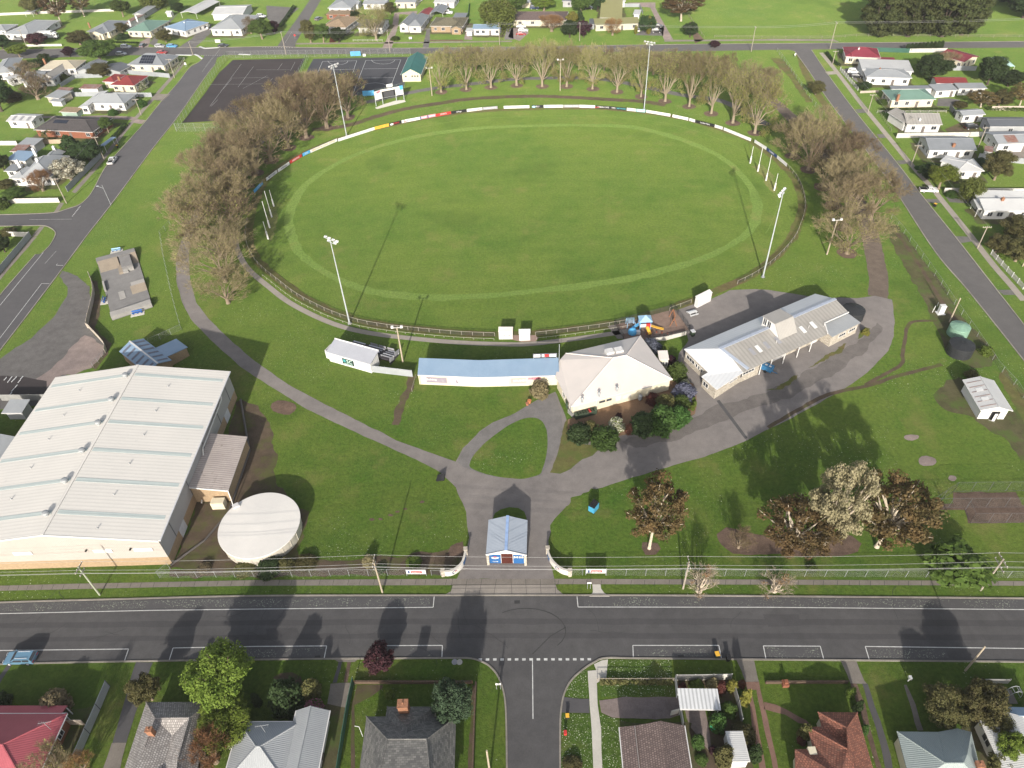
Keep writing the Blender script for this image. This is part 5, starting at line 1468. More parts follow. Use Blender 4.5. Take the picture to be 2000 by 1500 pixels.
for i in range(2):PROTO['gum', i]=lfp(75+i, 'gum', 'p', 60, .80, 170, .15, gaps=.22, trunk_h=.24, flat=.75, tr=.62)
PROTO['gum_pale', 0]=lfp(78, 'pale', 'p', 66, .85, 260, .14, gaps=.14, trunk_h=.2, tr=.7)
PROTO['plum', 0]=lfp(80, 'plum', 'd', 36, 1.2, 240, .30, trunk_h=.12)
PROTO['yellow', 0]=lfp(82, 'yellow', 'b', 34, 1.3, 260, .3, trunk_h=.1)
PROTO['blossom', 0]=lfp(83, 'white', 'b', 34, 1.2, 240, .22, trunk_h=.1, extra=('ivory', .4, 'leaves'))
PROTO['cauli', 0]=lfp(84, 'cauli', 'd', 40, 1.25, 480, .17, trunk_h=.08, gaps=.10)
PROTO['cypress', 0]=lfp(85, 'conifer', 'd', 120, .95, 300, .17, 'column', .05, flat=.7)
PROTO['cypress', 1]=lfp(86, 'conifer', 'd', 120, .95, 300, .17, 'column', .05, flat=.7)
PROTO['slim', 0]=lfp(87, 'dark', 'd', 26, 2.2, 160, .5, 'column', .05)
PROTO['slim_yellow', 0]=lfp(88, 'yellow', 'd', 26, 2.2, 160, .5, 'column', .05)
PROTO['cone', 0]=lfp(89, 'dark', 'd', 50, 1.2, 240, .3, 'cone', .05)
for i in range(2):PROTO['willow', i]=lfp(90+i, 'willow', 'b', 36, 1.3, 380, .26, 'willow', .28)
for k, lf, ex in(('shrub', 'green', None), ('shrub_dark', 'dark', None), ('shrub_olive', 'olive', None), ('shrub_lush', 'fern', None), ('shrub_white', 'lime', ('white', .75, 'flowers')), ('shrub_pink', 'green', ('pink', .8, 'flowers')), ('shrub_lime', 'lime', None), ('shrub_violet', 'lav', None), ('shrub_red', 'redb', None), ('shrub_tan', 'ivory', None), ('shrub_yellow', 'yellow', None), ('shrub_plum', 'plum', None)):
 PROTO[k, 0]=lfp(100+len(PROTO), lf, 'd', 30, 2.0, 190, .48, 'dome', .05, limbs=False, extra=ex)
USED={}
NAMES=dict(bare='bare_tree', budding='bare_tree', twig_small='bare_tree', twig_orange='bare_tree', pruned='pruned_tree', green='leafy_tree', bright='leafy_tree', bigleaf='leafy_tree', dark='evergreen_tree', olive='evergreen_tree', gum='gum_tree', gum_pale='paperbark_tree', plum='plum_tree', yellow='leafy_tree', blossom='blossom_tree', cauli='evergreen_tree', cypress='cypress_tree', slim='slim_conifer', slim_yellow='slim_conifer', cone='conifer', willow='willow_tree')
rt_=random.Random(77)
def T(kind, b, ty, wpx, label, group=None, hmul=1.0, shift=0, var=None):
 keys=sorted(k for k in PROTO if k[0]==kind)
 key=keys[(len(USED)+sum(map(ord, label)))%len(keys)]if var is None else keys[var]
 root, PH, PW=PROTO[key]
 g=G(*b)
 dist=(g-CAM).length
 w=wpx*dist/FPX
 hm=hof(b, (b[0], ty))
 dl=math.asin(CAM_H/dist)
 T_=hm*math.cos(dl)
 lo, hi=.3, 40
 for _ in range(30):
  h=(lo+hi)/2
  f=.58*h*math.cos(dl)+math.hypot(.42*h*math.cos(dl), w/2*math.sin(dl))
  if f<T_:lo=h
  else:hi=h
 h=max(lo, w*(.35 if kind.startswith('shrub')else .5))*hmul
 nm=NAMES.get(kind, 'shrub')
 cat='shrub' if nm=='shrub' else 'tree'
 s=(w/PW, w/PW, h/PH)
 rz=rt_.uniform(0, 6.28)
 if key not in USED:
  USED[key]=root
  root.name=nm
  OFF[root.name]=Vector((0, 0, 0))
  root.location=g;root.rotation_euler=(0, 0, rz);root.scale=s
  tag(root, label, cat, group)
  return root
 o=dup(root, g, rz, s, label, group)
 o.name=nm;o['category']=cat
 if group:o['group']=group
 elif 'group' in o:del o['group']
 return o
 # ring of bare trees round the oval
GR='bare trees ringing the oval'
inn_l=[(446, 592, 528, 92), (440, 550, 458, 112), (432, 505, 412, 112), (438, 465, 375, 108), (452, 428, 340, 92), (462, 394, 308, 90), (480, 364, 275, 90), (502, 338, 240, 86), (530, 314, 212, 84), (564, 289, 190, 80), (599, 269, 165, 78), (639, 250, 140, 78), (680, 230, 140, 68)]
out_l=[(386, 470, 385, 85), (396, 425, 340, 85), (410, 378, 298, 82), (432, 335, 262, 80), (463, 296, 225, 78), (498, 262, 195, 76), (536, 236, 168, 74), (576, 214, 150, 70), (619, 196, 132, 66)]
inn_t=[(862, 180, 95, 52), (911, 175, 88, 54), (959, 171, 84, 54), (1009, 167, 80, 54), (1059, 169, 80, 54), (1107, 169, 82, 52), (1157, 174, 86, 54), (1205, 180, 92, 54), (1252, 189, 96, 54), (1299, 198, 102, 56), (1346, 208, 108, 58), (1389, 222, 116, 60), (1431, 240, 128, 62), (1474, 260, 144, 64)]
out_t=[(880, 140, 95, 46), (930, 138, 93, 46), (980, 137, 91, 46), (1030, 136, 91, 46), (1080, 136, 89, 46), (1130, 136, 89, 46), (1180, 138, 91, 46), (1228, 141, 93, 48), (1276, 145, 95, 48), (1324, 150, 99, 50), (1370, 156, 101, 52), (1414, 164, 107, 54), (1456, 176, 113, 56), (1492, 194, 125, 58)]
inn_r=[(1547, 305, 218, 62), (1578, 332, 240, 68), (1606, 366, 272, 74), (1629, 402, 305, 78), (1645, 444, 338, 84), (1654, 495, 392, 98)]
out_r=[(1592, 290, 205, 66), (1622, 318, 232, 70), (1650, 350, 262, 74), (1676, 386, 296, 78), (1700, 428, 335, 84)]
def ring(lst, kind, fmt, k=1.0):
 for i, (x, y, ty, w)in enumerate(lst):
  T(kind, (x, y), ty-rt_.uniform(-6, 9)*w/60, w*k*rt_.uniform(.86, 1.16), fmt%ORD[i], GR, var=rt_.randrange(5 if kind=='bare' else 4))
ring(inn_l, 'bare', 'bare tree, %s from the near end of the left inner row', 1.22)
ring(out_l, 'bare', 'bare tree, %s from the near end of the left outer row', 1.08)
ring(inn_t, 'budding', 'budding bare tree, %s from the pavilion in the row behind the far boards', 1.0)
ring(out_t, 'bare', 'bare tree, %s from the pavilion in the row along the top road', .95)
ring(inn_r, 'bare', 'bare tree, %s from the far end of the right inner row', 1.2)
ring(out_r, 'bare', 'bare tree, %s from the far end of the right outer row', 1.2)
# bare earth round each trunk
for i, (x, y, ty, w)in enumerate(inn_l[6:]+inn_t+inn_r):
 c=G(x, y);rr=2.6
 sh('mulch_ring', wob([c+Vector((math.cos(a)*rr, math.sin(a)*rr, 0))for a in[k*.5236 for k in range(12)]], .5, .8, i), .036, M_MULCH)
def TV(v, kind, bx_, by_, ty, w, label, group=None, **kw):
 b=V[v](bx_, by_)
 return T(kind, b, V[v](0, ty)[1], w/4, label, group, **kw)
 # top left
for a in[('plum', 310, 355, 250, 130, 'dark purple plum tree in front of the white truck'), ('plum', 545, 445, 360, 85, 'small dark plum tree standing on the nature strip of the top road'), ('green', 795, 490, 300, 250, 'large drooping green tree between the top road and the grey shed'), ('olive', 630, 350, 235, 150, 'yellow-green rounded tree beside the gabled grey house'), ('olive', 958, 255, 172, 95, 'small brownish round tree between the grey and green roofed houses'), ('olive', 1300, 332, 226, 118, 'dense rounded olive shrub-tree in front of the light blue roof'), ('bright', 160, 450, 340, 130, 'light green tree by the top road at the far left'), ('dark', 25, 385, 262, 120, 'dark evergreen at the left edge beside the grey roofed house'), ('gum', 480, 190, -70, 170, 'tall sparse gum tree behind the white truck'), ('olive', 290, 112, -70, 150, 'olive tree over the small open shed at the top left'), ('gum', 660, 130, -80, 140, 'sparse gum tree on the lawn left of the curved white kerb'), ('green', 965, 130, -10, 125, 'green tree beside the long thin grey shed'), ('willow', 1220, 70, -70, 175, 'pale green weeping tree at the top edge behind the green roof'), ('dark', 1395, 95, 15, 90, 'small dark tree left of the long white carport'), ('twig_small', 1965, 262, 128, 105, 'bare shrub-tree beside the big pale roofed house'), ('dark', 355, 485, 412, 75, 'dark spiky shrub-tree above the cream roofed house'), ('twig_small', 215, 612, 480, 165, 'thin bare tree in front of the left weatherboard house'), ('twig_small', 300, 775, 560, 210, 'tall bare tree in the back yard above the mown grass'), ('olive', 800, 600, 522, 165, 'russet-olive round tree behind the red roofed house'), ('dark', 15, 870, 555, 210, 'big dark tree mass at the left edge below the weatherboard house'), ('cone', 590, 1230, 1035, 205, 'dense dark conifer beside the brown roofed brick house'), ('dark', 710, 1262, 1080, 205, 'dark spreading evergreen overhanging the paling fence by the street'), ('blossom', 560, 1405, 1225, 235, 'white blossom tree spilling over the paling fence'), ('twig_orange', 340, 1490, 1330, 160, 'reddish twiggy shrub in front of the white gabled house'), ('dark', 30, 1325, 1195, 110, 'dark evergreen at the left edge behind the white gabled house'), ('green', 850, 1035, 905, 95, 'slender green tree at the corner of the brown roofed brick house'), ('olive', 60, 1480, 1420, 120, 'low olive tree below the white gabled house at the left edge')]:
 TV(0, *a)
for a in[('green', 50, 305, 148, 175, 'broad green tree on the corner left of the side street'), ('plum', 145, 262, 150, 90, 'purplish tree beside the broad green corner tree'), ('olive', 430, 332, 145, 135, 'brownish tree at the corner of the top road and side street'), ('green', 530, 332, 178, 120, 'green tree in front of the tan roofed house'), ('dark', 650, 332, 205, 122, 'dark evergreen in front of the tan roofed house'), ('budding', 940, 312, 45, 235, 'tall pale budding tree in front of the small grey roofed cottage'), ('olive', 1050, 112, 12, 92, 'olive tree left of the cream three-door garage'), ('dark', 780, 172, 72, 75, 'narrow dark tree behind the tan roofed house'), ('willow', 1890, 235, -45, 265, 'large weeping willow beside the white cottage'), ('green', 710, 80, 30, 65, 'small green tree against the brick pergola')]:
 TV(1, *a)
for a in[('green', 30, 105, -60, 160, 'green tree behind the brown hipped roof'), ('bright', 250, 85, -25, 195, 'bright green domed tree behind the brown hipped roof'), ('green', 540, 112, -55, 175, 'grey-green tree left of the olive roof'), ('dark', 665, 90, -45, 105, 'dark green tree touching the back of the olive roof'), ('yellow', 468, 195, 86, 95, 'bright yellow shrub-tree beside the brown hipped house'), ('dark', 450, 292, 150, 135, 'dark tree in the front garden below the yellow one'), ('plum', 560, 292, 145, 112, 'red-brown leaved tree left of the pale olive house'), ('cone', 527, 155, 68, 70, 'small dark conifer beside the yellow tree'), ('twig_orange', 785, 275, 142, 125, 'orange twiggy tree in front of the olive roofed house'), ('twig_orange', 310, 245, 105, 180, 'orange-brown bare tree in front of the brown hipped house'), ('dark', 1048, 262, 108, 135, 'rounded dark evergreen between the parked cars'), ('slim_yellow', 1064, 268, 128, 34, 'tall slim golden conifer beside the gravel lane'), ('slim_yellow', 966, 268, 195, 20, 'short slim golden conifer beside the white cars'), ('gum', 1320, 165, -90, 310, 'large grey-brown gum tree beside the gravel lane'), ('dark', 1390, 292, 162, 112, 'dark bush-like tree beside the field gate'), ('plum', 1580, 375, 308, 82, 'small purple tree on the verge of the top road')]:
 TV(2, *a)
for a in[('cypress', 880, 285, -150, 300, 'left end tree of the dark cypress windbreak'), ('cypress', 1090, 285, -230, 330, 'second tree of the dark cypress windbreak'), ('cypress', 1350, 285, -260, 380, 'third and tallest tree of the dark cypress windbreak'), ('cypress', 1510, 272, -190, 250, 'right end tree of the dark cypress windbreak'), ('dark', 1990, 140, -70, 230, 'dark trees at the top right corner of the paddock'), ('dark', 1880, 40, -120, 200, 'dark tree at the top edge right of the windbreak'), ('olive', 370, 738, 626, 138, 'round olive tree beside the right-hand street'), ('dark', 1265, 622, 415, 225, 'broad dark evergreen behind the white flat roofed house'), ('twig_small', 1385, 532, 398, 145, 'bare tree beside the maroon garage row'), ('dark', 1712, 662, 412, 178, 'tall dark green tree right of the maroon garage row'), ('dark', 1872, 675, 538, 165, 'dark bushy tree in front of the teal canopy'), ('redb_' if False else 'gum', 1962, 832, 632, 185, 'reddish gum tree at the right edge above the dark metal roof'), ('gum', 1660, 838, 748, 205, 'low russet tree behind the small white shed'), ('olive', 1800, 835, 695, 145, 'olive tree left of the reddish gum at the right edge'), ('dark', 745, 708, 632, 95, 'clipped dark round tree in front of the white flat roofed house'), ('bright', 1330, 1475, 1278, 215, 'yellow-green tree in front of the low white house on the right'), ('willow', 1560, 1570, 1378, 155, 'pale lime tree in front of the low white house on the right'), ('olive', 1765, 1405, 1165, 205, 'tall dark olive tree right of the low white house'), ('dark', 1240, 1400, 1262, 145, 'dark shady tree left of the low white house')]:
 TV(3, *a)
for i in range(10):
 TV(3, 'slim', 1082+i*29, 408-i*1.5, 340-i*2.5, 22, 'slim dark pencil pine, %s from the left in the row beside the green fence'%ORD[i], 'pencil pines beside the green fence')
for a in[(7, 'olive', 1770, 482, 322, 160, 'smaller olive tree below the fallen pole crossarm on the right'), (7, 'olive', 1930, 380, 175, 260, 'large olive tree in front of the white house at the right edge'), (7, 'olive', 1930, 540, 350, 210, 'spreading olive tree at the right edge above the picket fence'), (4, 'green', 130, 60, -40, 150, 'green bush-tree in the corner garden at the left edge'), (4, 'dark', 40, 470, 330, 120, 'dark garden tree inside the fence at the left edge'), (12, 'bright', 1800, 905, 540, 480, 'large bright yellow-green tree above the weathered tile roof'), (12, 'bright', 1800, 1215, 940, 400, 'second bright green tree touching the weathered tile roof'), (12, 'twig_orange', 1690, 1450, 1210, 300, 'dull brown twiggy tree between the tiled and blue-grey roofs'), (12, 'olive', 1190, 965, 768, 210, 'thin olive shrub-tree beside the driveway at the bottom left'), (12, 'twig_small', 480, 1560, 1350, 250, 'bare grey tree at the end of the white fence, bottom left'), (12, 'twig_orange', 680, 1540, 1400, 170, 'small rusty twiggy tree right of the white fence end'), (13, 'plum', 985, 705, 505, 232, 'dark plum tree on the near kerb of the main road'), (13, 'cauli', 1550, 1085, 758, 305, 'dense deep green tree with billowing clumps beside the slate roof'), (15, 'olive', 1330, 1075, 868, 300, 'left one of two touching olive trees above the grey-green roof'), (15, 'olive', 1620, 1090, 838, 310, 'right one of two touching olive trees above the grey-green roof'), (15, 'olive', 1725, 1235, 1068, 185, 'smaller olive tree between the grey-green and white roofs'), (15, 'bright', 1810, 1420, 1240, 170, 'yellow-green leafy tree beside the white roof at the bottom right'), (15, 'olive', 1800, 1520, 1390, 200, 'olive tree at the bottom edge beside the white roof'), (15, 'pruned', 45, 112, -60, 260, 'leafless pruned tree with pale limbs on the main road verge, right one'), (14, 'pruned', 1460, 116, -110, 260, 'pruned pale tree with orange leaf tufts on the main road verge')]:
 TV(*a)
T('bigleaf', (1850, 1128), 1056, 104, 'bright green large-leaved tree overhanging the wire fence by the main road')
# park specimens
T('gum', (1268, 1071), 905, 122, 'russet gum tree with white limbs standing alone in front of the clubrooms', var=0)
T('gum_pale', (1608, 1067), 890, 108, 'pale khaki paperbark tree rising between two russet trees')
T('gum', (1540, 1076), 948, 140, 'russet tree left of the pale paperbark', hmul=.95, var=1)
T('gum', (1712, 1068), 912, 145, 'russet tree right of the pale paperbark', hmul=1.0, var=0)
T('twig_small', (1442, 1070), 1027, 46, 'small grey leafless bush left of the russet trees')
sh('mulch_bed', wob(gp([(1398, 1042), (1420, 1030), (1450, 1040), (1500, 1050), (1560, 1040), (1660, 1045), (1682, 1062), (1675, 1080), (1620, 1086), (1520, 1084), (1430, 1082), (1405, 1062)]), .5, 1, 40), .03, M_MULCH)
sh('mulch_bed', wob(gp([(1255, 1060), (1285, 1062), (1290, 1072), (1280, 1083), (1260, 1082), (1252, 1070)]), .3, .8, 41), .03, M_MULCH)
for(x, y, rx, ry)in((1780, 854, 16, 6), (1812, 901, 18, 10), (1860, 935, 8, 6)):
 sh('bare_patch', wob(gp([(x+rx*math.cos(a), y+ry*math.sin(a))for a in[k*.5236 for k in range(12)]]), .3, .6, x), .03, M_PINKG)
for(x, y, rx, ry)in((554, 796, 27, 14), ):
 sh('bare_patch', wob(gp([(x+rx*math.cos(a), y+ry*math.sin(a))for a in[k*.5236 for k in range(12)]]), .5, .6, x), .03, M_MULCH)
for(x, y)in((726, 1015), (742, 1014), (762, 1006), (776, 1000), (791, 994), (824, 980)):
 sh('bare_patch', wob(gp([(x+5*math.cos(a), y+2.6*math.sin(a))for a in[k*.7854 for k in range(8)]]), .25, .5, x), .03, M_MULCH)
sh('bare_patch', wob(gp([(880, 1068), (905, 1058), (910, 1075), (905, 1090), (870, 1085)]), .4, .6, 44), .03, M_MULCH)
# clubroom garden
sh('garden_bed', wob(gp([(1110, 820), (1160, 800), (1240, 775), (1320, 740), (1355, 750), (1362, 780), (1358, 808), (1335, 819), (1268, 840), (1205, 853), (1165, 863), (1120, 862), (1107, 845)]), .25, 1, 45), .034, mat('bark_mulch', (.235, .15, .095), (.16, .10, .066), 1.2, .95, .1, fine=.4))
cg='shrubs in the clubroom garden'
for x, y, ty, w, kind, lb in[(1132, 852, 818, 50, 'shrub_dark', 'dark olive shrub at the left end of the clubroom garden bed'), (1153, 838, 816, 26, 'shrub_olive', 'brownish shrub behind the bins'), (1181, 864, 824, 58, 'shrub_lush', 'clipped green dome shrub at the front of the clubroom bed'), (1203, 838, 810, 34, 'shrub_white', 'white flowering shrub in the middle of the clubroom bed'), (1228, 845, 824, 16, 'shrub_red', 'small dark red shrub right of the white flowers'), (1208, 817, 803, 14, 'shrub_plum', 'little plum coloured bush behind the white flowers'), (1255, 838, 794, 52, 'shrub_dark', 'left mound of the dark shrub mass below the clubrooms'), (1290, 836, 782, 60, 'shrub_lush', 'large dark green mound in front of the clubrooms'), (1322, 822, 785, 48, 'shrub_lush', 'right mound of the dark shrub mass below the clubrooms'), (1298, 796, 762, 40, 'shrub_olive', 'yellowish shrub against the clubroom wall'), (1328, 795, 766, 38, 'shrub', 'green shrub right of the yellowish one by the clubrooms'), (1275, 785, 762, 30, 'shrub_red', 'brownish shrub against the clubroom wall'), (1335, 772, 742, 48, 'shrub_violet', 'grey-violet flowering shrub at the clubroom corner'), (1320, 735, 700, 40, 'shrub', 'round green shrub beside the clubroom porch'), (1336, 755, 738, 22, 'shrub_white', 'pale flowering bush between the clubrooms and changerooms'), (1272, 685, 655, 40, 'shrub_violet', 'grey shrub at the far corner of the clubroom roof'), (1298, 690, 668, 14, 'shrub_lime', 'lime shrub beside the playground wall'), (1310, 710, 690, 26, 'shrub_plum', 'dull purple shrub by the porch'), (1352, 800, 788, 10, 'shrub_lime', 'small lime plant at the right end of the clubroom bed'), (1356, 792, 781, 9, 'shrub_lime', 'lime tuft edging the clubroom bed, middle one'), (1354, 784, 774, 9, 'shrub_lime', 'lime tuft edging the clubroom bed, farthest one')]:
 T(kind, (x, y), ty, w, lb, cg)
for x, y, ty, w, kind, lb in[(1053, 770, 738, 40, 'shrub_tan', 'pale flowering shrub at the right end of the blue shelter'), (1065, 762, 750, 18, 'shrub_lush', 'small green shrub beside the shelter wall'), (600, 1100, 1080, 40, 'shrub_olive', 'olive shrub on the dirt strip right of the round tank'), (530, 1112, 1082, 50, 'shrub_dark', 'dark shrub in front of the round tank'), (560, 1108, 1086, 30, 'shrub_olive', 'small olive shrub on the dirt below the tank'), (480, 1112, 1094, 40, 'shrub_olive', 'low dull shrub at the foot of the tank'), (720, 1100, 1080, 26, 'shrub_tan', 'dry brown shrub left of the light pole on the main road'), (745, 1110, 1098, 22, 'shrub_dark', 'dark low shrub behind the wire fence'), (808, 1100, 1084, 30, 'shrub_lime', 'yellow-green shrub behind the left sponsor board'), (400, 1112, 1098, 26, 'shrub_tan', 'dry shrub at the hall corner behind the fence'), (1925, 690, 672, 24, 'shrub_lime', 'weedy yellow bush beside the black tank'), (1895, 735, 720, 22, 'shrub_olive', 'weedy bush between the black tank and the shed'), (1690, 652, 640, 14, 'shrub_yellow', 'yellow weeds at the end of the changerooms'), (1585, 1112, 1098, 20, 'shrub', 'small shrub behind the wire fence on the right')]:
 T(kind, (x, y), ty, w, lb)
 # gardens along the bottom and in the yards
gs='garden shrubs in house yards'
for v, kind, x, y, ty, w, lb in[(12, 'shrub_tan', 460, 1012, 892, 180, 'round tan shrub at the end of the pink-red roof'), (12, 'shrub_dark', 25, 1000, 905, 120, 'dark shrub at the left edge above the pink-red roof'), (12, 'shrub_white', 1880, 1290, 1160, 150, 'white flowering shrub beside the bright green tree'), (12, 'shrub_lush', 440, 1380, 1320, 90, 'green shrub beside the brick wall of the pink-red roofed house'), (13, 'shrub_dark', 255, 985, 765, 240, 'large flat dark shrub in an oval garden bed'), (13, 'shrub_olive', 445, 915, 780, 145, 'olive shrub right of the oval garden bed'), (13, 'shrub_pink', 465, 1040, 938, 135, 'pink flowering shrub behind the blue-grey gable'), (13, 'shrub_lime', 1045, 935, 860, 78, 'small yellow-green bush on the lawn left of the big deep green tree'), (13, 'shrub_dark', 20, 1000, 900, 60, 'dark shrub left of the oval bed'), (14, 'shrub_olive', 470, 1480, 1400, 140, 'brownish bush on the flowery verge at the bottom'), (14, 'shrub_lime', 1440, 880, 790, 110, 'spiky lime plant above the white carport'), (14, 'shrub_tan', 1560, 870, 780, 100, 'bronze spiky plant above the white carport'), (14, 'shrub_red', 1620, 900, 800, 80, 'reddish shrub at the carport corner'), (14, 'shrub_yellow', 1710, 880, 790, 80, 'yellow-green shrub at the fence corner right of the carport'), (14, 'shrub_red', 1330, 880, 820, 60, 'dark red shrub inside the white fence corner'), (14, 'shrub', 1690, 1060, 970, 120, 'green shrub on the dark bed right of the carport'), (14, 'shrub_lush', 1600, 1180, 1050, 120, 'bushy green planting right of the pinkish gravel'), (14, 'shrub_olive', 1640, 1440, 1290, 130, 'mixed olive shrub left of the white garden shed'), (14, 'shrub_plum', 1565, 1370, 1310, 60, 'purple flowering plant beside the gravel path'), (14, 'shrub_lush', 1450, 1320, 1220, 90, 'leafy plant beside the brown tiled roof'), (14, 'shrub_olive', 1800, 1250, 1130, 170, 'feathery olive shrub overhanging the white garden shed'), (14, 'shrub_yellow', 1810, 990, 860, 80, 'yellow-flecked shrub by the twin driveway strips'), (14, 'shrub_red', 1790, 860, 800, 60, 'pinkish red shrub at the head of the driveway'), (14, 'shrub_dark', 1890, 1420, 1300, 90, 'dark shrub right of the white garden shed'), (14, 'shrub', 1480, 1440, 1380, 90, 'low green shrub beside the brown tiled roof, nearest the bottom'), (15, 'shrub_olive', 275, 1255, 1138, 95, 'rounded olive shrub beside the orange tiled roof'), (15, 'shrub_lime', 640, 930, 860, 60, 'lime creeper on the fence above the orange tiled roof'), (15, 'shrub_lush', 740, 1220, 1150, 60, 'green shrub at the right edge of the orange tiled roof'), (15, 'shrub_dark', 690, 1050, 960, 60, 'dark creeper beside the twin driveway strips'), (15, 'shrub_red', 260, 1290, 1240, 70, 'dark red bush left of the orange tiled roof'), (0, 'shrub', 510, 625, 572, 65, 'small green shrub beside the cream roofed house'), (0, 'shrub_dark', 300, 512, 455, 90, 'dark shrub by the brick chimney'), (0, 'shrub_white', 1110, 690, 620, 80, 'white flowering shrub at the red roofed house'), (0, 'shrub_lush', 890, 895, 840, 70, 'green bush at the white house beside the street'), (0, 'shrub_lush', 1110, 830, 770, 70, 'garden shrub in front of the white house by the street pole'), (0, 'shrub', 1300, 540, 490, 70, 'shrub at the corner of the solar panelled house'), (0, 'shrub_dark', 960, 300, 270, 90, 'low garden shrub in front of the green roofed house'), (0, 'shrub_lush', 1250, 575, 550, 80, 'shrub under the solar panelled house wall'), (0, 'shrub_olive', 100, 780, 700, 120, 'rough shrub on the left lawn edge'), (1, 'shrub_red', 600, 325, 280, 50, 'reddish shrub in the corner garden'), (1, 'shrub', 1090, 310, 275, 70, 'garden shrub left of the white gabled house'), (3, 'shrub', 900, 810, 770, 80, 'garden shrub below the green roofed house'), (3, 'shrub_olive', 1500, 830, 780, 90, 'dull shrub beside the long grey shed'), (3, 'shrub_dark', 1640, 1290, 1220, 100, 'dark shrub behind the low white house'), (3, 'shrub_lush', 1180, 700+620, 1290, 60, 'green shrub by the footpath on the right'), (3, 'shrub_dark', 1480, 890, 840, 60, 'dark shrub left of the small white shed'), (7, 'shrub_lime', 1830, 520, 470, 90, 'yellow-green shrub behind the picket fence'), (7, 'shrub_lush', 1440, 30, 0, 100, 'low green shrub on the verge at the right'), (4, 'shrub', 30, 120, 40, 90, 'green shrub behind the white fence at the left edge'), (4, 'shrub_olive', 70, 330, 270, 110, 'shrub in the fenced corner garden')]:
 TV(v, kind, x, y, ty, w, lb, gs)
 # palms
def palm(b, top, label, n=16, L=2.2):
 g=G(*b);h=hof(b, top)
 root=th('palm_tree', label, 'palm tree', g)
 mb=MB();mb.tube(g, g+UP*h, .28, .2, 8);mb.bd('trunk', BARK, root)
 r=random.Random(5);q=[]
 rng=np.random.default_rng(5)
 P, Q=[], []
 for i in range(n):
  a=6.283*i/n+r.uniform(-.2, .2);el=r.uniform(-.3, .9)
  p=Vector((g.x, g.y, g.z+h))-g
  d=Vector((math.cos(a)*math.cos(el), math.sin(a)*math.cos(el), math.sin(el)))
  for s in range(4):
   e=p+d*L/4;P.append(p);Q.append(e);p=e;d=(d-UP*.35).normalized()
   for k in range(4):
    for sd in(-1, 1):
     o=d.cross(UP).normalized()*sd
     c=p-d*L/4*k/4;P.append(c);Q.append(c+(o*.5+d*.35-UP*.2)*.8)
 link('crown', quad_mesh('fronds', ribbon(np.array(P), np.array(Q), np.full(len(P), .14), rng), LEAF['olive']), root)
palm(V[0](385, 1120), V[0](360, 1040), 'ragged palm tree beside the brown roofed brick house')
palm(V[0](350, 490), V[0](352, 438), 'small palm tree beside the brick chimney', 12, 1.6)
# ------------------------------------------------------------------ houses and sheds round the park
def HB(v, label, blocks, wall='white', roof='grey', cat='house', name=None, chims=(), **kw):
 f=V[v];bs=[]
 for q in blocks:
  q=list(q)
  bs.append((f(*q[0]), f(*q[1]), f(*q[2]), *q[3:]))
 name=name or dict(house='house', shed='shed', garage='garage', carport='carport').get(cat, cat)
 ch=[(*f(c[0], c[1]), *c[2:])for c in chims]
 return bldg(name, label, cat, bs, wall, roof, chims=ch, **kw)
O=dict(open=1)
def solar(res, s0, s1, q0, q1, nx=5, ny=2, bi=0):
 root, ks, ro=res;k=ks[bi][0]
 for i in range(nx):
  for j in range(ny):
   a, b=k.w*(s0+(s1-s0)*i/nx), k.w*(s0+(s1-s0)*(i+.9)/nx)
   c, d=k.d*(q0+(q1-q0)*j/ny), k.d*(q0+(q1-q0)*(j+.9)/ny)
   rpn(ro, k, a, b, c, d, 'solar_panel', M_SOLAR, .06, .05)
   # ---- top left block
HB(0, 'white cottage with grey hipped roof left of the white truck, far top left', [((25, 262), (228, 270), (350, 155), 2.9, 'hip', 1.9), ((250, 245), (350, 240), (432, 165), 2.6, 'skb', .5, dict(open=1, roof='pale'))], 'white', 'pale')
HB(0, 'low pale roofed house cut by the left edge at the top road', [((-130, 238), (40, 240), (60, 190), 2.8, 'hip', 1.4)], 'white', 'pale')
HB(0, 'cream cottage with grey gabled roof and dark tree beside it', [((678, 246), (850, 250), (935, 162), 2.9, 'hip', 1.9), ((690, 262), (800, 266), (830, 225), 2.8, 'gv', 1.2)], 'cream', 'grey', chims=[(690, 180, 4.6)])
HB(0, 'cream house with pale green hipped roof', [((985, 240), (1172, 246), (1258, 160), 2.9, 'hip', 2.0)], 'cream', 'green', chims=[(1008, 165, 4.8, 1.6, .7, M_TRIM), (1062, 130, 4.8, 1.6, .7, M_TRIM)])
HB(0, 'small house with light blue hipped roof', [((1282, 212), (1445, 243), (1530, 158), 2.9, 'hip', 1.7)], 'white', 'blue', chims=[(1440, 175, 4.4, .9, .6, M_TRIM)])
HB(0, 'large pale hip-roofed house with long veranda beside the street corner', [((1638, 228), (1885, 230), (1925, 120), 3.0, 'hip', 2.6), ((1650, 112), (1900, 105), (2000, 35), 3.0, 'gu', 1.2, dict(roof='white', win=False))], 'white', 'pale')
HB(0, 'long white carport roof behind the light blue house', [((1408, 98), (1530, 104), (1628, 5), 2.7, 'gv', .7, O)], 'white', 'white', 'carport')
HB(0, 'long thin grey roofed shed running up from the green roof', [((1035, 112), (1108, 112), (1188, 22), 2.6, 'gv', .8)], 'grey', 'pale', 'shed', maxn=2)
HB(0, 'narrow pale shed roof with rusty patches beside two white chimneys', [((940, 186), (1005, 188), (1065, 118), 2.5, 'skr', .5)], 'white', 'rust', 'shed', win=False)
HB(0, 'tiny white garden shed on the lawn at the top', [((1288, 100), (1335, 100), (1340, 85), 2.1, 'gu', .4)], 'white', 'white', 'shed', win=False)
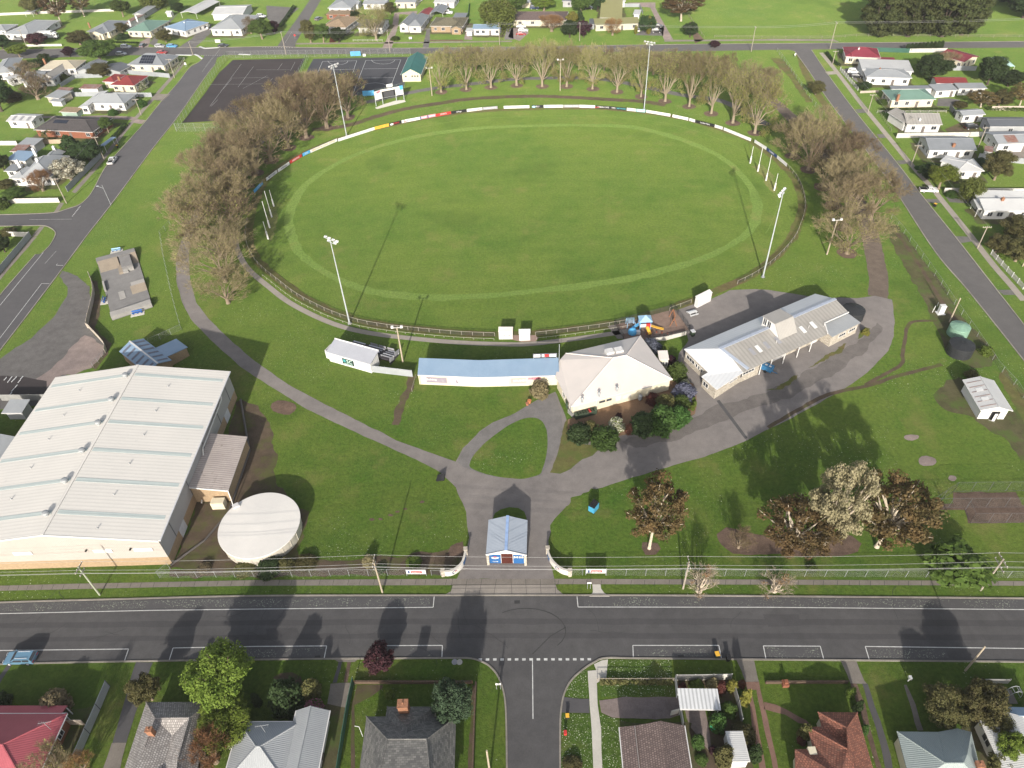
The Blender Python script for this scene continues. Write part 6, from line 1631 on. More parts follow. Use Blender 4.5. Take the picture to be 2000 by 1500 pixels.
HB(0, 'small grey open shed at the top left paddock fence', [((185, 95), (250, 97), (275, 70), 2.3, 'skb', .3, O)], 'grey', 'pale', 'shed')
HB(0, 'cream roofed L-shaped house beside the grey garages', [((300, 545), (590, 535), (660, 470), 2.9, 'hip', 1.9), ((318, 605), (412, 606), (475, 520), 2.7, 'gv', 1.3, dict(roof='asb')), ((335, 632), (420, 628), (470, 575), 2.4, 'skr', .3, dict(roof='pale'))], 'white', 'cream', chims=[(340, 462, 5.0, 1.5, .8)])
HB(0, 'dark grey gabled garage next to the cream roof', [((588, 555), (725, 556), (785, 478), 2.8, 'gv', 1.0)], 'metal', 'grey', 'garage', maxn=1)
HB(0, 'low dark grey gabled garage left of the solar panelled house', [((768, 545), (935, 560), (968, 502), 2.5, 'gv', .9)], 'metal', 'dgrey', 'garage', maxn=1)
s_=HB(0, 'cream house with grey pyramid roof and black solar panels', [((995, 505), (1280, 512), (1312, 432), 3.0, 'hip', 2.8)], 'cream', 'grey')
solar(s_, .30, .68, .06, .42, 6, 3)
HB(0, 'cream house with dark red hipped roof and brick chimney', [((862, 662), (1048, 668), (1120, 592), 2.9, 'hip', 1.9), ((800, 636), (890, 640), (955, 585), 2.8, 'hip', 1.2, dict(win=False))], 'cream', 'red', chims=[(925, 600, 5.2, 1.6, .8)])
HB(0, 'small shed with rusty striped roof beside the red roofed house', [((615, 692), (762, 694), (775, 664), 2.4, 'skb', .3)], 'white', 'rust', 'shed', win=False)
HB(0, 'white house with pale grey hipped roof facing the left street', [((662, 806), (968, 808), (1000, 735), 3.0, 'hip', 1.9), ((612, 838), (690, 838), (840, 715), 2.8, 'skr', .5, dict(roof='white'))], 'white', 'pale')
HB(0, 'grey garden shed with skillion roof on the back lawn', [((350, 755), (462, 768), (545, 715), 2.5, 'skb', .3), ((383, 792), (475, 795), (480, 770), 2.0, 'skb', .2, dict(wall='white'))], 'block', 'pale', 'shed', win=False)
HB(0, 'small shed with red rusted roof behind the grey garden shed', [((432, 708), (540, 712), (558, 688), 2.3, 'skb', .3)], 'grey', 'rust', 'shed', win=False)
HB(0, 'grey-roofed house at the left edge below the top road', [((-60, 580), (105, 560), (195, 448), 2.9, 'hip', 1.6), ((28, 605), (70, 628), (132, 575), 2.6, 'skr', .4, dict(roof='white'))], 'white', 'pale')
HB(0, 'weatherboard house with grey roof behind bare tree on the left', [((158, 630), (312, 630), (330, 552), 2.9, 'gu', 1.5)], 'white', 'grey')
s_=HB(0, 'white shed with roof skylights left of the brown roofed house', [((45, 945), (245, 952), (288, 892), 2.7, 'gu', .7)], 'white', 'white', 'shed', maxn=2)
for i in range(3):rpn(s_[2], s_[1][0][0], 2+i*3.0, 3.0+i*3.0, .5, s_[1][0][0].d/2-.3, 'rooflight', M_GREYT)
s_=HB(0, 'low red brick house with dark brown hipped roof and solar panels', [((262, 1012), (722, 1032), (835, 920), 2.8, 'hip', 1.7)], 'brick', 'tiled')
solar(s_, .24, .48, .30, .46, 6, 1)
HB(0, 'small green garden shed with flat tan roof', [((460, 872), (598, 878), (632, 842), 2.1, 'skb', .2)], 'green', 'tilec', 'shed', win=False)
HB(0, 'pale blue flat carport roof behind the paling fence by the street', [((775, 1140), (815, 1142), (862, 1070), 2.5, 'skr', .2, O)], 'white', 'blue', 'carport')
HB(0, 'white gabled house with grey iron roof and white chimneys at the left', [((150, 1395), (405, 1378), (430, 1225), 3.2, 'hip', 2.8), ((330, 1252), (450, 1245), (488, 1182), 3.1, 'gv', 1.2), ((70, 1392), (185, 1398), (175, 1300), 2.8, 'hip', 1.2)], 'white', 'pale', chims=[(285, 1240, 6.4, 1.8, .9, M_TRIM), (132, 1255, 5.6, 1.6, .8, M_TRIM), (255, 1160, 5.6, 1.8, .8, M_TRIM), (415, 1145, 5.4, 1.6, .8, M_TRIM)])
HB(0, 'small white annexe with dark roof at the left of the white gabled house', [((28, 1335), (125, 1338), (135, 1290), 2.6, 'skb', .3)], 'white', 'grey', 'shed', maxn=1)
HB(0, 'blue-grey roofed outbuilding behind the white gabled house', [((40, 1248), (195, 1258), (232, 1188), 2.6, 'skb', .4)], 'white', 'blue', 'shed', maxn=2)
HB(0, 'rusty red iron shed roof between two pale sheds on the left', [((75, 1182), (185, 1182), (195, 1135), 2.4, 'skb', .3)], 'grey', 'rust', 'shed', win=False)
HB(0, 'pale shed roof with rust streaks beside the palm', [((130, 1132), (265, 1138), (308, 1084), 2.6, 'skb', .3)], 'grey', 'pale', 'shed', win=False)
# ---- top centre
HB(1, 'house with tan hipped roof behind the corner trees', [((515, 207), (702, 216), (748, 130), 2.9, 'hip', 1.8)], 'grey', 'tilec')
HB(1, 'pale green-grey roofed house behind a brick pergola', [((560, 62), (742, 62), (755, -5), 2.9, 'hip', 1.5)], 'white', 'pale')
HB(1, 'brick pergola with salmon columns behind the tan roof', [((545, 112), (742, 112), (745, 80), 2.4, 'flat', 0, dict(oh=.2))], 'brick', 'tilec', 'pergola', maxn=3)
HB(1, 'small grey roofed cottage behind the tall budding tree', [((790, 216), (988, 217), (1000, 150), 2.9, 'gu', 1.6)], 'white', 'mossy')
HB(1, 'white gabled house with grey hipped iron roof beside the red shed', [((1185, 205), (1290, 206), (1308, 120), 2.9, 'hip', 2.0), ((1112, 202), (1192, 204), (1205, 120), 2.9, 'gv', 1.5)], 'white', 'grey')
HB(1, 'cream garage with three roller doors at the top', [((1083, 18), (1247, 18), (1270, -40), 2.9, 'gu', .9)], 'cream', 'pale', 'garage', maxn=3)
HB(1, 'small red gabled shed beside the grey hipped house', [((1255, 118), (1340, 122), (1348, 68), 2.4, 'gv', .8)], 'white', 'red', 'shed', win=False)
HB(1, 'open grey gabled carport behind the mossy roofed brick house', [((1360, 102), (1460, 103), (1468, 46), 2.6, 'gv', 1.0, O)], 'white', 'grey', 'carport')
HB(1, 'tan brick house with mossy tiled roof', [((1358, 203), (1618, 205), (1632, 136), 2.9, 'hip', 1.7), ((1518, 222), (1605, 222), (1612, 160), 2.8, 'gv', 1.0)], 'tan', 'mossy')
HB(1, 'flat grey shed behind the mossy roofed brick house', [((1530, 148), (1630, 148), (1632, 103), 2.5, 'skb', .2)], 'grey', 'grey', 'shed', win=False)
HB(1, 'long white cottage with blue-grey roof beside the willow', [((1690, 226), (1908, 226), (1908, 188), 2.9, 'gu', .9), ((1635, 243), (1692, 243), (1692, 220), 2.3, 'skb', .2, dict(roof='white', win=False))], 'white', 'blue', chims=[(1805, 175, 4.4, .9, .8, M_TRIM)])
HB(1, 'row of pale sheds along the top edge', [((830, 32), (1018, 32), (1022, 0), 2.6, 'gu', .8)], 'white', 'pale', 'shed', maxn=2)
HB(1, 'white roofed building at the top edge right of the garage', [((1385, 20), (1550, 22), (1560, -30), 2.6, 'gu', .8)], 'white', 'white', 'shed', maxn=2)
HB(1, 'small white shed at the left of the tan roof', [((740, 35), (800, 35), (805, 5), 2.4, 'gu', .6)], 'white', 'pale', 'shed', win=False)
HB(2, 'wide house with brown hipped tile roof and pale walls', [((0, 157), (425, 157), (425, 90), 2.8, 'hip', 1.8)], 'cream', 'tileb')
HB(2, 'house with tall olive skillion roof and long low olive wing', [((685, 138), (860, 138), (842, 22), 3.0, 'skb', 2.0), ((648, 195), (1000, 182), (1002, 140), 2.8, 'skb', .5)], 'cream', 'olive')
HB(2, 'white shed at the top edge behind the olive roof', [((758, 10), (888, 10), (890, -20), 2.8, 'gu', .8)], 'white', 'white', 'shed', maxn=1)
HB(2, 'grey house wall at the top edge above the brown roof', [((390, 10), (480, 10), (485, -30), 2.8, 'gu', .8)], 'grey', 'grey', 'shed', maxn=1)
HB(2, 'small dark blue shed between the plum tree and olive roof', [((600, 190), (650, 190), (650, 150), 2.3, 'skb', .3)], 'metal', 'dgrey', 'shed', win=False)
HB(2, 'white garden shed with slatted roof beside the olive wing', [((945, 110), (1000, 112), (995, 80), 2.2, 'skb', .3)], 'white', 'white', 'shed', win=False)
HB(2, 'small cream shed at the top left of the brown roof', [((70, 20), (150, 20), (150, -15), 2.5, 'gu', .6)], 'cream', 'pale', 'shed', win=False)
# ---- right block
HB(3, 'cream house with maroon hipped roof at the street corner', [((605, 440), (880, 452), (815, 378), 2.9, 'hip', 2.0), ((590, 400), (650, 445), (600, 395), 2.8, 'hip', .8, dict(win=False))], 'cream', 'maroon', chims=[(710, 378, 4.8, .7, .5, M_TRIM)])
HB(3, 'small maroon flat roof behind the white house', [((865, 478), (1000, 482), (960, 452), 2.5, 'skb', .2)], 'cream', 'maroon', 'shed', win=False)
HB(3, 'maroon roofed garage row with open bays', [((1532, 485), (1652, 440), (1545, 350), 3.0, 'gv', 1.0)], 'cream', 'maroon', 'garage', maxn=5)
HB(3, 'white house with flat pale roofs beside the white picket fence', [((770, 600), (1125, 610), (1050, 535), 3.0, 'hip', 1.1), ((735, 545), (1140, 560), (1120, 480), 3.2, 'skb', .4, dict(roof='white', win=False))], 'white', 'pale', chims=[(876, 535, 4.2, .7, .5)])
HB(3, 'cream brick house with green iron roof and chimney', [((965, 783), (1312, 775), (1262, 695), 2.9, 'hip', 1.7), ((900, 705), (968, 782), (1000, 782), 2.5, 'skl', .2, dict(open=1))], 'cream', 'green', chims=[(1022, 742, 4.8, 1.4, .8)])
HB(3, 'long grey shed with rusty patches behind the green roofed house', [((1312, 712), (1490, 702), (1440, 655), 2.6, 'skb', .3), ((1490, 692), (1715, 690), (1690, 652), 2.6, 'skb', .3), ((965, 695), (1300, 692), (1280, 670), 2.4, 'skb', .2, dict(roof='grey', win=False))], 'white', 'pale', 'shed', maxn=3)
HB(3, 'small faded pink roofed shed in the back yard', [((1315, 650), (1565, 652), (1555, 602), 2.4, 'gu', .8)], 'white', 'red', 'shed', win=False)
HB(3, 'old white weatherboard cottage with patchy grey roof', [((1085, 972), (1365, 972), (1265, 880), 2.9, 'gu', 1.7), ((1020, 912), (1085, 975), (1120, 975), 2.7, 'skl', .4, dict(open=1)), ((1065, 960), (1180, 945), (1140, 850), 2.9, 'gv', 1.3, dict(win=False))], 'white', 'asb', chims=[(1188, 930, 4.0, .8, .6, M_TRIM)])
HB(3, 'white shed with dark doorway beside the gravel yard', [((1525, 905), (1702, 892), (1685, 845), 2.7, 'gu', .6)], 'white', 'pale', 'shed', maxn=2)
HB(3, 'large charcoal metal shed cut by the right edge', [((1735, 988), (2120, 988), (2080, 915), 3.0, 'gu', .9)], 'metal', 'dgrey', 'shed', maxn=1)
s_=HB(3, 'pale metal shed with rust-red striped roof at the right edge', [((1800, 1125), (2120, 1115), (2050, 1022), 3.0, 'gu', 1.0)], 'white', 'pale', 'shed', maxn=2)
for i in range(2):
 kk=s_[1][0][0];rpn(s_[2], kk, 3+i*6.5, 6.5+i*6.5, .5, kk.d/2-.4, 'rusty_sheet', RM['rust'])
HB(3, 'white weatherboard house with plain grey roof and orange brick chimney', [((1260, 1172), (1635, 1172), (1588, 1065), 2.9, 'gu', 1.6)], 'white', 'grey', chims=[(1455, 1125, 4.2, 4.0, .8)])
HB(3, 'small rusty roofed lean-to behind the grey roofed house', [((1690, 1180), (1760, 1190), (1760, 1150), 2.3, 'skb', .2)], 'white', 'rust', 'shed', win=False)
HB(3, 'low white house with several pale flat roofs behind the yellow-green tree', [((1480, 1335), (1690, 1335), (1600, 1240), 2.8, 'hip', .9), ((1345, 1255), (1500, 1300), (1470, 1235), 2.7, 'skb', .2, dict(win=False))], 'white', 'white')
HB(7, 'white weatherboard house with iron roofs and orange chimney at the right edge', [((1690, 145), (2080, 145), (2050, 80), 2.9, 'skb', 1.2), ((1640, 70), (2060, 80), (2040, 15), 2.9, 'skb', .9, dict(win=False)), ((1600, 62), (1640, 130), (1690, 130), 2.6, 'skl', .3, dict(open=1))], 'white', 'white', chims=[(1838, 48, 4.6, 1.0, .7)])
# teal canopy
k=block(V[3](1800, 518), V[3](1932, 518), V[3](1890, 450), 2.6, 'hip', 1.3, oh=.1)
root=th('shade_canopy', 'pale teal pyramid shade canopy behind the dark bushy tree', 'canopy', k.p(k.w/2, k.d/2, 0))
b=MB();b.slab(k.polys, .06);b.bd('canopy_cover', clr('canopy_teal', (.38, .55, .52)), root)
for s, q in((.1, .1), (k.w-.1, .1), (k.w-.1, k.d-.1), (.1, k.d-.1)):
 b=MB();p=k.p(s, q);b.box((p.x, p.y, 0), (.12, .12, 2.55));b.bd('post', M_TRIM, root)
 # shed by the tanks
s_=HB(11, 'small white gabled shed with rusty roof seams near the right fence', [((1665, 205), (1912, 210), (1770, -30), 2.8, 'gv', 1.0)], 'white', 'white', 'shed', win=False)
k=s_[1][0][0];f=k.sides[0]
o, c, al, nr=sign_on(s_[0], f, .42, .74, .02, 2.1, M_BLACK, 'dark_doorway_panel', .03)  # flat black panel painted as the dark inside behind the open door
b=MB();b.beam(c-al*.55+nr*.25-UP*1.0, c+al*.05+nr*.8-UP*1.0, .05, .05);b.beam(c+nr*.5-al*.25-UP*.02, c+nr*.52+al*.1-UP*.02, .05, 1.9);b.bd('open_door', M_TRIM, s_[0])
for i in range(6):rpn(s_[2], k, .2, k.w/2-.2, k.d*(i+.6)/6.5, k.d*(i+.6)/6.5+.12, 'rust_seam', RM['rust'], .04, .02)
for i in range(2):rpn(s_[2], k, 1.0, k.w/2-.8, k.d*(.25+i*.3), k.d*(.25+i*.3)+1.0, 'rooflight', M_WHITE, .05, .03)
# ---- bottom row
HB(12, 'brick house with pink-red metal hipped roof at the bottom left', [((-700, 1700), (235, 1700), (492, 1075), 2.9, 'hip', 2.6, dict(oh=.5)), ((-700, 1080), (494, 1080), (492, 1012), 2.45, 'skf', .45, dict(open=1))], 'brick', 'pink', chims=[])
def tiled_bottom():
 z, zr=2.9, 5.1
 f=V[12]
 vs=[(*f(1143, 985), z), (*f(1645, 985), z), (*f(1500, 1720), z), (*f(900, 1720), z), (*f(1213, 1112), zr), (*f(1478, 1110), zr), (*f(1345, 1246), z+.9), (*f(1128, 1345), zr+.1), (*f(1385, 1440), zr), (*f(1365, 1640), zr), (*f(1280, 1500), z+.6), (*f(1000, 1640), zr)]
 root, P, sides, ro=custom('house', 'house with weathered grey tile roof of twin hips at the bottom left', 'house', vs, [(0, 1, 5, 4), (4, 5, 6), (0, 4, 7, 11, 3), (1, 2, 9, 8, 5), (4, 6, 10, 7), (5, 8, 10, 6), (7, 10, 11), (8, 9, 10), (10, 9, 2, 3, 11)], [3, 2, 1, 0], 'white', 'tilew', ridges=[(0, 4), (1, 5), (4, 5), (4, 7), (5, 8)])
 chm(ro, *f(1160, 1200), 6.4, 1.6, .8)
 for s in sides:
  if facing(s[0], s[1], s[3]):
   for t in(.3, .7):wdw(root, osd(s, t), s[1]-s[0], s[3], 1.5, 1.2, .9)
tiled_bottom()
s_=HB(13, 'blue-grey metal roofed house with white gable side at the bottom', [((180, 1640), (460, 1640), (522, 1050), 2.9, 'gv', 1.5), ((-270, 1640), (240, 1640), (290, 1140), 2.9, 'hip', 2.2)], 'white', 'pale')
def slate_house():
 z, zr=2.9, 6.2
 f=V[13]
 vs=[(*f(863, 1097), z), (*f(1562, 1100), z), (*f(1545, 1760), z), (*f(775, 1760), z), (*f(1028, 1275), zr), (*f(1332, 1275), zr), (*f(1360, 1560), zr), (*f(960, 1560), zr)]
 root, P, sides, ro=custom('house', 'house with large dark slate hipped roof and orange chimney beside the side street', 'house', vs, [(0, 1, 5, 4), (1, 2, 6, 5), (2, 3, 7, 6), (3, 0, 4, 7), (4, 5, 6, 7)], [3, 2, 1, 0], 'white', 'slate', ridges=[(0, 4), (1, 5), (4, 5), (4, 7), (5, 6)])
 A, B_, Cc=f(1013, 1100), f(1395, 1100), f(1397, 1020)
 k=block(f(1013, 1110), f(1395, 1110), f(1397, 1020), z, 'flat', 0)
 a0, a1=G(*f(1025, 1020), z), G(*f(1397, 1021), z)
 c0, c1=G(*f(1013, 1098), z), G(*f(1392, 1098), z)
 h0, h1=G(*f(1178, 1188), z+2.35), G(*f(1172, 1256), z+2.45)
 b=MB();b.slab([(c0, a0, h0, h1), (a1, c1, h1, h0), (a0, a1, h0)], .16)
 r2=b.bd('roof', RM['slate'], root);ridge_caps(r2, [(a0, h0), (a1, h0), (h0, h1)], RM['slate'])
 b=MB()
 e=.4
 for p, q in((c1, a1), (a1, a0), (a0, c0)):
  p, q=p*1, q*1;b.poly((Vector((p.x, p.y-e, 0)), Vector((q.x, q.y-e, 0)), Vector((q.x, q.y-e, z-.1)), Vector((p.x, p.y-e, z-.1))))
 b.bd('wall', WM['white'], root)
 chm(ro, *f(1145, 998), 5.6, 2.4, 1.4)
 b=MB();p0, p1, p2=G(*f(770, 1172), 3.4), G(*f(805, 1178), 3.4), G(*f(835, 1255), 2.9);b.tube(p0, p1, .04);b.tube(p1, p2, .04);b.bd('service_bracket', M_TRIM, ro)
slate_house()
s_=HB(14, 'brown tiled gable-roofed house beside the white carport', [((1020, 1700), (1432, 1700), (1352, 1168), 2.9, 'gv', 1.5, dict(oh=.3)), ((890, 1700), (1012, 1700), (992, 1180), 2.7, 'skr', .5, dict(oh=.2))], 'white', 'tileb')
HB(14, 'white corrugated carport roof in a fenced yard', [((1312, 1036), (1632, 1040), (1602, 884), 2.5, 'skb', .15, dict(open=1, roof='corr'))], 'white', 'corr', 'carport')
HB(14, 'small white garden shed with plain roof by the driveway strips', [((1722, 1455), (1855, 1450), (1800, 1210), 2.3, 'skl', .15, dict(oh=.1))], 'white', 'white', 'shed', win=False)
def orange_house():
 z, zr=2.9, 4.9
 f=V[15]
 vs=[(*f(390, 1062), z), (*f(697, 1066), z), (*f(860, 1640), z), (*f(215, 1640), z), (*f(210, 1352), z), (*f(355, 1352), z), (*f(308, 1180), z), (*f(420, 1175), z), (*f(615, 1185), 4.5), (*f(720, 1640), 4.9), (*f(625, 1355), 4.9), (*f(560, 1560), 4.9), (*f(645, 1305), z+.5)]
 root, P, sides, ro=custom('house', 'house with stepped orange and brown tiled roof', 'house', vs, [(0, 1, 8), (1, 2, 9, 10, 8), (0, 8, 10, 12, 7), (7, 12, 10, 6), (6, 10, 11, 5), (5, 11, 3, 4), (11, 9, 2, 3), (10, 9, 11)], [3, 2, 1, 0, 7, 6, 5, 4], 'cream', 'tileo', ridges=[(0, 8), (1, 8), (8, 10), (6, 10), (10, 9)])
 b=MB();p=G(*f(300, 1440), 0);b.box((p.x, p.y, 0), (1.0, 1.0, 3.4));b.bd('porch_column', WM['cream'], root)
orange_house()
def green_metal_house():
 z=2.9
 f=V[15]
 vs=[(*f(1008, 1215), z), (*f(1330, 1218), z), (*f(1480, 1190), z+.0), (*f(1588, 1218), z), (*f(1690, 1640), z), (*f(1120, 1640), z), (*f(1385, 1462), 5.3), (*f(1530, 1462), 5.3), (*f(1340, 1268), 3.3), (*f(1558, 1390), 4.9), (*f(1480, 1300), 4.0)]
 root, P, sides, ro=custom('house', 'house with grey-green metal hipped roof and cream side wall', 'house', vs, [(0, 1, 8, 6), (1, 2, 10, 8), (2, 3, 10), (8, 10, 9, 6), (10, 3, 9), (3, 4, 7, 9), (6, 9, 7), (0, 6, 5), (6, 7, 4, 5)], [5, 4, 3, 2, 1, 0], 'cream', rfm('roof_grey_green_metal', (.29, .335, .33), (.25, .29, .285)), ridges=[(0, 6), (6, 7)])
 chm(ro, *f(1660, 1470), 4.3, 1.0, .9)
green_metal_house()
HB(15, 'white house with pale metal roof cut by the right edge at the bottom', [((1900, 1640), (2260, 1640), (2180, 1095), 2.9, 'gv', 1.5, dict(oh=.3)), ((1845, 1100), (2200, 1110), (2160, 1030), 2.8, 'skf', .5, dict(oh=.3, roof='blue'))], 'white', 'white')
# ------------------------------------------------------------------ fences
M_FWHITE=mat('fence_white', (.58, .56, .52), (.47, .455, .42), .6, .7, stripe=(.12, .15, .01), fine=.08)
M_FGREY=mat('fence_grey_paling', (.30, .30, .29), (.22, .22, .21), .8, .85, stripe=(.12, .5, .02), fine=.2)
M_FCREAM=mat('fence_cream', (.46, .40, .335), (.39, .34, .29), .5, .7, stripe=(.2, .15, .01), fine=.06)
M_FGREEN=mat('fence_green_metal', (.05, .13, .095), (.04, .105, .08), .5, .5, stripe=(.2, .2, .02))
M_FPALE=mat('fence_pale_metal', (.34, .36, .375), (.28, .295, .31), .5, .5, stripe=(.2, .2, .02))
M_FBRICK=mat('fence_brick', (.105, .074, .055), (.08, .057, .043), .8, .9, .1, tile=(.24, .09, .012, 1.3))
M_FTAN=mat('fence_tan', (.46, .36, .26), (.38, .30, .22), .5, .7, stripe=(.2, .15, .01))
M_WIRE=meshmat('wire_mesh', (.26, .27, .26), .075, .10)
M_WIREG=meshmat('wire_mesh_green', (.14, .21, .17), .075, .20)
M_WIRED=meshmat('wire_mesh_dark', (.05, .05, .052), .09, .34)
M_WIRET=meshmat('net_mesh_thin', (.16, .17, .16), .09, .06)
M_WOOD=mat('weathered_wood', (.34, .30, .25), (.25, .215, .18), 2, .9, .1, fine=.25)
M_WOODP=mat('pole_wood', (.40, .34, .26), (.30, .25, .19), 1.5, .9, .1, fine=.25)
M_RAILW=mat('rail_white_worn', (.40, .37, .32), (.26, .235, .20), 1.5, .8, fine=.2)
def fn(label, pts, kind='solid', h=1.8, m_=None, sp=3.0, world=False, name='fence', pm=None, mid=False, cap=False, sm=0):
 P=[Vector((p.x, p.y, 0))for p in(pts if world else gp(pts))]
 if sm:P=spn(P, sm)
 c=P[len(P)//2]
 root=th(name, label, 'fence', c)
 D=[0]
 for a, q in zip(P, P[1:]):D.append(D[-1]+(q-a).length)
 tot=D[-1]
 def at(s):
  for i in range(len(P)-1):
   if s<=D[i+1]+1e-6:return P[i].lerp(P[i+1], (s-D[i])/max(1e-6, D[i+1]-D[i]))
  return P[-1]
 n=max(1, min(99, round(tot/sp)))
 if kind in('solid', 'low'):
  b=MB()
  for a, q in zip(P, P[1:]):b.beam(a+UP*h/2, q+UP*h/2, .08 if kind=='solid' else .24, h)
  b.bd('panel', m_ or M_FGREY, root)
  if cap:
   b=MB()
   for a, q in zip(P, P[1:]):b.beam(a+UP*(h+.03), q+UP*(h+.03), .18, .06)
   b.bd('capping', pm or M_TRIM, root)
  if sp<90:ph=h+.1
  else:return root
 elif kind=='picket':
  b=MB()
  k=int(tot/.22)
  for i in range(k):
   p=at((i+.5)*tot/k);q=at(min(tot, (i+.5)*tot/k+.05));d=(q-p);d.normalize()
   b.beam(p+UP*h/2-d*.05, p+UP*h/2+d*.05, .03, h)
  b.bd('pickets', m_ or M_FWHITE, root)
  b=MB()
  for z in(.3, h-.25):
   for a, q in zip(P, P[1:]):b.beam(a+UP*z, q+UP*z, .05, .09)
  b.bd('rail', m_ or M_FWHITE, root);ph=h+.15
 elif kind=='wire':
  b=MB()
  for a, q in zip(P, P[1:]):b.poly((a, q, q+UP*h, a+UP*h))
  b.bd('mesh_panel', m_ or M_WIRE, root)
  b=MB()
  for a, q in zip(P, P[1:]):b.tube(a+UP*h, q+UP*h, .018, n=5)
  if mid:
   for a, q in zip(P, P[1:]):b.tube(a+UP*h*.5, q+UP*h*.5, .015, n=5)
  b.bd('top_rail', pm or M_GALV, root);ph=h
 else:
  b=MB()
  for z in((h, )if kind=='rail' else(h, h*.55)):
   for a, q in zip(P, P[1:]):b.tube(a+UP*z, q+UP*z, .038, n=6)
  b.bd('rail', m_ or M_RAILW, root)
  if mid:
   b=MB()
   for a, q in zip(P, P[1:]):b.poly((a, q, q+UP*h*.95, a+UP*h*.95))
   b.bd('mesh_panel', M_WIRED, root)
  ph=h
 p0=at(0);b=MB()
 if kind in('wire', 'rail', 'rail2'):b.tube(p0, p0+UP*ph, .035 if kind=='wire' else .05, n=6)
 else:b.box((p0.x, p0.y, 0), (.12, .12, ph))
 o=b.bd('post', pm or(m_ if kind in('solid', 'picket', 'low')else M_GALV if kind=='wire' else m_ or M_RAILW), root)
 for i in range(1, n+1):
  c_=o.copy();COL.objects.link(c_);c_.parent=root;c_.location=at(tot*i/n)-p0
 return root
fv=lambda v, pts:[V[v](*p)for p in pts]
# main road
fn('wire mesh fence on leaning posts in front of the round tank', [(312, 1129), (400, 1128), (600, 1126), (795, 1124)], 'wire', 1.9, sp=3.2)
fn('wire mesh fence on leaning posts in front of the russet trees', [(1184, 1124), (1500, 1126), (1800, 1127.5), (2000, 1129), (2130, 1131)], 'wire', 1.9, sp=3.2)
fn('wire mesh fence return at the sports hall corner', [(312, 1129), (333, 1112)], 'wire', 1.9)
def gate_wall(pts, label, flip):
 P=spn(gp(pts), 8)
 c=P[len(P)//2];root=th('entrance_wall', label, 'wall', c)
 n=len(P);k=int(n*.68)
 for part, a, e, mm in(('white_panel', 0, k, M_FCREAM if False else mat('gate_wall_white', (.58, .56, .53), (.50, .48, .455), .8, .7, fine=.06)), ('blue_panel', k-1, n, clr('gate_blue', (.030, .115, .30)))):
  b=MB()
  for i in range(a, min(e, n)-1):b.beam(P[i]+UP*.68, P[i+1]+UP*.68, .2, 1.36)
  b.bd(part, mm, root)
 b=MB()
 for i in range(n-1):b.beam(P[i]+UP*1.42, P[i+1]+UP*1.42, .36, .12)
 b.bd('coping', M_CONCP, root)
 for q in(P[0], P[-1]):
  b=MB();b.box((q.x, q.y, 0), (.55, .55, 1.6));b.box((q.x, q.y, 1.6), (.7, .7, .12));b.bd('pier', WM['block'], root)
 i=k//2;al=(P[i+1]-P[i-1]);al.z=0
 nr=Vector((al.y, -al.x, 0)).normalized()
 if nr.y>0:nr=-nr
 if al.x<0:al=-al
 b=MB();q=P[i]+nr*.13+UP*.75;al.normalize()
 for j in range(9):
  a0, a1=.6+j*.42, .6+(j+1)*.42
  b.beam(q+al*.42*math.cos(a0)+UP*.42*math.sin(a0), q+al*.42*math.cos(a1)+UP*.42*math.sin(a1), .03, .12)
 b.bd('emblem', M_NAVY, root)
 b=MB();b.beam(q+al*.05, q+al*.4+UP*.25, .03, .12);b.bd('emblem', M_RED, root)
gate_wall([(866, 1124), (880, 1124), (893, 1118), (903, 1108), (908, 1096), (910.5, 1082)], 'curved white entrance wall with blue end on the left of the gateway', 0)
gate_wall([(1113, 1124), (1098, 1120), (1085, 1111), (1076, 1100), (1071, 1089), (1069.5, 1080)], 'curved white entrance wall with blue end on the right of the gateway', 1)
def sponsor(x0, x1, y, label, zb=.7):
 p, q=G(x0, y), G(x1, y)
 root=th('sponsor_board', label, 'sign', (p+q)/2)
 al=(q-p).normalized();nr=Vector((al.y, -al.x, 0))
 b=MB();b.beam(p+UP*1.15, q+UP*1.15, .06, 1.2);o=b.bd('panel', M_WHITE, root)
 c=(p+q)/2+nr*.05+UP*1.15
 b=MB();b.beam(c-al*.8, c+al*1.0, .03, .62);r_=b.bd('red_patch', M_RED, o)
 text('BARKLEY', .4, M_WHITE, root, c+nr*.03+al*.1, al, UP, width=1.5)
 b=MB();b.beam(c-al*1.35, c-al*1.05, .03, .7);b.bd('logo', M_NAVY, o)
 for s in(p, q):
  b=MB();b.tube(s, s+UP*1.9, .05);b.bd('post', M_GALV, root)
sponsor(795, 833, 1124.5, 'white sponsor board with red patch left of the entrance wall')
sponsor(1144, 1183, 1123, 'white sponsor board with red patch right of the entrance wall')
fn('small mesh pedestrian gate beside the left sponsor board', [(843, 1124), (861, 1124)], 'wire', 1.6, M_WIRED, name='gate')
fn('small mesh pedestrian gate right of the entrance wall', [(1117, 1123.5), (1138, 1123.5)], 'wire', 1.6, name='gate')
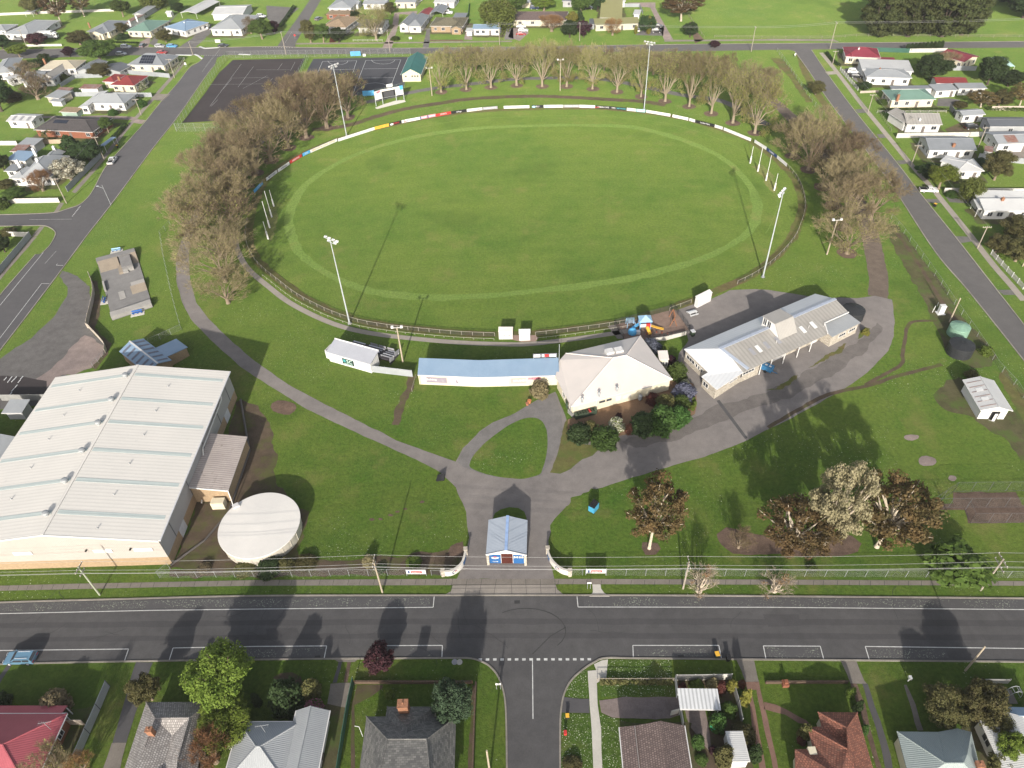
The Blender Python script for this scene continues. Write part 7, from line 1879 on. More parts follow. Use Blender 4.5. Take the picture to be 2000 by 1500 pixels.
# oval boundary: cut the loop into runs by their photo columns
def run(x0, y0, x1, y1):
 i0=min(range(len(BOUND)), key=lambda i:(BOUND[i]-G(x0, y0)).length);i1=min(range(len(BOUND)), key=lambda i:(BOUND[i]-G(x1, y1)).length)
 return BOUND[i0:i1+1]if i0<=i1 else BOUND[i0:]+BOUND[:i1+1]
rv=lambda L:L[::-1]
OUTB=inset(BOUND, -sgn*1.2)
fn('white pipe boundary rail from the left goal to the white dugouts', run(972, 657, 484, 430), 'rail', 1.05, sp=2.6, world=True, mid=True)
fn('white pipe boundary rail between the dugouts and the playground', run(1235, 629, 1048, 655), 'rail', 1.05, sp=2.6, world=True, mid=True)
fn('short boundary rail in front of the playground gate', run(1358, 590, 1304, 607), 'rail', 1.05, sp=2.6, world=True, mid=True)
fn('brown boundary rail around the right end of the oval', run(1536, 326, 1435, 557), 'rail', 1.05, sp=2.6, world=True, mid=True)
def shift_run(L, d):
 out=[]
 for i, p in enumerate(L):
  t=L[min(i+1, len(L)-1)]-L[max(0, i-1)];t.normalize()
  out.append(p+Vector((t.y, -t.x, 0))*d*-sgn)
 return out
fn('low white seat rail along the concrete path left of the dugouts', shift_run(run(970, 657, 520, 535), 1.5), 'rail', .5, sp=2.4, world=True, name='seat_rail')
fn('low white seat rail beside the path right of the dugouts', shift_run(run(1225, 632, 1050, 655), 1.5), 'rail', .5, sp=2.4, world=True, name='seat_rail')
strip('concrete_path', shift_run(run(1230, 631, 484, 462), 2.9), 1.5, .05, M_CONC, 1, world=True)
sh('brick_paving', wob(gp([(975, 660), (1000, 655), (1045, 655), (1052, 660), (1045, 667), (1020, 668), (1000, 664)]), .1, .6, 61), .056, mat('brick_paver', (.36, .25, .21), (.30, .21, .18), 1, .9, .1, fine=.3))
# advertising boards
BOARDS=[(497, 378, 514, 360, M_LBLUE, 'CO-OP', M_WHITE, 'pale blue board at the left end of the boundary boards'), (521, 354, 542, 338, M_WHITE, 'MORTONS', M_NAVY, 'white board with navy lettering, second from the left end'), (544, 337, 566, 322, M_WHITE, 'SUNGLIA', M_BLACK, 'white board with red and black lettering left of the red one'), (567, 320.5, 590, 307, M_RED, 'ABBEYFIRD', M_WHITE, 'red board with white capitals near the left goal'), (592, 306, 606, 299, M_LBLUE, 'AXS', M_WHITE, 'short blue board right of the red capitals'), (607, 299, 659, 276.5, M_WHITE, 'MIDSTATE BUILDING SUPPLIES', M_YEL, 'long white board with faint gold lettering left of the light tower'), (661, 277, 732, 254, M_WHITE, 'COUNTRY PLUMBING      LOCAL REALTY', M_LGREY, 'longest white board at the foot of the far left light tower'), (732, 254, 760, 247, M_YEL, 'AUTO & TYRE', M_ORANGE, 'yellow board right of the longest white board'), (762, 246.5, 784, 241, M_BLACK, 'REDMAX', M_RED, 'black board with white disc and red lettering'), (785, 241, 790, 240, M_WHITE, '', M_WHITE, 'tiny square white board right of the black and red one'), (791, 239.7, 821, 234, M_WHITE, 'NORTHWEST', M_LBLUE, 'white board with blue lettering and red mark'), (822, 233.5, 835, 231, M_PINK, '', M_BLUE, 'left one of two small pink and blue boards'), (836, 230.7, 851, 228, M_PINK, '', M_BLUE, 'right one of two small pink and blue boards'), (851.5, 228.5, 881, 223, M_RED, 'SPORTS', M_WHITE, 'orange-red board with white figures left of the black one'), (882, 223, 911, 219, M_BLACK, 'tailings', M_WHITE, 'black board with white lowercase lettering'), (912, 219, 942, 215.5, M_WHITE, '', M_RED, 'white board with a red streak left of the hotel board'), (943, 215.4, 972, 213, M_GREYT, 'TOORAK HOTEL', M_WHITE, 'dark grey hotel board left of the gap'), (984, 212.8, 1034, 211.5, M_WHITE, 'C COOPER', M_PINK, 'long white board right of the gap in the boards'), (1039, 211.4, 1061, 211, M_BLACK, 'BLU', M_WHITE, 'black board with pale blue dome'), (1062, 211, 1100, 210.6, M_WHITE, 'X', M_BLACK, 'white board with black corner mark right of the blue dome'), (1101, 210.6, 1131, 210.4, M_GREYT, 'TURANNE FITNESS', M_WHITE, 'charcoal board with white capitals behind the oval centre'), (1131.5, 210.6, 1162, 211.6, M_WHITE, '', M_WHITE, 'plain white board left of the cafe board'), (1163, 211.7, 1193, 213.6, M_BLACK, 'URBAN CAFE', M_WHITE, 'black cafe board with orange stroke'), (1193.5, 213.6, 1203, 214.6, M_BLACK, 'H4G', M_WHITE, 'small black board right of the cafe board'), (1203.5, 214.7, 1223, 216.4, M_BLACK, 'EARTHWORKS', M_TEAL, 'black board with green underline left of the light tower'), (1224, 216.5, 1242, 218.4, M_WHITE, '', M_WHITE, 'short plain white board left of the far light tower'), (1243, 218.6, 1260, 220.2, clr('paint_aqua', (.35, .62, .70)), 'COAST', M_WHITE, 'aqua board at the foot of the far light tower'), (1262, 220.4, 1277, 223, M_WHITE, 'GOLD', M_YEL, 'white and yellow board right of the far light tower'), (1277.5, 223, 1309, 228.4, M_WHITE, 'Golden Bakery', M_LGREY, 'long white board with faint script right of the light tower'), (1313, 229.4, 1344, 236, M_WHITE, '', M_LGREY, 'plain white board between two gaps on the far right curve'), (1346, 236.6, 1357, 239.6, M_WHITE, 'ASP', M_GREYT, 'short white board left of the script board'), (1358, 240, 1395, 249, M_BLACK, 'Lynden Park', M_WHITE, 'black board with large white script'), (1395.5, 249.2, 1411, 254, M_WHITE, 'PRINTERS', M_PINK, 'pinkish white board right of the script board'), (1413, 254.8, 1466, 276.5, M_WHITE, '7', M_GREYT, 'very long white board on the right curve'), (1473, 279, 1496, 293.5, M_WHITE, '', M_LGREY, 'white board behind the two left goal posts at the right end'), (1497, 294.3, 1516, 309, M_NAVY, 'FARMERS', M_WHITE, 'navy board behind the right goal posts'), (1517, 309.8, 1536, 326, M_WHITE, '', M_LGREY, 'last white board at the right end of the boards')]
def board(x0, y0, x1, y1, m_, words, wm, label):
 def snap(p):return min(BOUND, key=lambda q:(q-p).length)
 p, q=G(x0, y0), G(x1, y1)
 al=(q-p).normalized();nr=Vector((al.y, -al.x, 0))
 root=th('advertising_board', label, 'advertising board', (p+q)/2, 'advertising boards on the oval boundary')
 L=(q-p).length
 b=MB();b.beam(p+UP*.62, q+UP*.62, .06, 1.0);o=b.bd('panel', m_, root)
 c=(p+q)/2+nr*.04+UP*.62
 if words:
  t_=text(words, .72, wm, root, c, al, UP)
  xs=[(v.co+t_.matrix_local.translation).dot(al)for v in t_.data.vertices]
  wd=max(xs)-min(xs)
  if wd>L*.92:
   f=L*.9/wd;oc=c-root.location
   for v in t_.data.vertices:
    r_=v.co-oc;s_=r_.dot(al);v.co=v.co-al*s_*(1-f)
 if m_ is M_PINK:
  b=MB();b.beam(c-al*L*.38, c+al*L*.38, .03, .25);b.bd('stripe', M_WHITE, o)
  b=MB();b.beam(p+nr*.04+UP*.62, p+al*.25+nr*.04+UP*.62, .03, .95);b.bd('stripe', M_BLUE, o)
 if 'dome' in label or 'disc' in label:
  b=MB();e=p+al*L*.16+nr*.05+UP*.55
  b.poly([e+al*.7*math.cos(a)+UP*.36*math.sin(a)for a in[i*.3927 for i in range(16)]]);b.bd('logo', M_WHITE if 'disc' in label else clr('paint_aqua', (.35, .62, .70)), o)
 if 'red streak' in label or 'red mark' in label or 'orange stroke' in label:
  b=MB();e=c+al*(L*.25 if 'streak' in label else-L*.40);b.beam(e-al*.8-UP*.25, e+al*.8-UP*.02, .03, .2);b.bd('logo', M_RED, o)
 for s in(p+al*.2, q-al*.2):
  b=MB();b.box((s.x-nr.x*.08, s.y-nr.y*.08, 0), (.08, .08, 1.1));b.bd('post', M_GREYT, root)
for bd in BOARDS:board(*bd)
# netball courts, skate park, yards
M_POSTG=M_GALV
fn('tall wire fence along the left street side of the netball courts', [(345, 256), (368, 222), (404, 172), (430, 132), (446, 114)], 'wire', 3.0, M_WIREG, 3.5, mid=True)
fn('tall wire fence along the near end of the left netball court', [(345, 257), (390, 257), (440, 256)], 'wire', 3.0, M_WIRE, 3.5, mid=True)
fn('tall wire fence along the top road side of the netball courts', [(446, 114), (600, 111.5), (802, 109)], 'wire', 3.0, M_WIRE, 3.5, mid=True)
fn('tall wire fence dividing the two netball courts', [(603, 113), (590, 140), (568, 178)], 'wire', 3.0, M_WIREG, 3.5, mid=True)
fn('wire fence behind the scoreboard at the netball court', [(700, 192), (745, 184), (790, 172)], 'wire', 2.2, M_WIREG, 3.5, mid=True)
fn('leaning wire fence between the skate slab and the drive', [(333, 440), (314, 461), (320, 500), (335, 570), (345, 610), (355, 644)], 'wire', 1.6, sp=3)
fn('wire fence from the drive to the striped shed', [(355, 644), (320, 660), (292, 672)], 'wire', 1.6, sp=3)
fn('cream solid fence curving beside the gravel car park', [(176, 540), (185, 574), (172, 635), (176, 643), (205, 675), (207, 690)], 'solid', 1.5, M_FCREAM, 3, pm=M_FCREAM, sm=4)
fn('wire and post fence below the cream curving fence', [(207, 690), (195, 706), (183, 718)], 'wire', 1.5, sp=2)
fn('paling fence behind the small shed left of the hall', fv(8, [(20, 130), (200, 130), (370, 128)]), 'solid', 1.8, M_FGREY, 3)
fn('long grey-green paling fence along the left street', fv(0, [(530, 1500), (640, 1385), (795, 1228)]), 'solid', 1.8, M_FPALE, 3)
fn('grey paling fence along the near left street corner', fv(4, [(-40, 690), (0, 640), (245, 350)]), 'solid', 1.7, M_FPALE, 3)
fn('white fence with posts at the side road corner', fv(4, [(-60, 92), (0, 90), (468, 82)]), 'solid', 1.6, M_FWHITE, 2.6)
fn('short white fence at the end of the fenced corner garden', fv(4, [(70, 345), (235, 350)]), 'solid', 1.5, M_FWHITE, 2.6)
fn('white fence below the solar panelled house', fv(0, [(1010, 580), (1330, 608)]), 'solid', 1.8, M_FPALE, 3)
fn('white post and rail fence at the street corner', fv(0, [(1335, 598), (1445, 470), (1320, 462)]), 'rail2', 1.1, M_FWHITE, 2)
fn('grey fence behind the white hipped house', fv(0, [(535, 755), (720, 752), (1190, 758)]), 'solid', 1.7, M_FPALE, 3)
fn('pale fence beside the dark grey garage', fv(0, [(480, 680), (590, 612), (800, 605)]), 'solid', 1.6, M_FPALE, 3)
fn('long white rail wall along the top left paddock', fv(0, [(-20, 122), (310, 108), (890, 88)]), 'solid', 1.2, M_FWHITE, 4)
fn('low white fence in front of the white truck', fv(0, [(215, 364), (485, 360)]), 'solid', 1.0, M_FWHITE, 3)
fn('tan fence beside the palm at the brown roofed house', fv(0, [(310, 1125), (500, 1120)]), 'solid', 1.5, M_FTAN, 3)
fn('pale fence at the left edge below the white shed', fv(0, [(-20, 1135), (140, 1135)]), 'solid', 1.6, M_FWHITE, 3)
fn('low clipped brick fence of the tan brick house', fv(1, [(1362, 320), (1618, 320)]), 'low', .5, M_FBRICK, 99)
fn('low pale fence of the small grey cottage', fv(1, [(760, 325), (990, 325)]), 'rail2', .9, M_FWHITE, 2.5)
fn('dark wire fence between two top yards', fv(1, [(1650, 200), (1668, 40)]), 'solid', 1.6, M_FGREEN, 3)
fn('pale fence behind the olive roofed house', fv(2, [(830, 55), (995, 55), (1020, 110)]), 'solid', 1.6, M_FPALE, 3)
fn('post and wire paddock fence along the top road', fv(3, [(-420, 296), (0, 303), (500, 302), (700, 286), (1200, 290), (2060, 296)]), 'rail2', 1.1, M_WOOD, 5)
fn('post and wire fence beside the gravel lane paddock', fv(2, [(1380, 130), (1500, 300)]), 'rail2', 1.1, M_WOOD, 5)
fn('white picket fence of the white flat roofed house', fv(3, [(562, 552), (625, 625), (700, 708)]), 'picket', 1.3, sp=2.4)
fn('dark green fence behind the maroon corner house', fv(3, [(790, 402), (950, 408), (1100, 412)]), 'solid', 1.7, M_FGREEN, 3)
fn('white fence behind the pencil pines', fv(3, [(1102, 412), (1390, 408)]), 'solid', 1.6, M_FWHITE, 3)
fn('pale fence below the maroon garage row', fv(3, [(1365, 550), (1620, 552)]), 'solid', 1.7, M_FPALE, 3)
fn('long white side wall above the grey roofed weatherboard house', fv(3, [(1000, 1078), (1690, 1066)]), 'solid', 1.6, M_FWHITE, 99)
fn('grey paling fence left of the white yard shed', fv(3, [(1415, 850), (1500, 955)]), 'solid', 1.7, M_FGREY, 3)
fn('thin white rail below the green roofed house', fv(3, [(850, 885), (1390, 882)]), 'rail2', .9, M_FWHITE, 3)
fn('low front fence of the green roofed house', fv(3, [(718, 728), (860, 722)]), 'solid', .8, M_FCREAM, 3)
fn('rustic wire front fence of the old cottage', fv(3, [(860, 880), (960, 1030)]), 'rail2', 1.0, M_WOOD, 2)
fn('cream wall at the right edge near the reddish gum', fv(3, [(1740, 862), (2040, 862)]), 'solid', 1.5, M_FCREAM, 99)
fn('white paling fence across the right edge yards', fv(3, [(1640, 1238), (1800, 1260), (2040, 1285)]), 'solid', 1.7, M_FPALE, 3)
fn('white wall below the low white house on the right', fv(3, [(1370, 1505), (2040, 1510)]), 'solid', 1.5, M_FWHITE, 99)
fn('white picket fence by the right-hand footpath', fv(7, [(1740, 488), (1880, 640), (1990, 760)]), 'picket', 1.3, sp=2.4)
fn('wire fence on posts along the drain beside the right street', fv(7, [(960, 210), (1040, 300), (1220, 545), (1340, 715), (1440, 865), (1630, 1130), (1790, 1370), (1930, 1520), (2060, 1720)]), 'wire', 1.6, sp=4)
fn('wire fence along the upper right street verge', fv(3, [(70, 405), (180, 560), (260, 680), (350, 810), (420, 900)]), 'wire', 1.6, sp=4)
fn('white metal side fence of the bottom left garden', fv(12, [(858, 862), (765, 1080), (612, 1430)]), 'solid', 1.8, M_FPALE, 3.2, pm=M_TRIMD)
fn('short cream fence beside the pink-red roof', fv(12, [(495, 1160), (668, 1162)]), 'solid', 1.6, M_FCREAM, 99)
fn('dark green metal fence along the concrete driveway', fv(13, [(765, 838), (720, 1050), (645, 1520), (630, 1600)]), 'solid', 1.7, M_FGREEN, 3)
fn('low brick front fence with orange piers at the slate roofed house', fv(13, [(772, 838), (1010, 838), (1690, 838)]), 'low', .7, M_FBRICK, 7.5, pm=M_BRICKC)
fn('rusty low side fence along the side street verge', fv(13, [(1718, 840), (1706, 1100), (1690, 1600)]), 'low', .6, M_FBRICK, 6)
fn('thin wire fence on the flowery corner lawn', fv(14, [(668, 822), (960, 822), (1262, 820)]), 'rail2', .9, M_WOOD, 2.2)
fn('white corner fence round the carport yard', fv(14, [(1285, 945), (1270, 815), (1500, 812), (1705, 808)]), 'solid', 1.7, M_FWHITE, 3)
fn('old grey side fence between yard and driveway strips', fv(14, [(1725, 880), (1760, 1000), (1790, 1150)]), 'solid', 1.6, M_FGREY, 3)
fn('short white wall by the carport entrance', fv(14, [(1235, 1090), (1312, 1068), (1332, 1180)]), 'solid', 1.5, M_FWHITE, 99)
fn('low brick front fence with small piers at the orange tiled house', fv(15, [(-20, 838), (620, 835)]), 'low', .6, M_FBRICK, 2.6)
fn('grey fence left of the arched garden gate', fv(15, [(1630, 835), (1870, 838)]), 'solid', 1.2, M_FGREY, 3)
fn('metal paling screen beside the small grandstand', [(727, 726.5), (806, 736)], 'solid', 1.9, M_FPALE, 3.6)
fn('timber handrail beside the dirt track below the shelter', [(813, 738), (805, 765)], 'rail2', 1.0, M_WOOD, 2)
# ------------------------------------------------------------------ poles, lights, wires
def flood(root, p, heads, face, m_=None):
 pass
def light_tower(b_, t_, label):
 g=G(*b_);h=hof(b_, t_)
 root=th('light_tower', label, 'light tower', g, 'tall floodlight towers')
 b=MB();b.tube(g, g+UP*h, .20, .10, 10);b.bd('pole', M_STEEL, root)
 b=MB();b.lathe(g, [(.5, 0), (.5, .08), (.3, .1), (.3, .5)], 12);b.bd('base_plate', M_GALV, root)
 d=ctr-g;d.z=0;d.normalize();s=Vector((-d.y, d.x, 0))
 b=MB();b.beam(g+UP*h-s*2, g+UP*h+s*2, .14, .14);b.beam(g+UP*(h-.7)-s*1.2, g+UP*(h-.7)+s*1.2, .12, .12);b.bd('crossarm', M_STEEL, root)
 for k, z in((-1.8, 0), (-.65, 0), (.65, 0), (1.8, 0), (-1.0, -.7), (1.0, -.7)):
  c=g+UP*(h+z+.1)+s*k+d*.2
  b=MB();e=d*.22
  f=(d-UP*.8).normalized();u_=s;w_=f.cross(u_)
  fr=[c+f*.3+u_*a+w_*q for a, q in((-.34, -.28), (.34, -.28), (.34, .28), (-.34, .28))]
  bk=[c-f*.1+u_*a+w_*q for a, q in((-.2, -.16), (.2, -.16), (.2, .16), (-.2, .16))]
  b.poly(bk[::-1]);
  for i in range(4):b.poly((bk[i], bk[(i+1)%4], fr[(i+1)%4], fr[i]))
  o=b.bd('floodlight', M_TRIM, root)
  b=MB();b.poly(fr);b.bd('lens', M_LGREY, o)
light_tower((683, 632), (645, 468), 'tall floodlight tower in front of the small grandstand')
light_tower((1490, 541), (1525, 375), 'tall floodlight tower at the right side of the oval by the asphalt')
light_tower((1258, 213), (1271, 82), 'tall floodlight tower on the far side among the bare trees')
light_tower((677, 265), (653, 127), 'tall floodlight tower behind the long white board at the far left')
def wood_light(b_, t_, label):
 g=G(*b_);h=hof(b_, t_)
 root=th('light_pole', label, 'light pole', g)
 b=MB();b.tube(g, g+UP*h, .2, .14, 8);b.bd('pole', M_WOODP, root)
 b=MB();b.beam(g+UP*h-Vector((1.1, 0, 0)), g+UP*h+Vector((1.1, 0, 0)), .1, .1);b.bd('crossarm', M_TRIM, root)
 for k in(-1, 1):
  b=MB();b.box((g.x+k, g.y+.1, h-.1), (.55, .45, .5));b.bd('floodlight', M_TRIM, root)
wood_light((787, 707), (778, 640), 'wooden light pole with two floodlights between grandstand and blue shelter')
wood_light((1615, 497), (1634, 430), 'wooden light pole beside the nearest bare tree on the right')
wood_light((844, 187), (839, 133), 'short wooden light pole by the scoreboard end of the far trees')
wood_light((1094, 177), (1094, 117), 'pale light pole in front of the far row of budding trees')
TOPS={}
def upole(b_, t_, label, arms=(1.2, ), key=None, m_=None, ax=Vector((0, 1, 0)), lamp=None, r=.16):
 g=G(*b_);h=hof(b_, t_)
 root=th('power_pole', label, 'power pole', g)
 b=MB();b.tube(g-UP*.1, g+UP*h, r, r*.7, 8);b.bd('pole', m_ or M_WOOD, root)
 ax=ax.normalized()
 for i, w in enumerate(arms):
  z=h-.3-i*1.3
  b=MB();b.beam(g+UP*z-ax*w, g+UP*z+ax*w, .12, .14);a_=b.bd('crossarm', M_WOOD, root)
  for k in(-.9, -.4, .4, .9):
   b=MB();q=g+UP*(z+.08)+ax*w*k;b.tube(q, q+UP*.22, .05, .03, 6);b.bd('insulator', M_TRIM, a_)
 if lamp:
  b=MB();q=g+UP*(h-1.2);e=q+Vector((lamp[0], lamp[1], .6));b.tube(q, e, .04);b.box((e.x, e.y, e.z-.08), (.7, .3, .15));b.bd('street_lamp', M_STEEL, root)
 if key:TOPS[key]=(g, h, ax, arms)
 return root
mrd=(G(1915, 1153)-G(195, 1162)).normalized();mrx=Vector((-mrd.y, mrd.x, 0))
upole((195, 1162), (157, 1107), 'greenish power pole on the verge in front of the white hall', (1.2, .8), 'm0', ax=mrx, m_=mat('pole_treated', (.36, .38, .29), (.28, .30, .23), 1.5, .9, .1))
upole((747, 1157), (736, 1094), 'wooden power pole on the verge left of the gateway', (1.2, .8), 'm1', ax=mrx, m_=M_WOODP)
upole((1334, 1150), (1345, 1097), 'wooden power pole on the verge right of the gateway', (1.2, .8), 'm2', ax=mrx)
upole((1915, 1153), (1951, 1092), 'power pole with double crossarm on the verge at the right edge', (1.4, 1.4), 'm3', ax=mrx)
upole((1885, 1310), (1911, 1263), 'bare pole on the near verge above the grey-green roof', (), 's1', m_=M_WOODP)
upole((957, 1510), (952, 1466), 'pale pole on the side street verge at the bottom', (), 's2', m_=M_WOODP)
lsx=(G(341, 152)-G(130, 397));lsx=Vector((-lsx.y, lsx.x, 0))
ls_poles=[((341, 152), (331, 115), 'power pole beside the solar panelled house'), ((276, 225), (266, 193), 'power pole beside the white hipped house on the left street'), ((204, 312), (186, 267), 'power pole at the paling fence end by the pale blue carport'), ((130, 397), (104, 348), 'power pole at the side road corner on the left')]
for i, (b_, t_, lb)in enumerate(ls_poles):upole(b_, t_, lb, (1.2, ), 'l%d'%i, ax=lsx)
upole((217, 401), (199, 361), 'slim street light pole on the right kerb of the left street', (), None, M_GALV, lamp=(-1.8, .6), r=.09)
upole((52, 90), (37, 58), 'power pole near the dark purple plum tree', (1.0, ), 't0', ax=Vector((1, .2, 0)))
upole((377, 108), (371, 82), 'power pole at the top left street junction', (1.0, ), 't1', ax=Vector((0, 1, 0)))
top_p=[((559, 107), (552, 62), 'power pole at the corner of the netball courts and top road'), ((762, 103), (760, 59), 'power pole beyond the netball court fence'), ((976, 88), (975, 45), 'power pole in front of the white cottage by the willow'), ((1132, 80), (1132, 45), 'power pole below the red-brown leaved tree'), ((1467, 101), (1475, 52), 'pale power pole on the top road beside the small purple tree'), ((1621, 96), (1634, 43), 'pale power pole where the right street meets the top road')]
for i, (b_, t_, lb)in enumerate(top_p):upole(b_, t_, lb, (1.0, ), 'p%d'%i, ax=Vector((0, 1, 0)))
rp=[((1626, 125), (1635, 99), 'pole with small crossarm at the maroon corner house'), ((1695, 220), (1708, 184), 'power pole in front of the green roofed house'), ((1780, 322), (1794, 283), 'power pole beside the grey roofed weatherboard house'), ((1909, 485), (1929, 442), 'leaning power pole with crossarm by the picket fence')]
rsx=(G(1909, 485)-G(1695, 220));rsx=Vector((-rsx.y, rsx.x, 0))
for i, (b_, t_, lb)in enumerate(rp):upole(b_, t_, lb, (1.1, ), 'r%d'%i, ax=rsx)
upole((1910, 288), (1930, 248), 'wooden pole behind the grey roofed weatherboard house', (1.0, ), None, ax=rsx)
upole((1854, 629), (1881, 582), 'thick pale wooden pole beside the green tank', (), None, M_WOODP)
upole((1997, 520), (2010, 480), 'pole at the right edge beside the picket fence', (), None, M_WOODP)
M_CABLE=clr('cable', (.30, .30, .30))
def wire(a, b_, label, sag=.6, r=.022):
 mb=MB();n=10
 P=[a.lerp(b_, i/n)-UP*sag*4*(i/n)*(1-i/n)for i in range(n+1)]
 for p, q in zip(P, P[1:]):mb.tube(p, q, r, n=4, cap=False)
 o=mb.bd('overhead_wire', M_CABLE, loc=(a+b_)/2)
 tag(o, label, 'wire', 'overhead wires')
def tip(k, f, arm=0):
 g, h, ax, arms=TOPS[k]
 w=arms[arm]if arms else 0
 return g+UP*(h-.15-arm*1.3)+ax*w*f
ext=lambda a, b_, t:a+(b_-a)*t
spans=[('m0', 'm1', 'between the hall pole and the gateway pole'), ('m1', 'm2', 'crossing above the park gateway'), ('m2', 'm3', 'above the fence by the russet trees')]
nm_=['nearest the road', 'second from the road', 'third from the road', 'farthest from the road']
for a, b_, lb in spans:
 for i, (f, ar)in enumerate(((-.9, 0), (.9, 0), (-.4, 1), (.4, 1))):wire(tip(a, f, ar), tip(b_, f, ar), 'power wire %s, %s'%(lb, nm_[i]), .5)
for i, (f, ar)in enumerate(((-.9, 0), (.9, 0), (-.4, 1), (.4, 1))):
 a=tip('m0', f, ar);wire(a, a-mrd*60, 'thin power wire leaving the hall pole to the left, %s'%nm_[i], .6)
 a=tip('m3', f, ar);wire(a, a+mrd*50, 'thin power wire leaving the right edge pole, %s'%nm_[i], .6)
for i in range(5):
 for f, s in((-.9, 'rear'), (.9, 'front')):wire(tip('p%d'%i, f), tip('p%d'%(i+1), f), '%s overhead wire, %s span along top road'%(s, ORD[i]), .5, .03)
for f, s in((-.9, 'rear'), (.9, 'front')):
 a=tip('p5', f);wire(a, a+Vector((130, -6, 0)), '%s overhead wire running right past the cypress windbreak'%s, 1.0, .03)
 a=tip('t1', f);wire(a, tip('p0', f), '%s overhead wire left of the netball court corner pole'%s, .5, .03)
for i in range(3):wire(tip('l%d'%i, .4), tip('l%d'%(i+1), .4), 'single overhead wire, %s span down left street'%ORD[i], .5, .025)
for i in range(3):wire(tip('r%d'%i, .4), tip('r%d'%(i+1), .4), 'overhead wire in the %s span down the right street'%ORD[i], .5, .025)
# ------------------------------------------------------------------ goal posts, scoreboard, equipment
def goal(b_, t_, label):
 g=G(*b_);h=hof(b_, t_)
 root=th('goal_post', label, 'goal post', g, 'white goal posts')
 b=MB();b.tube(g, g+UP*h, .10, .07, 8);b.bd('post', M_WHITE, root)
 b=MB();b.tube(g, g+UP*2.4, .24, .22, 10);b.bd('padding', M_WHITE, root)
for i, (b_, t_)in enumerate([((535, 403), (527, 371)), ((531, 424), (519, 373)), ((527, 445), (514, 393)), ((524, 467), (517, 433))]):goal(b_, t_, 'white padded goal post at the left end of the oval, %s from the boards'%ORD[i])
for i, (b_, t_)in enumerate([((1465, 319), (1472, 286)), ((1480, 335), (1491, 287)), ((1496, 353), (1507, 303)), ((1512, 372), (1519, 339))]):goal(b_, t_, 'white padded goal post at the right end of the oval, %s from the left'%ORD[i])
def scoreboard():
 zf=lambda x, y:(700+x/14.286, 130+y/14.286)
 Bs=[G(*zf(500, 1110)), G(*zf(690, 1050)), G(*zf(1070, 975)), G(*zf(1280, 935))]
 h=hof(zf(500, 1110), zf(440, 700))
 root=th('scoreboard', 'white electronic scoreboard on steel posts between netball courts and oval', 'scoreboard', (Bs[1]+Bs[2])/2)
 for g in Bs:
  b=MB();b.tube(g, g+UP*h, .14, n=8);b.bd('post', M_STEEL, root)
 def pan(i, j, t0, t1, z0, z1, mm, nm='panel', o=.18):
  p, q=Bs[i].lerp(Bs[j], t0), Bs[i].lerp(Bs[j], t1)
  al=(q-p).normalized();nr=Vector((al.y, -al.x, 0))
  b=MB();b.beam(p+nr*o+UP*h*(z0+z1)/2, q+nr*o+UP*h*(z0+z1)/2, .1, h*(z1-z0))
  return b.bd(nm, mm, root), (p+q)/2+nr*(o+.06)+UP*h*(z0+z1)/2, al
 o, c, al=pan(0, 1, 0, 1, .42, 1.0, M_WHITE)
 b=MB();b.beam(c-al*.7+UP*.9, c+al*.9+UP*1.3, .04, .7);b.bd('logo', M_PINK, o)
 text('TIGERS', .5, M_BLACK, o, c+UP*1.05+Vector((0, -.05, 0)), al, (UP+al*.25), width=1.6)
 text('COUNTRY CLUB', .3, M_LGREY, o, c-UP*.3, al, UP, width=1.8)
 o, c, al=pan(1, 2, 0, 1, .86, 1.0, clr('board_cream', (.74, .70, .64)))
 text('ELECTRICAL SERVICES', .45, M_LGREY, o, c-al*.5, al, UP, width=3.2)
 o, c, al=pan(1, 2, .03, .97, .44, .84, M_BLACK, 'screen')
 o, c, al=pan(1, 2, .14, .86, .46, .82, clr('screen_grey', (.075, .075, .082)), 'display', .26)
 o, c, al=pan(2, 3, 0, 1, .42, .74, M_WHITE)
 text('SCORES', .4, M_LGREY, o, c+UP*.2, al, UP, width=1.8)
 o, c, al=pan(2, 3, 0, .56, .75, 1.0, M_WHITE)
 o, c, al=pan(2, 3, .57, 1, .74, 1.02, M_LBLUE)
 p=Bs[1].lerp(Bs[2], .62)
 b=MB();b.tube(p+UP*h, p+UP*h*1.08, .08);b.bd('sign_bracket', M_STEEL, root)
 q0, q1=Bs[1].lerp(Bs[2], .42), Bs[1].lerp(Bs[2], .86)
 b=MB();b.beam(q0+UP*h*1.16, q1+UP*h*1.16, .1, h*.2);o=b.bd('top_sign', M_WHITE, root)
 al=(q1-q0).normalized();nr=Vector((al.y, -al.x, 0))
 text('CLUB', .55, M_LGREY, o, (q0+q1)/2+nr*.08+UP*h*1.16, al, UP)
 b=MB();b.beam(Bs[1]+UP*h*.42, Bs[2]+UP*h*.42, .12, .14);b.bd('cross_rail', M_STEEL, root)
 sh('concrete_base', gp([zf(462, 1155), zf(520, 1190), zf(1325, 985), zf(1285, 935), zf(1050, 950), zf(690, 1060)]), .045, M_CONCP)
scoreboard()
def simple_sign(b_, t_, w, hh, mm, label, words=None, wm=None):
 g=G(*b_);h=hof(b_, t_)
 root=th('sign', label, 'sign', g)
 for s in(-w*.35, w*.35):
  b=MB();b.tube((g.x+s, g.y, 0), (g.x+s, g.y, h), .04);b.bd('post', M_GALV, root)
 b=MB();b.box((g.x, g.y-.05, h-hh), (w, .05, hh));o=b.bd('panel', mm, root)
 if words:text(words, hh*.5, wm or M_BLACK, o, Vector((g.x, g.y-.08, h-hh/2)), Vector((1, 0, 0)), UP, width=w*.8)
simple_sign((695, 109), (695, 100), 4.5, 2.0, M_LBLUE, 'blue and white banner on the far netball fence')
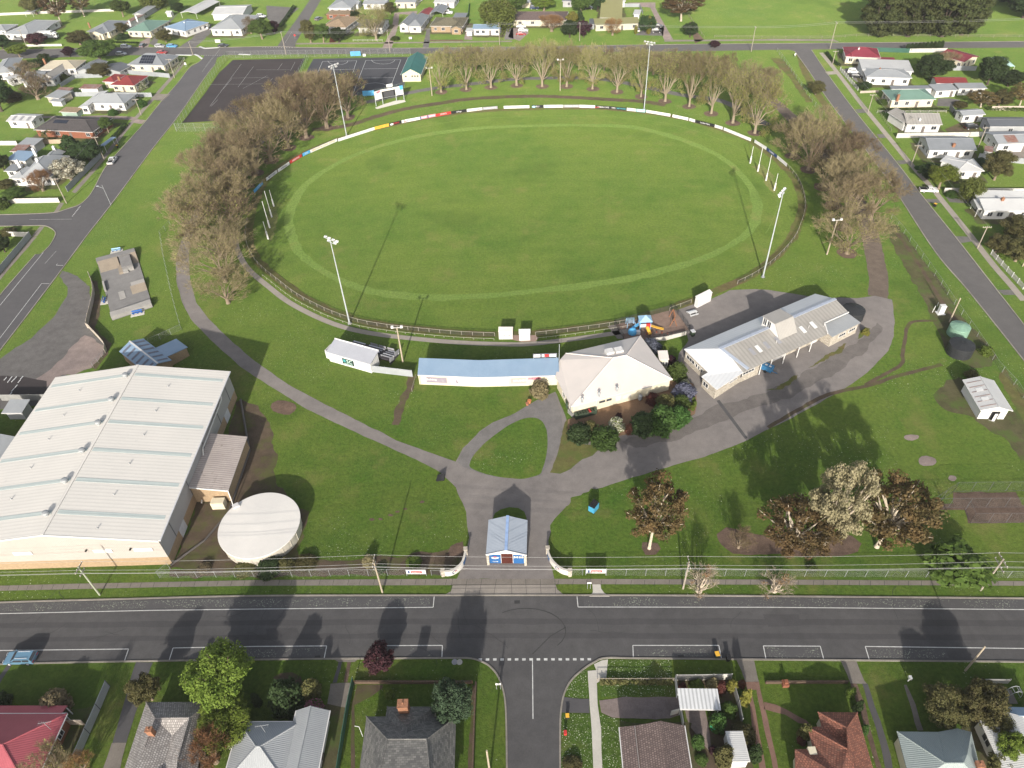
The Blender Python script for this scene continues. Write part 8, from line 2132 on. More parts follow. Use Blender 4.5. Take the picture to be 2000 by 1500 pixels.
simple_sign((712, 110), (712, 105), 1.2, 1.3, M_WHITE, 'small white notice on the far netball fence')
simple_sign((721, 190), (720, 177), 4.6, 1.9, M_LBLUE, 'blue banner behind the scoreboard on the netball fence')
simple_sign((1150, 1150), (1150, 1137), .7, .35, M_WHITE, 'small white street sign on the verge right of the gateway')
simple_sign((974, 1346), (973, 1334), .8, .5, M_WHITE, 'white give-way sign on the side street verge')
simple_sign((364, 131), (362, 122), .8, 1.0, M_WHITE, 'small white sign on the verge of the left street')
simple_sign((426, 83), (426, 77), 2.4, 1.5, M_WHITE, 'white notice board in front of the pale hip-roofed house')
simple_sign((1552, 112), (1553, 104), .6, .8, M_WHITE, 'white sign where the right street begins')
simple_sign((577, 76), (580, 67), .8, .8, M_RED, 'red give-way sign at the top side street')
simple_sign((802, 78), (802, 72), 1.4, .9, M_WHITE, 'white for-sale sign in front of the gabled grey house')
# playground
sh('rubber_surface', gp([(1202, 634), (1317, 604), (1346, 644), (1310, 655), (1255, 664), (1218, 662)]), .04, asp('bark_chip', (.19, .135, .11), (.15, .108, .088), .7, .5))
sh('concrete_path', gp([(1186, 637), (1202, 634), (1219, 662), (1206, 662)]), .05, M_CONCD)
fn('dark mesh playground fence, long sides and near corner', [(1200, 634), (1316, 604), (1347, 646), (1337, 656), (1262, 666)], 'wire', 1.5, M_WIRED, 3, pm=M_BLACK)
fn('dark mesh playground fence beside the lawn', [(1200, 634), (1218, 663)], 'wire', 1.5, M_WIRED, 3, pm=M_BLACK)
fn('pale block retaining wall below the playground', [(1268, 668), (1300, 664), (1339, 654)], 'low', 1.0, M_CONCP, 99, name='retaining_wall')
def playground():
 g=G(1258, 642)
 root=th('play_tower', 'blue white and yellow play tower with slide in the fenced playground', 'play equipment', g)
 for dx, dy in((-1.2, -1), (1.2, -1), (1.2, 1), (-1.2, 1)):
  b=MB();b.tube((g.x+dx, g.y+dy, 0), (g.x+dx, g.y+dy, 2.9), .08);b.bd('post', M_LBLUE, root)
 b=MB();b.box((g.x, g.y, 1.3), (2.6, 2.2, .12));b.bd('deck', M_LGREY, root)
 b=MB();b.slab([((g.x-1.5, g.y-1.3, 2.9), (g.x+1.5, g.y-1.3, 2.9), (g.x, g.y, 4.0)), ((g.x+1.5, g.y-1.3, 2.9), (g.x+1.5, g.y+1.3, 2.9), (g.x, g.y, 4.0)), ((g.x+1.5, g.y+1.3, 2.9), (g.x-1.5, g.y+1.3, 2.9), (g.x, g.y, 4.0)), ((g.x-1.5, g.y+1.3, 2.9), (g.x-1.5, g.y-1.3, 2.9), (g.x, g.y, 4.0))], .08);b.bd('roof', clr('paint_sky', (.30, .48, .66)), root)
 b=MB();b.beam((g.x-1.2, g.y-1.05, 1.8), (g.x+1.2, g.y-1.05, 1.8), .08, .8);b.bd('side_panel', M_LGREY, root)
 b=MB();b.beam((g.x+1.25, g.y-.6, 1.4), (g.x+3.0, g.y-.7, .7), .7, .12);b.beam((g.x+3.0, g.y-.7, .7), (g.x+4.4, g.y-.8, .3), .7, .12);b.bd('slide', M_YEL, root)
 b=MB();b.tube((g.x+.4, g.y-1.1, 1.5), (g.x+.9, g.y-2.7, .4), .42, n=10);b.bd('tube_slide', M_YEL, root)
 b=MB();b.box((g.x+.6, g.y-1.2, 1.35), (.9, .5, 1.1));b.bd('red_panel', M_RED, root)
 b=MB();b.beam((g.x-1.4, g.y+.2, 1.3), (g.x-2.8, g.y+.3, .1), .9, .1);b.bd('ladder', M_LBLUE, root)
 h=G(1235, 651)
 r2=th('play_cubby', 'bright blue domed play cubby beside the play tower', 'play equipment', h)
 b=MB();b.lathe(h, [(1.0, 0), (1.05, .5), (.85, 1.05), (.45, 1.35), (.1, 1.45)], 14);b.bd('dome', M_LBLUE, r2)
 b=MB();b.box((h.x+1.3, h.y-.2, 0), (.9, .9, .8));b.bd('step', M_LGREY, r2)
 h=G(1231, 637);r3=th('climbing_frame', 'light blue climbing frame at the left of the playground', 'play equipment', h)
 for dx, dy in((-.9, -.9), (.9, -.9), (.9, .9), (-.9, .9)):
  b=MB();b.tube((h.x+dx, h.y+dy, 0), (h.x+dx, h.y+dy, 1.7), .06);b.bd('post', clr('paint_sky', (.30, .48, .66)), r3)
 b=MB()
 for i in range(5):b.beam((h.x-.9, h.y-.9+i*.45, 1.7), (h.x+.9, h.y-.9+i*.45, 1.7), .07, .07)
 b.bd('rungs', clr('paint_sky', (.30, .48, .66)), r3)
 a, c=G(1313, 619), G(1315, 637);r4=th('swing_frame', 'orange swing frame at the right of the playground', 'swing', (a+c)/2)
 b=MB();b.tube(a+UP*2.3, c+UP*2.3, .08);b.bd('top_bar', clr('frame_orange', (.34, .14, .06)), r4)
 for q in(a, c):
  for dx in(-.8, .8):
   b=MB();b.tube(q+Vector((dx, 0, 0)), q+UP*2.3, .07);b.bd('leg', clr('frame_orange', (.34, .14, .06)), r4)
 for t in(.35, .65):
  p=a.lerp(c, t);b=MB();b.tube(p+UP*.5+Vector((0, .2, 0)), p+UP*2.3+Vector((0, .2, 0)), .025);b.tube(p+UP*.5-Vector((0, .2, 0)), p+UP*2.3-Vector((0, .2, 0)), .025);b.beam(p+UP*.48-Vector((0, .25, 0)), p+UP*.48+Vector((0, .25, 0)), .2, .05);b.bd('swing_seat', M_BLACK, r4)
 h=G(1288, 652)
 r5=th('stepping_logs', 'curved row of reddish stepping posts in the bark of the playground', 'play equipment', h)
 for i in range(6):
  b=MB();b.tube((h.x-3+i*1.2, h.y+.5*math.sin(i), 0), (h.x-3+i*1.2, h.y+.5*math.sin(i), .4), .18, n=8);b.bd('stepping_post', clr('post_red_brown', (.30, .10, .07)), r5)
playground()
def picnic_table(p, rz, label):
 g=G(*p);root=th('picnic_table', label, 'picnic table', g)
 c, s=math.cos(rz), math.sin(rz);q=lambda x, y, z:(g.x+x*c-y*s, g.y+x*s+y*c, z)
 b=MB();b.beam(q(-1.1, 0, .74), q(1.1, 0, .74), .8, .07);b.bd('tabletop', M_WHITE, root)
 for y in(-.85, .85):
  b=MB();b.beam(q(-1.1, y, .45), q(1.1, y, .45), .35, .06);b.bd('seat', M_WHITE, root)
 for x in(-.8, .8):
  for y in(-.5, .5):
   b=MB();b.beam(q(x, y*1.5, 0), q(x, y*.5, .72), .08, .08);b.bd('leg', M_WHITE, root)
picnic_table((1352, 614), .35, 'white picnic table on the asphalt beside the playground')
# skate park
def skate():
 z=.18
 P4=[V[4](*p)for p in((760, 545), (1060, 465), (1195, 900), (880, 1005))]
 W4=gp(P4)
 c=sum(W4, Vector())/4
 root=th('skate_park', 'grey concrete skate slab with sloped ramps on the left lawn', 'skate park', c)
 mc=asp('skate_concrete', (.185, .18, .178), (.15, .147, .147), .7, .3);mtan=asp('skate_concrete_tan', (.27, .225, .175), (.22, .19, .155), .7, .3);mpal=asp('skate_concrete_pale', (.30, .29, .275), (.25, .24, .23), .6, .25)
 b=MB();b.prism([(p.x, p.y)for p in W4], 0, z);b.bd('slab', mc, root)
 B=lambda s, t, zz:(lambda p:Vector((p.x, p.y, zz)))(W4[0].lerp(W4[1], s).lerp(W4[3].lerp(W4[2], s), t))
 def ramp(s0, s1, t0, t1, z0, z1, mm, nm='ramp'):
  b=MB()
  lo=[B(s0, t0, z), B(s1, t0, z), B(s1, t1, z), B(s0, t1, z)];hi=[B(s0, t0, z+z0), B(s1, t0, z+z0), B(s1, t1, z+z1), B(s0, t1, z+z1)]
  b.poly(hi[::-1])
  for i in range(4):b.poly((lo[i], lo[(i+1)%4], hi[(i+1)%4], hi[i]))
  return b.bd(nm, mm, root)
 ramp(0, 1, 0, .07, 1.0, 1.0, mc, 'platform');ramp(.02, .52, .0702, .22, 1.0, .01, mtan);ramp(.86, 1, .0702, .22, 1.0, .01, mtan)
 ramp(.56, .84, .11, .30, 1.2, 1.2, mc, 'block');ramp(.70, .84, .3002, .33, .8, .8, mpal, 'step');ramp(.56, .69, .3002, .345, .5, .5, mpal, 'step');ramp(.46, .5598, .14, .34, .01, .6, mtan)
 ramp(.0, 1, .93, 1, 1.0, 1.0, mpal, 'platform');ramp(.35, 1, .86, .9298, .02, 1.0, mc)
 ramp(.66, 1, .56, .62, .7, .7, mpal, 'platform');ramp(.62, 1, .6202, .72, .7, .01, mtan)
 ramp(.30, .45, .62, .74, .08, .08, mpal, 'pad');ramp(.0, .045, .40, .55, .6, .6, mpal, 'ledge')
skate()
def bench(p, rz, label, top, pad=True):
 g=G(*p);root=th('bench', label, 'bench', g)
 c, s=math.cos(rz), math.sin(rz);q=lambda x, y, zz:(g.x+x*c-y*s, g.y+x*s+y*c, zz)
 if pad:
  b=MB();b.beam(q(-1.6, 0, .04), q(1.6, 0, .04), 1.9, .08);b.bd('concrete_pad', M_CONCP, root)
 b=MB();b.beam(q(-1.2, 0, .47), q(1.2, 0, .47), .45, .06);b.bd('seat', top, root)
 b=MB();b.beam(q(-1.2, .3, .8), q(1.2, .3, .8), .06, .35);b.bd('backrest', top, root)
 for x in(-1, 0, 1):
  b=MB();b.beam(q(x, 0, .08), q(x, 0, .45), .35, .08);b.bd('leg', M_NAVY, root)
bench((269, 613), .3, 'blue bench on a pale pad at the near end of the skate slab', M_BLUE);bench((205, 588), 1.8, 'blue bench on a pale pad left of the skate slab', M_BLUE)
bench((228, 491), .25, 'pale blue covered bench at the far end of the skate slab', clr('paint_sky', (.30, .48, .66)))
# cricket nets
sh('net_pitch', wob(gp(fv(11, [(1445, 848), (1935, 845), (1990, 952), (2140, 952), (2140, 1085), (1560, 1085), (1535, 985), (1250, 982), (1240, 942), (1445, 935)])), .2, 1, 70), .03, M_MULCH)
def nets(lines_, label, h=3.2):
 P=[gp(fv(11, l))for l in lines_]
 root=th('practice_net', label, 'practice net', P[0][0])
 for L in P:
  for a, q in zip(L, L[1:]):
   b=MB();b.poly((a, q, q+UP*h, a+UP*h));b.bd('net', M_WIRET, root)
   b=MB();b.tube(a+UP*h, q+UP*h, .022, n=5);b.tube(a+UP*.05, q+UP*.05, .02, n=5);b.bd('rail', M_TRIMD, root)
   n=max(1, round((q-a).length/3.2))
   for i in range(n+1):
    p=a.lerp(q, i/n);b=MB();b.tube(p, p+UP*h, .03, n=6);b.bd('post', M_TRIMD, root)
nets([[(1450, 840), (1990, 836), (2140, 835)], [(1265, 965), (2140, 962)], [(1265, 965), (1450, 840)]], 'far cricket practice net of thin wire on steel posts', 2.6)
nets([[(1580, 1082), (2140, 1080)], [(1540, 985), (1580, 1082)]], 'near cricket practice net of thin wire on steel posts', 2.6)
# tanks on the right
def rtank(px0, px1, py, z, label, mm, n=22):
 a, q=G(px0, py, z), G(px1, py, z);r=(q-a).length/2;c=(a+q)/2
 root=th('rainwater_tank', label, 'rainwater tank', (c.x, c.y, 0))
 b=MB();b.lathe((c.x, c.y, 0), [(r, 0)]+[(r+(.03 if i%2 else 0), z*i/10)for i in range(1, 10)]+[(r, z)], 32);b.bd('tank_wall', mm, root)
 b=MB();b.lathe((c.x, c.y, z), [(r, 0), (r*.5, .35), (.25, .55)], 32);t=b.bd('tank_roof', mm, root)
 b=MB()
 for i in range(n):
  an=i*6.283/n;b.beam((c.x+.3*math.cos(an), c.y+.3*math.sin(an), z+.56), (c.x+r*math.cos(an), c.y+r*math.sin(an), z+.03), .1, .08)
 b.bd('roof_rib', mm, t)
rtank(1857, 1895.5, 637, 2.3, 'pale green round rainwater tank near the right fence', clr('tank_green', (.20, .33, .25)), 12)
rtank(1856, 1904, 672, 2.5, 'black round rainwater tank near the right fence', clr('tank_black', (.03, .032, .035)), 16)
rtank(1646, 1690, 604, 2.3, 'black round rainwater tank at the end of the changerooms', clr('tank_black', (.03, .032, .035)), 16)
b=MB();g=G(1836, 612);b.box((g.x, g.y, .15), (1.2, .9, 2.0));b.box((g.x, g.y, 2.15), (1.3, 1.0, .15));b.box((g.x, g.y, 0), (1.8, 1.5, .15));tag(b.bd('pump_cabinet', M_WHITE, loc=g), 'white upright pump cabinet beside the drain on the right', 'cabinet')
for i, (x, y)in enumerate(((1821, 610), (1824, 605), (1830, 598))):
 b=MB();g=G(x, y);b.tube(g, g+UP*1.1, .07);tag(b.bd('bollard', M_WHITE, loc=g), 'white bollard left of the white pump cabinet, %s from the left'%ORD[i], 'bollard', 'bollards at the pump cabinet')
 # bins, trailer, small things
def bin_(g, rz, mm, lm, label, group=None, s=1.0):
 root=th('wheelie_bin', label, 'bin', g, group)
 c, sn=math.cos(rz), math.sin(rz)
 b=MB()
 lo=[(-.24, -.28), (.24, -.28), (.24, .28), (-.24, .28)];w=lambda x, y, z, k:Vector((g.x+(x*c-y*sn)*k*s, g.y+(x*sn+y*c)*k*s, z*s))
 L=[w(x, y, .05, 1)for x, y in lo];H_=[w(x, y, .98, 1.2)for x, y in lo]
 b.poly(L[::-1]);b.poly(H_)
 for i in range(4):b.poly((L[i], L[(i+1)%4], H_[(i+1)%4], H_[i]))
 b.bd('body', mm, root)
 b=MB();b.box((g.x, g.y, 1.0*s), (.64*s, .74*s, .08*s), rz);b.bd('lid', lm, root)
 for x in(-.26, .26):
  b=MB();b.tube(w(x-.03, .33, .12, 1), w(x+.03, .33, .12, 1), .12*s, n=10);b.bd('wheel', M_BLACK, root)
M_BING=clr('bin_green', (.045, .065, .045))
fr=CLUB
for i in range(8):
 p=osd(fr, .025+i*.026)+fr[3]*.95
 bin_(p, math.atan2((fr[1]-fr[0]).y, (fr[1]-fr[0]).x), M_BING, M_RED if i==5 else clr('bin_lid_green', (.06, .085, .055)), 'dark wheelie bin against the clubroom wall, %s from the left'%ORD[i]if i!=5 else 'red-lidded wheelie bin in the row at the clubroom wall', 'wheelie bins at the clubrooms', 1.3)
fn('grey low screen in front of the clubroom bins', [(1109, 806), (1118, 815), (1158, 800)], 'solid', 1.1, M_FGREY, 99, name='bin_screen')
bin_(G(1399, 1283), .1, M_BING, M_YEL, 'yellow-lidded wheelie bin on the road edge');bin_(G(1421, 1289), 0, M_BLACK, M_BLACK, 'black wheelie bin beside the yellow-lidded one on the kerb')
bin_(G(1108, 1402), 0, M_BLACK, M_YEL, 'dark wheelie bin with yellow edge on the side street verge', s=.8);bin_(G(1104, 1434), 0, M_RED, M_RED, 'small red bin on the flowery verge', s=.7);bin_(G(1392, 1425), .6, clr('bin_bright_green', (.05, .40, .22)), clr('bin_bright_green', (.05, .40, .22)), 'bright green bin in the carport garden')
bin_(G(230, 289), .4, M_BLACK, M_YEL, 'yellow-lidded bin on the verge of the left street');bin_(G(120, 395+85), .6, M_YEL, M_YEL, 'yellow bin leaning on the grey paling fence')if False else None
bin_(G(1825, 404), .5, M_BLACK, M_YEL, 'yellow-lidded bin on the right-hand verge');bin_(G(1352, 656), .3, M_BING, M_LGREY, 'grey-green bin beside the playground fence', s=1.4)
bin_(G(1109, 795), 0, M_BING, M_BING, 'large dark bin at the clubroom side door', s=1.6)
def blue_skip():
 a, q, c=V[10](597, 965), V[10](640, 990), V[10](690, 940)
 k=block(V[10](598, 950), V[10](642, 975), V[10](690, 935), 1.5, 'skb', .25, oh=0, t=.08)
 root=th('skip_bin', 'light blue skip bin with black lid on the park lawn', 'skip bin', k.p(k.w/2, k.d/2, 0))
 b=MB();[b.poly(p)for p in k.walls];b.bd('body', clr('skip_blue', (.06, .30, .48)), root)
 b=MB();b.slab(k.polys, .08);b.bd('lid', M_BLACK, root)
 b=MB()
 for t in(.2, .5, .8):p=k.p(k.w*t, k.d)+UP*.05;b.beam(p, k.p(k.w*t, 0)+UP*.06, .08, .06)
 b.bd('lid_rib', M_BLACK, root)
blue_skip()
def trailer():
 g=G(1497, 724);root=th('trailer', 'blue box trailer parked under the changeroom verandah', 'trailer', g)
 r_=-.75;c, s=math.cos(r_), math.sin(r_);q=lambda x, y, z:Vector((g.x+x*c-y*s, g.y+x*s+y*c, z))
 b=MB();b.beam(q(-1.2, 0, 1.0), q(1.2, 0, 1.0), 1.5, 1.1);b.bd('body', clr('trailer_blue', (.04, .16, .32)), root)
 b=MB();b.beam(q(1.2, 0, .5), q(2.4, 0, .5), .12, .12);b.bd('drawbar', clr('trailer_blue', (.04, .16, .32)), root)
 for y in(-.8, .8):
  b=MB();b.tube(q(0, y-.08, .33), q(0, y+.08, .33), .33, n=14);w_=b.bd('wheel', M_BLACK, root)
 for x in(-.6, .3):
  b=MB();b.beam(q(x, 0, 1.57), q(x+.5, 0, 1.57), .4, .04);b.bd('label_panel', M_LGREY, root)
trailer()
for i, (v, x, y)in enumerate(((4, 42, 1460), (4, 68, 1478), (4, 85, 1455), (4, 100, 1475), (4, 120, 1455), (4, 150, 1480), (4, 170, 1452), (8, 125, 20), (8, 100, 48), (8, 82, 78))):
 g=G(*V[v](x, y));b=MB();b.beam(g+Vector((0, -.5, .06)), g+Vector((.1, .5, .06)), .16, .12);tag(b.bd('wheel_stop', M_WHITE, loc=g), 'white wheel stop on the car park by the hall, %s from the left'%ORD[i], 'wheel stop', 'wheel stops in the gravel car park')
b=MB();g=G(862, 938);
for i in range(5):b.beam(g+Vector((-.8+i*.3, -.3, .2)), g+Vector((-.5+i*.25, .9, .5+.1*i)), .35, .35)
tag(b.bd('log_pile', M_BLACK, loc=g), 'black burnt log beside the drive at the path junction', 'log')
b=MB();g=G(1034, 787);b.lathe(g, [(.28, 0), (.42, .7), (.45, .75)], 14);tag(b.bd('plant_pot', clr('terracotta', (.50, .19, .08)), loc=g), 'terracotta pot on the path edge below the pale shrub', 'pot')
b=MB();g=G(1030, 791);b.lathe(g, [(.25, 0), (.36, .55), (.38, .6)], 14);tag(b.bd('plant_pot', clr('terracotta_dark', (.36, .15, .09)), loc=g), 'smaller pot left of the terracotta pot', 'pot')
# oval of low hedge rows on the right
def hedge(pts, w, h, leaf, label):
 P=gp(pts);rng=np.random.default_rng(len(label));pos, nr=[], []
 for a, q in zip(P, P[1:]):
  L=(q-a).length;n=int(L*42)
  t=rng.random((n, 1));base=np.array(a)+(np.array(q)-np.array(a))*t
  d=(q-a).normalized();s=np.array([-d.y, d.x, 0]);an=rng.uniform(0, math.pi, (n, 1))
  v=s*np.cos(an)*w/2+np.array([0, 0, 1])*np.sin(an)**.6*h
  pos.append(base+v*rng.uniform(.75, 1.05, (n, 1)));nr.append(unit(v+rng.normal(size=(n, 3))*.5+[0, 0, .2]))
 c=P[len(P)//2];pos=np.concatenate(pos)-np.array(c)
 o=bpy.data.objects.new('hedge', quad_mesh('hedge', lq(pos, np.concatenate(nr), .30, rng), LEAF[leaf]));COL.objects.link(o);o.location=c
 tag(o, label, 'hedge')
hedge(fv(0, [(985, 985), (940, 1040), (880, 1100)]), 1.4, 1.5, 'dark', 'clipped hedge along the street by the brown roofed house')
hedge(fv(3, [(880, 872), (1050, 870), (1400, 868)]), 1.3, 1.2, 'green', 'green hedge row below the green roofed house')
hedge(fv(1, [(300, 60), (240, 150), (185, 220)]), 1.8, 1.6, 'dark', 'dark hedge along the top side street')
hedge(fv(3, [(455, 420), (500, 480), (560, 525)]), 1.2, 1.2, 'dark', 'dark hedge in front of the maroon corner house')
hedge(fv(14, [(690, 832), (960, 832), (1255, 830)]), .8, .6, 'olive', 'low scruffy planting along the thin wire fence')
hedge(fv(3, [(1700, 858), (2030, 870)]), 1.2, 1.1, 'green', 'green hedge along the cream wall at the right')
hedge(fv(0, [(900, 335), (1090, 342)]), 1.0, .8, 'dark', 'low hedge in front of the green roofed cream house')
# ------------------------------------------------------------------ yard paving
def pv(v, pts, mm, z=.03, name='driveway', a=.12, seed=0):sh(name, wob(gp(fv(v, pts)), a, 1, seed), z, mm)
pv(12, [(1058, 676), (1195, 676), (1175, 720), (985, 1310), (980, 1330), (870, 1330), (930, 1130)], M_ROAD3);pv(12, [(870, 1308), (985, 1306), (930, 1560), (790, 1560)], M_CONCD, .034)
pv(12, [(-20, 870), (20, 800), (95, 695), (60, 690), (-20, 800)], M_ROAD3, name='path')
pv(13, [(585, 842), (742, 832), (700, 1060), (625, 1560), (475, 1560), (560, 1000)], M_CONCD);pv(13, [(645, 668), (672, 668), (632, 835), (600, 838)], M_ROAD3, .036, 'wheel_track');pv(13, [(712, 668), (742, 668), (718, 830), (688, 832)], M_MULCH, .036, 'wheel_track');pv(13, [(600, 650), (800, 648), (770, 672), (640, 674)], M_CONCD, .04)
pv(13, [(790, 850), (1000, 850), (1000, 870), (780, 1010), (770, 1500), (730, 1500), (760, 1000)], M_DIRT, .02, 'garden_edge', .3)
pv(13, [(1690, 850), (1715, 850), (1690, 1560), (1660, 1560)], M_DIRT, .02, 'garden_edge', .2)
pv(13, [(140, 790), (200, 760), (280, 755), (350, 790), (375, 860), (350, 940), (260, 1000), (180, 1000), (130, 930)], M_DIRT, .02, 'garden_bed', .2)
pv(14, [(640, 690), (660, 735), (592, 742), (595, 800), (605, 950), (622, 1200), (640, 1560), (708, 1560), (695, 1200), (672, 1000), (662, 835), (738, 800), (748, 652), (700, 660)], M_CONCP, .036, 'footpath', .08)
pv(14, [(388, 945), (480, 960), (606, 962), (608, 1072), (386, 1068)], M_ROAD3);pv(14, [(690, 975), (860, 955), (1300, 945), (1312, 1080), (1240, 1118), (890, 1118), (780, 1100), (700, 1062)], M_PINKG, name='gravel_yard', a=.25)
pv(14, [(1345, 1045), (1515, 1050), (1540, 1180), (1560, 1310), (1570, 1400), (1500, 1320), (1400, 1180)], M_PINKG, name='gravel_yard', a=.3);pv(14, [(1290, 800), (1710, 800), (1760, 1000), (1800, 1200), (1900, 1560), (1450, 1560), (1400, 1250), (1370, 1150), (1520, 1250), (1560, 1060), (1620, 1040), (1600, 890), (1290, 890)], M_DIRT, .02, 'garden_bed', .3)
pv(14, [(1752, 652), (1888, 652), (1925, 828), (1820, 828), (1790, 740)], M_CONCD);pv(14, [(1820, 826), (1926, 826), (1940, 890), (1835, 890)], asp('brick_path', (.20, .12, .095), (.16, .10, .08), .7, .4));pv(14, [(1835, 888), (1868, 888), (1920, 1160), (1990, 1560), (1940, 1560), (1880, 1200)], MATS['brick_path'], name='wheel_track');pv(14, [(1905, 888), (1940, 888), (2000, 1130), (2090, 1560), (2050, 1560), (1960, 1150)], MATS['brick_path'], name='wheel_track')
pv(15, [(568, 664), (692, 668), (750, 815), (770, 840), (640, 840), (610, 760)], M_CONCD);pv(15, [(640, 838), (690, 838), (760, 1000), (800, 1200), (890, 1500), (850, 1500), (770, 1230), (720, 1050)], M_MULCH, name='wheel_track');pv(15, [(735, 838), (775, 838), (860, 1080), (960, 1400), (985, 1560), (930, 1560), (880, 1320)], M_ROAD3, name='wheel_track')
pv(15, [(1060, 850), (1085, 850), (1150, 1000), (1215, 1210), (1170, 1210), (1110, 1010)], M_CONCD, name='path');pv(15, [(-30, 985), (60, 1005), (150, 1045), (300, 1130), (330, 1160), (240, 1150), (130, 1080), (-30, 1040)], MATS['brick_path'], name='path');pv(15, [(1850, 880), (1900, 890), (1950, 1000), (1880, 1000)], M_CONCD, name='path')
pv(14, [(750, 655), (1250, 652), (1250, 812), (670, 815), (672, 800), (742, 800)], M_DAISY, .024, 'flowery_lawn', .1)
pv(14, [(590, 745), (600, 950), (480, 958), (400, 930), (440, 830), (560, 720)], M_DAISY, .024, 'flowery_lawn', .1)
pv(14, [(388, 1075), (608, 1078), (640, 1560), (385, 1560)], M_DAISY, .024, 'flowery_lawn', .1)
pv(14, [(690, 1070), (780, 1105), (880, 1130), (880, 1560), (708, 1560), (690, 1300)], M_DAISY, .024, 'flowery_lawn', .1)
pv(14, [(680, 840), (1255, 840), (1260, 940), (860, 945), (700, 950)], M_DAISY, .024, 'flowery_lawn', .1)
pv(10, [(400, 950), (560, 840), (900, 800), (950, 1000), (1000, 1250), (900, 1400), (470, 1400), (310, 1250), (320, 1120)], M_LAWN, .022, 'flowery_lawn', 1.5)
# yards in the distance
pv(0, [(1375, 385), (1500, 300), (1600, 190), (1650, 190), (1650, 260), (1520, 375)], M_GRAVELD);pv(0, [(1090, 330), (1170, 290), (1180, 300), (1160, 365), (1085, 380)], M_PINKG);pv(0, [(1165, 340), (1330, 150), (1390, 105), (1360, 140), (1250, 260), (1220, 365)], M_GRAVELD)
pv(0, [(300, 905), (620, 908), (840, 900), (1070, 915), (1050, 940), (830, 925), (600, 915), (310, 925)], M_PINKG);pv(0, [(1230, 735), (1330, 735), (1270, 790), (1190, 780)], M_CONCD);pv(0, [(1060, 930), (1140, 940), (1110, 970), (1040, 960)], M_PINKG)
pv(1, [(80, 45), (340, 62), (170, 200), (90, 150)], M_GRAVELD);pv(1, [(985, 375), (1060, 230), (1080, 100), (1260, 85), (1255, 120), (1120, 110), (1110, 200), (1060, 375)], M_PINKG);pv(1, [(1300, 380), (1340, 200), (1345, 130), (1360, 130), (1360, 300), (1345, 385)], M_GRAVELD);pv(1, [(1625, 310), (1640, 245), (1692, 245), (1690, 312)], M_PINKG)
pv(1, [(310, 336), (700, 333), (1360, 326), (2000, 318), (2000, 328), (1360, 337), (700, 344), (310, 348)], M_CONCD, name='footpath');pv(1, [(1940, 310), (1960, 180), (2010, 180), (2010, 310)], M_GRAVEL)
pv(2, [(-30, 290), (0, 200), (110, 200), (130, 260), (60, 320)], M_PINKG);pv(2, [(1190, 315), (1260, 310), (1150, 120), (1120, 60), (1120, 20), (900, 20), (980, 50), (1080, 60), (1130, 170)], M_PINKG);pv(2, [(1430, 340), (1500, 310), (1440, 240), (1400, 170), (1385, 170)], M_MULCH);pv(2, [(1190, 312), (2000, 306), (2000, 318), (1190, 326)], M_CONCD, name='footpath');pv(2, [(960, 275), (1180, 280), (1190, 200), (1090, 190)], M_GRAVELD)
pv(3, [(-10, 303), (510, 305), (560, 330), (480, 322), (0, 318)], M_CONCD, name='footpath')
strip('footpath', gp(fv(3, [(415, 412), (480, 490), (560, 590), (700, 775), (800, 900), (940, 1070), (1130, 1300), (1300, 1490)])+fv(7, [(1330, 30), (1460, 190), (1600, 365), (1760, 570), (1900, 730), (2000, 850)])), 1.7, .034, M_CONC, 3, world=True)
pv(3, [(445, 560), (540, 555), (560, 578), (465, 585)], M_CONC, name='driveway', z=.038);pv(3, [(680, 855), (760, 850), (790, 880), (700, 885)], M_GRAVELD);pv(3, [(850, 1050), (930, 1045), (955, 1075), (870, 1080)], M_GRAVELD);pv(3, [(1000, 1255), (1080, 1250), (1110, 1275), (1030, 1285)], M_GRAVELD);pv(7, [(1220, 55), (1340, 55), (1365, 85), (1260, 85)], M_GRAVELD);pv(7, [(1460, 345), (1580, 350), (1600, 385), (1500, 400)], M_GRAVELD);pv(7, [(1790, 765), (1920, 765), (1960, 805), (1840, 805)], M_GRAVELD);pv(7, [(1380, 30), (1540, 30), (1600, 90), (1420, 80)], M_GRAVELD)
pv(3, [(1500, 960), (1640, 960), (1660, 1030), (1400, 1030), (1380, 1010)], M_DIRT);pv(3, [(1320, 830), (1330, 770), (1420, 770), (1500, 780), (1480, 835)], M_GRAVELD);pv(3, [(1860, 1180), (2040, 1180), (2040, 1245), (1880, 1240)], M_CONCD);pv(3, [(580, 545), (740, 500), (760, 640), (690, 640)], M_GRAVEL, .02)
pv(3, [(20, 450), (110, 460), (180, 540), (280, 700), (350, 800), (300, 800), (180, 620), (60, 500)], M_EDGE, .03, 'dirt_verge', .5)
pv(4, [(415, 165), (470, 85), (500, 85), (455, 160)], M_CONCD, name='footpath');pv(4, [(245, 350), (310, 270), (350, 268), (290, 345)], M_CONCD, name='footpath');pv(4, [(-20, 680), (0, 650), (250, 350), (290, 350), (40, 640), (-20, 715)], M_CONCD, name='footpath', z=.026)
pv(0, [(560, 1500), (650, 1400), (800, 1225), (990, 985), (1330, 600), (1440, 480), (1455, 485), (1345, 620), (1010, 1000), (820, 1245), (670, 1420), (590, 1510)], M_CONCD, name='footpath', z=.022)
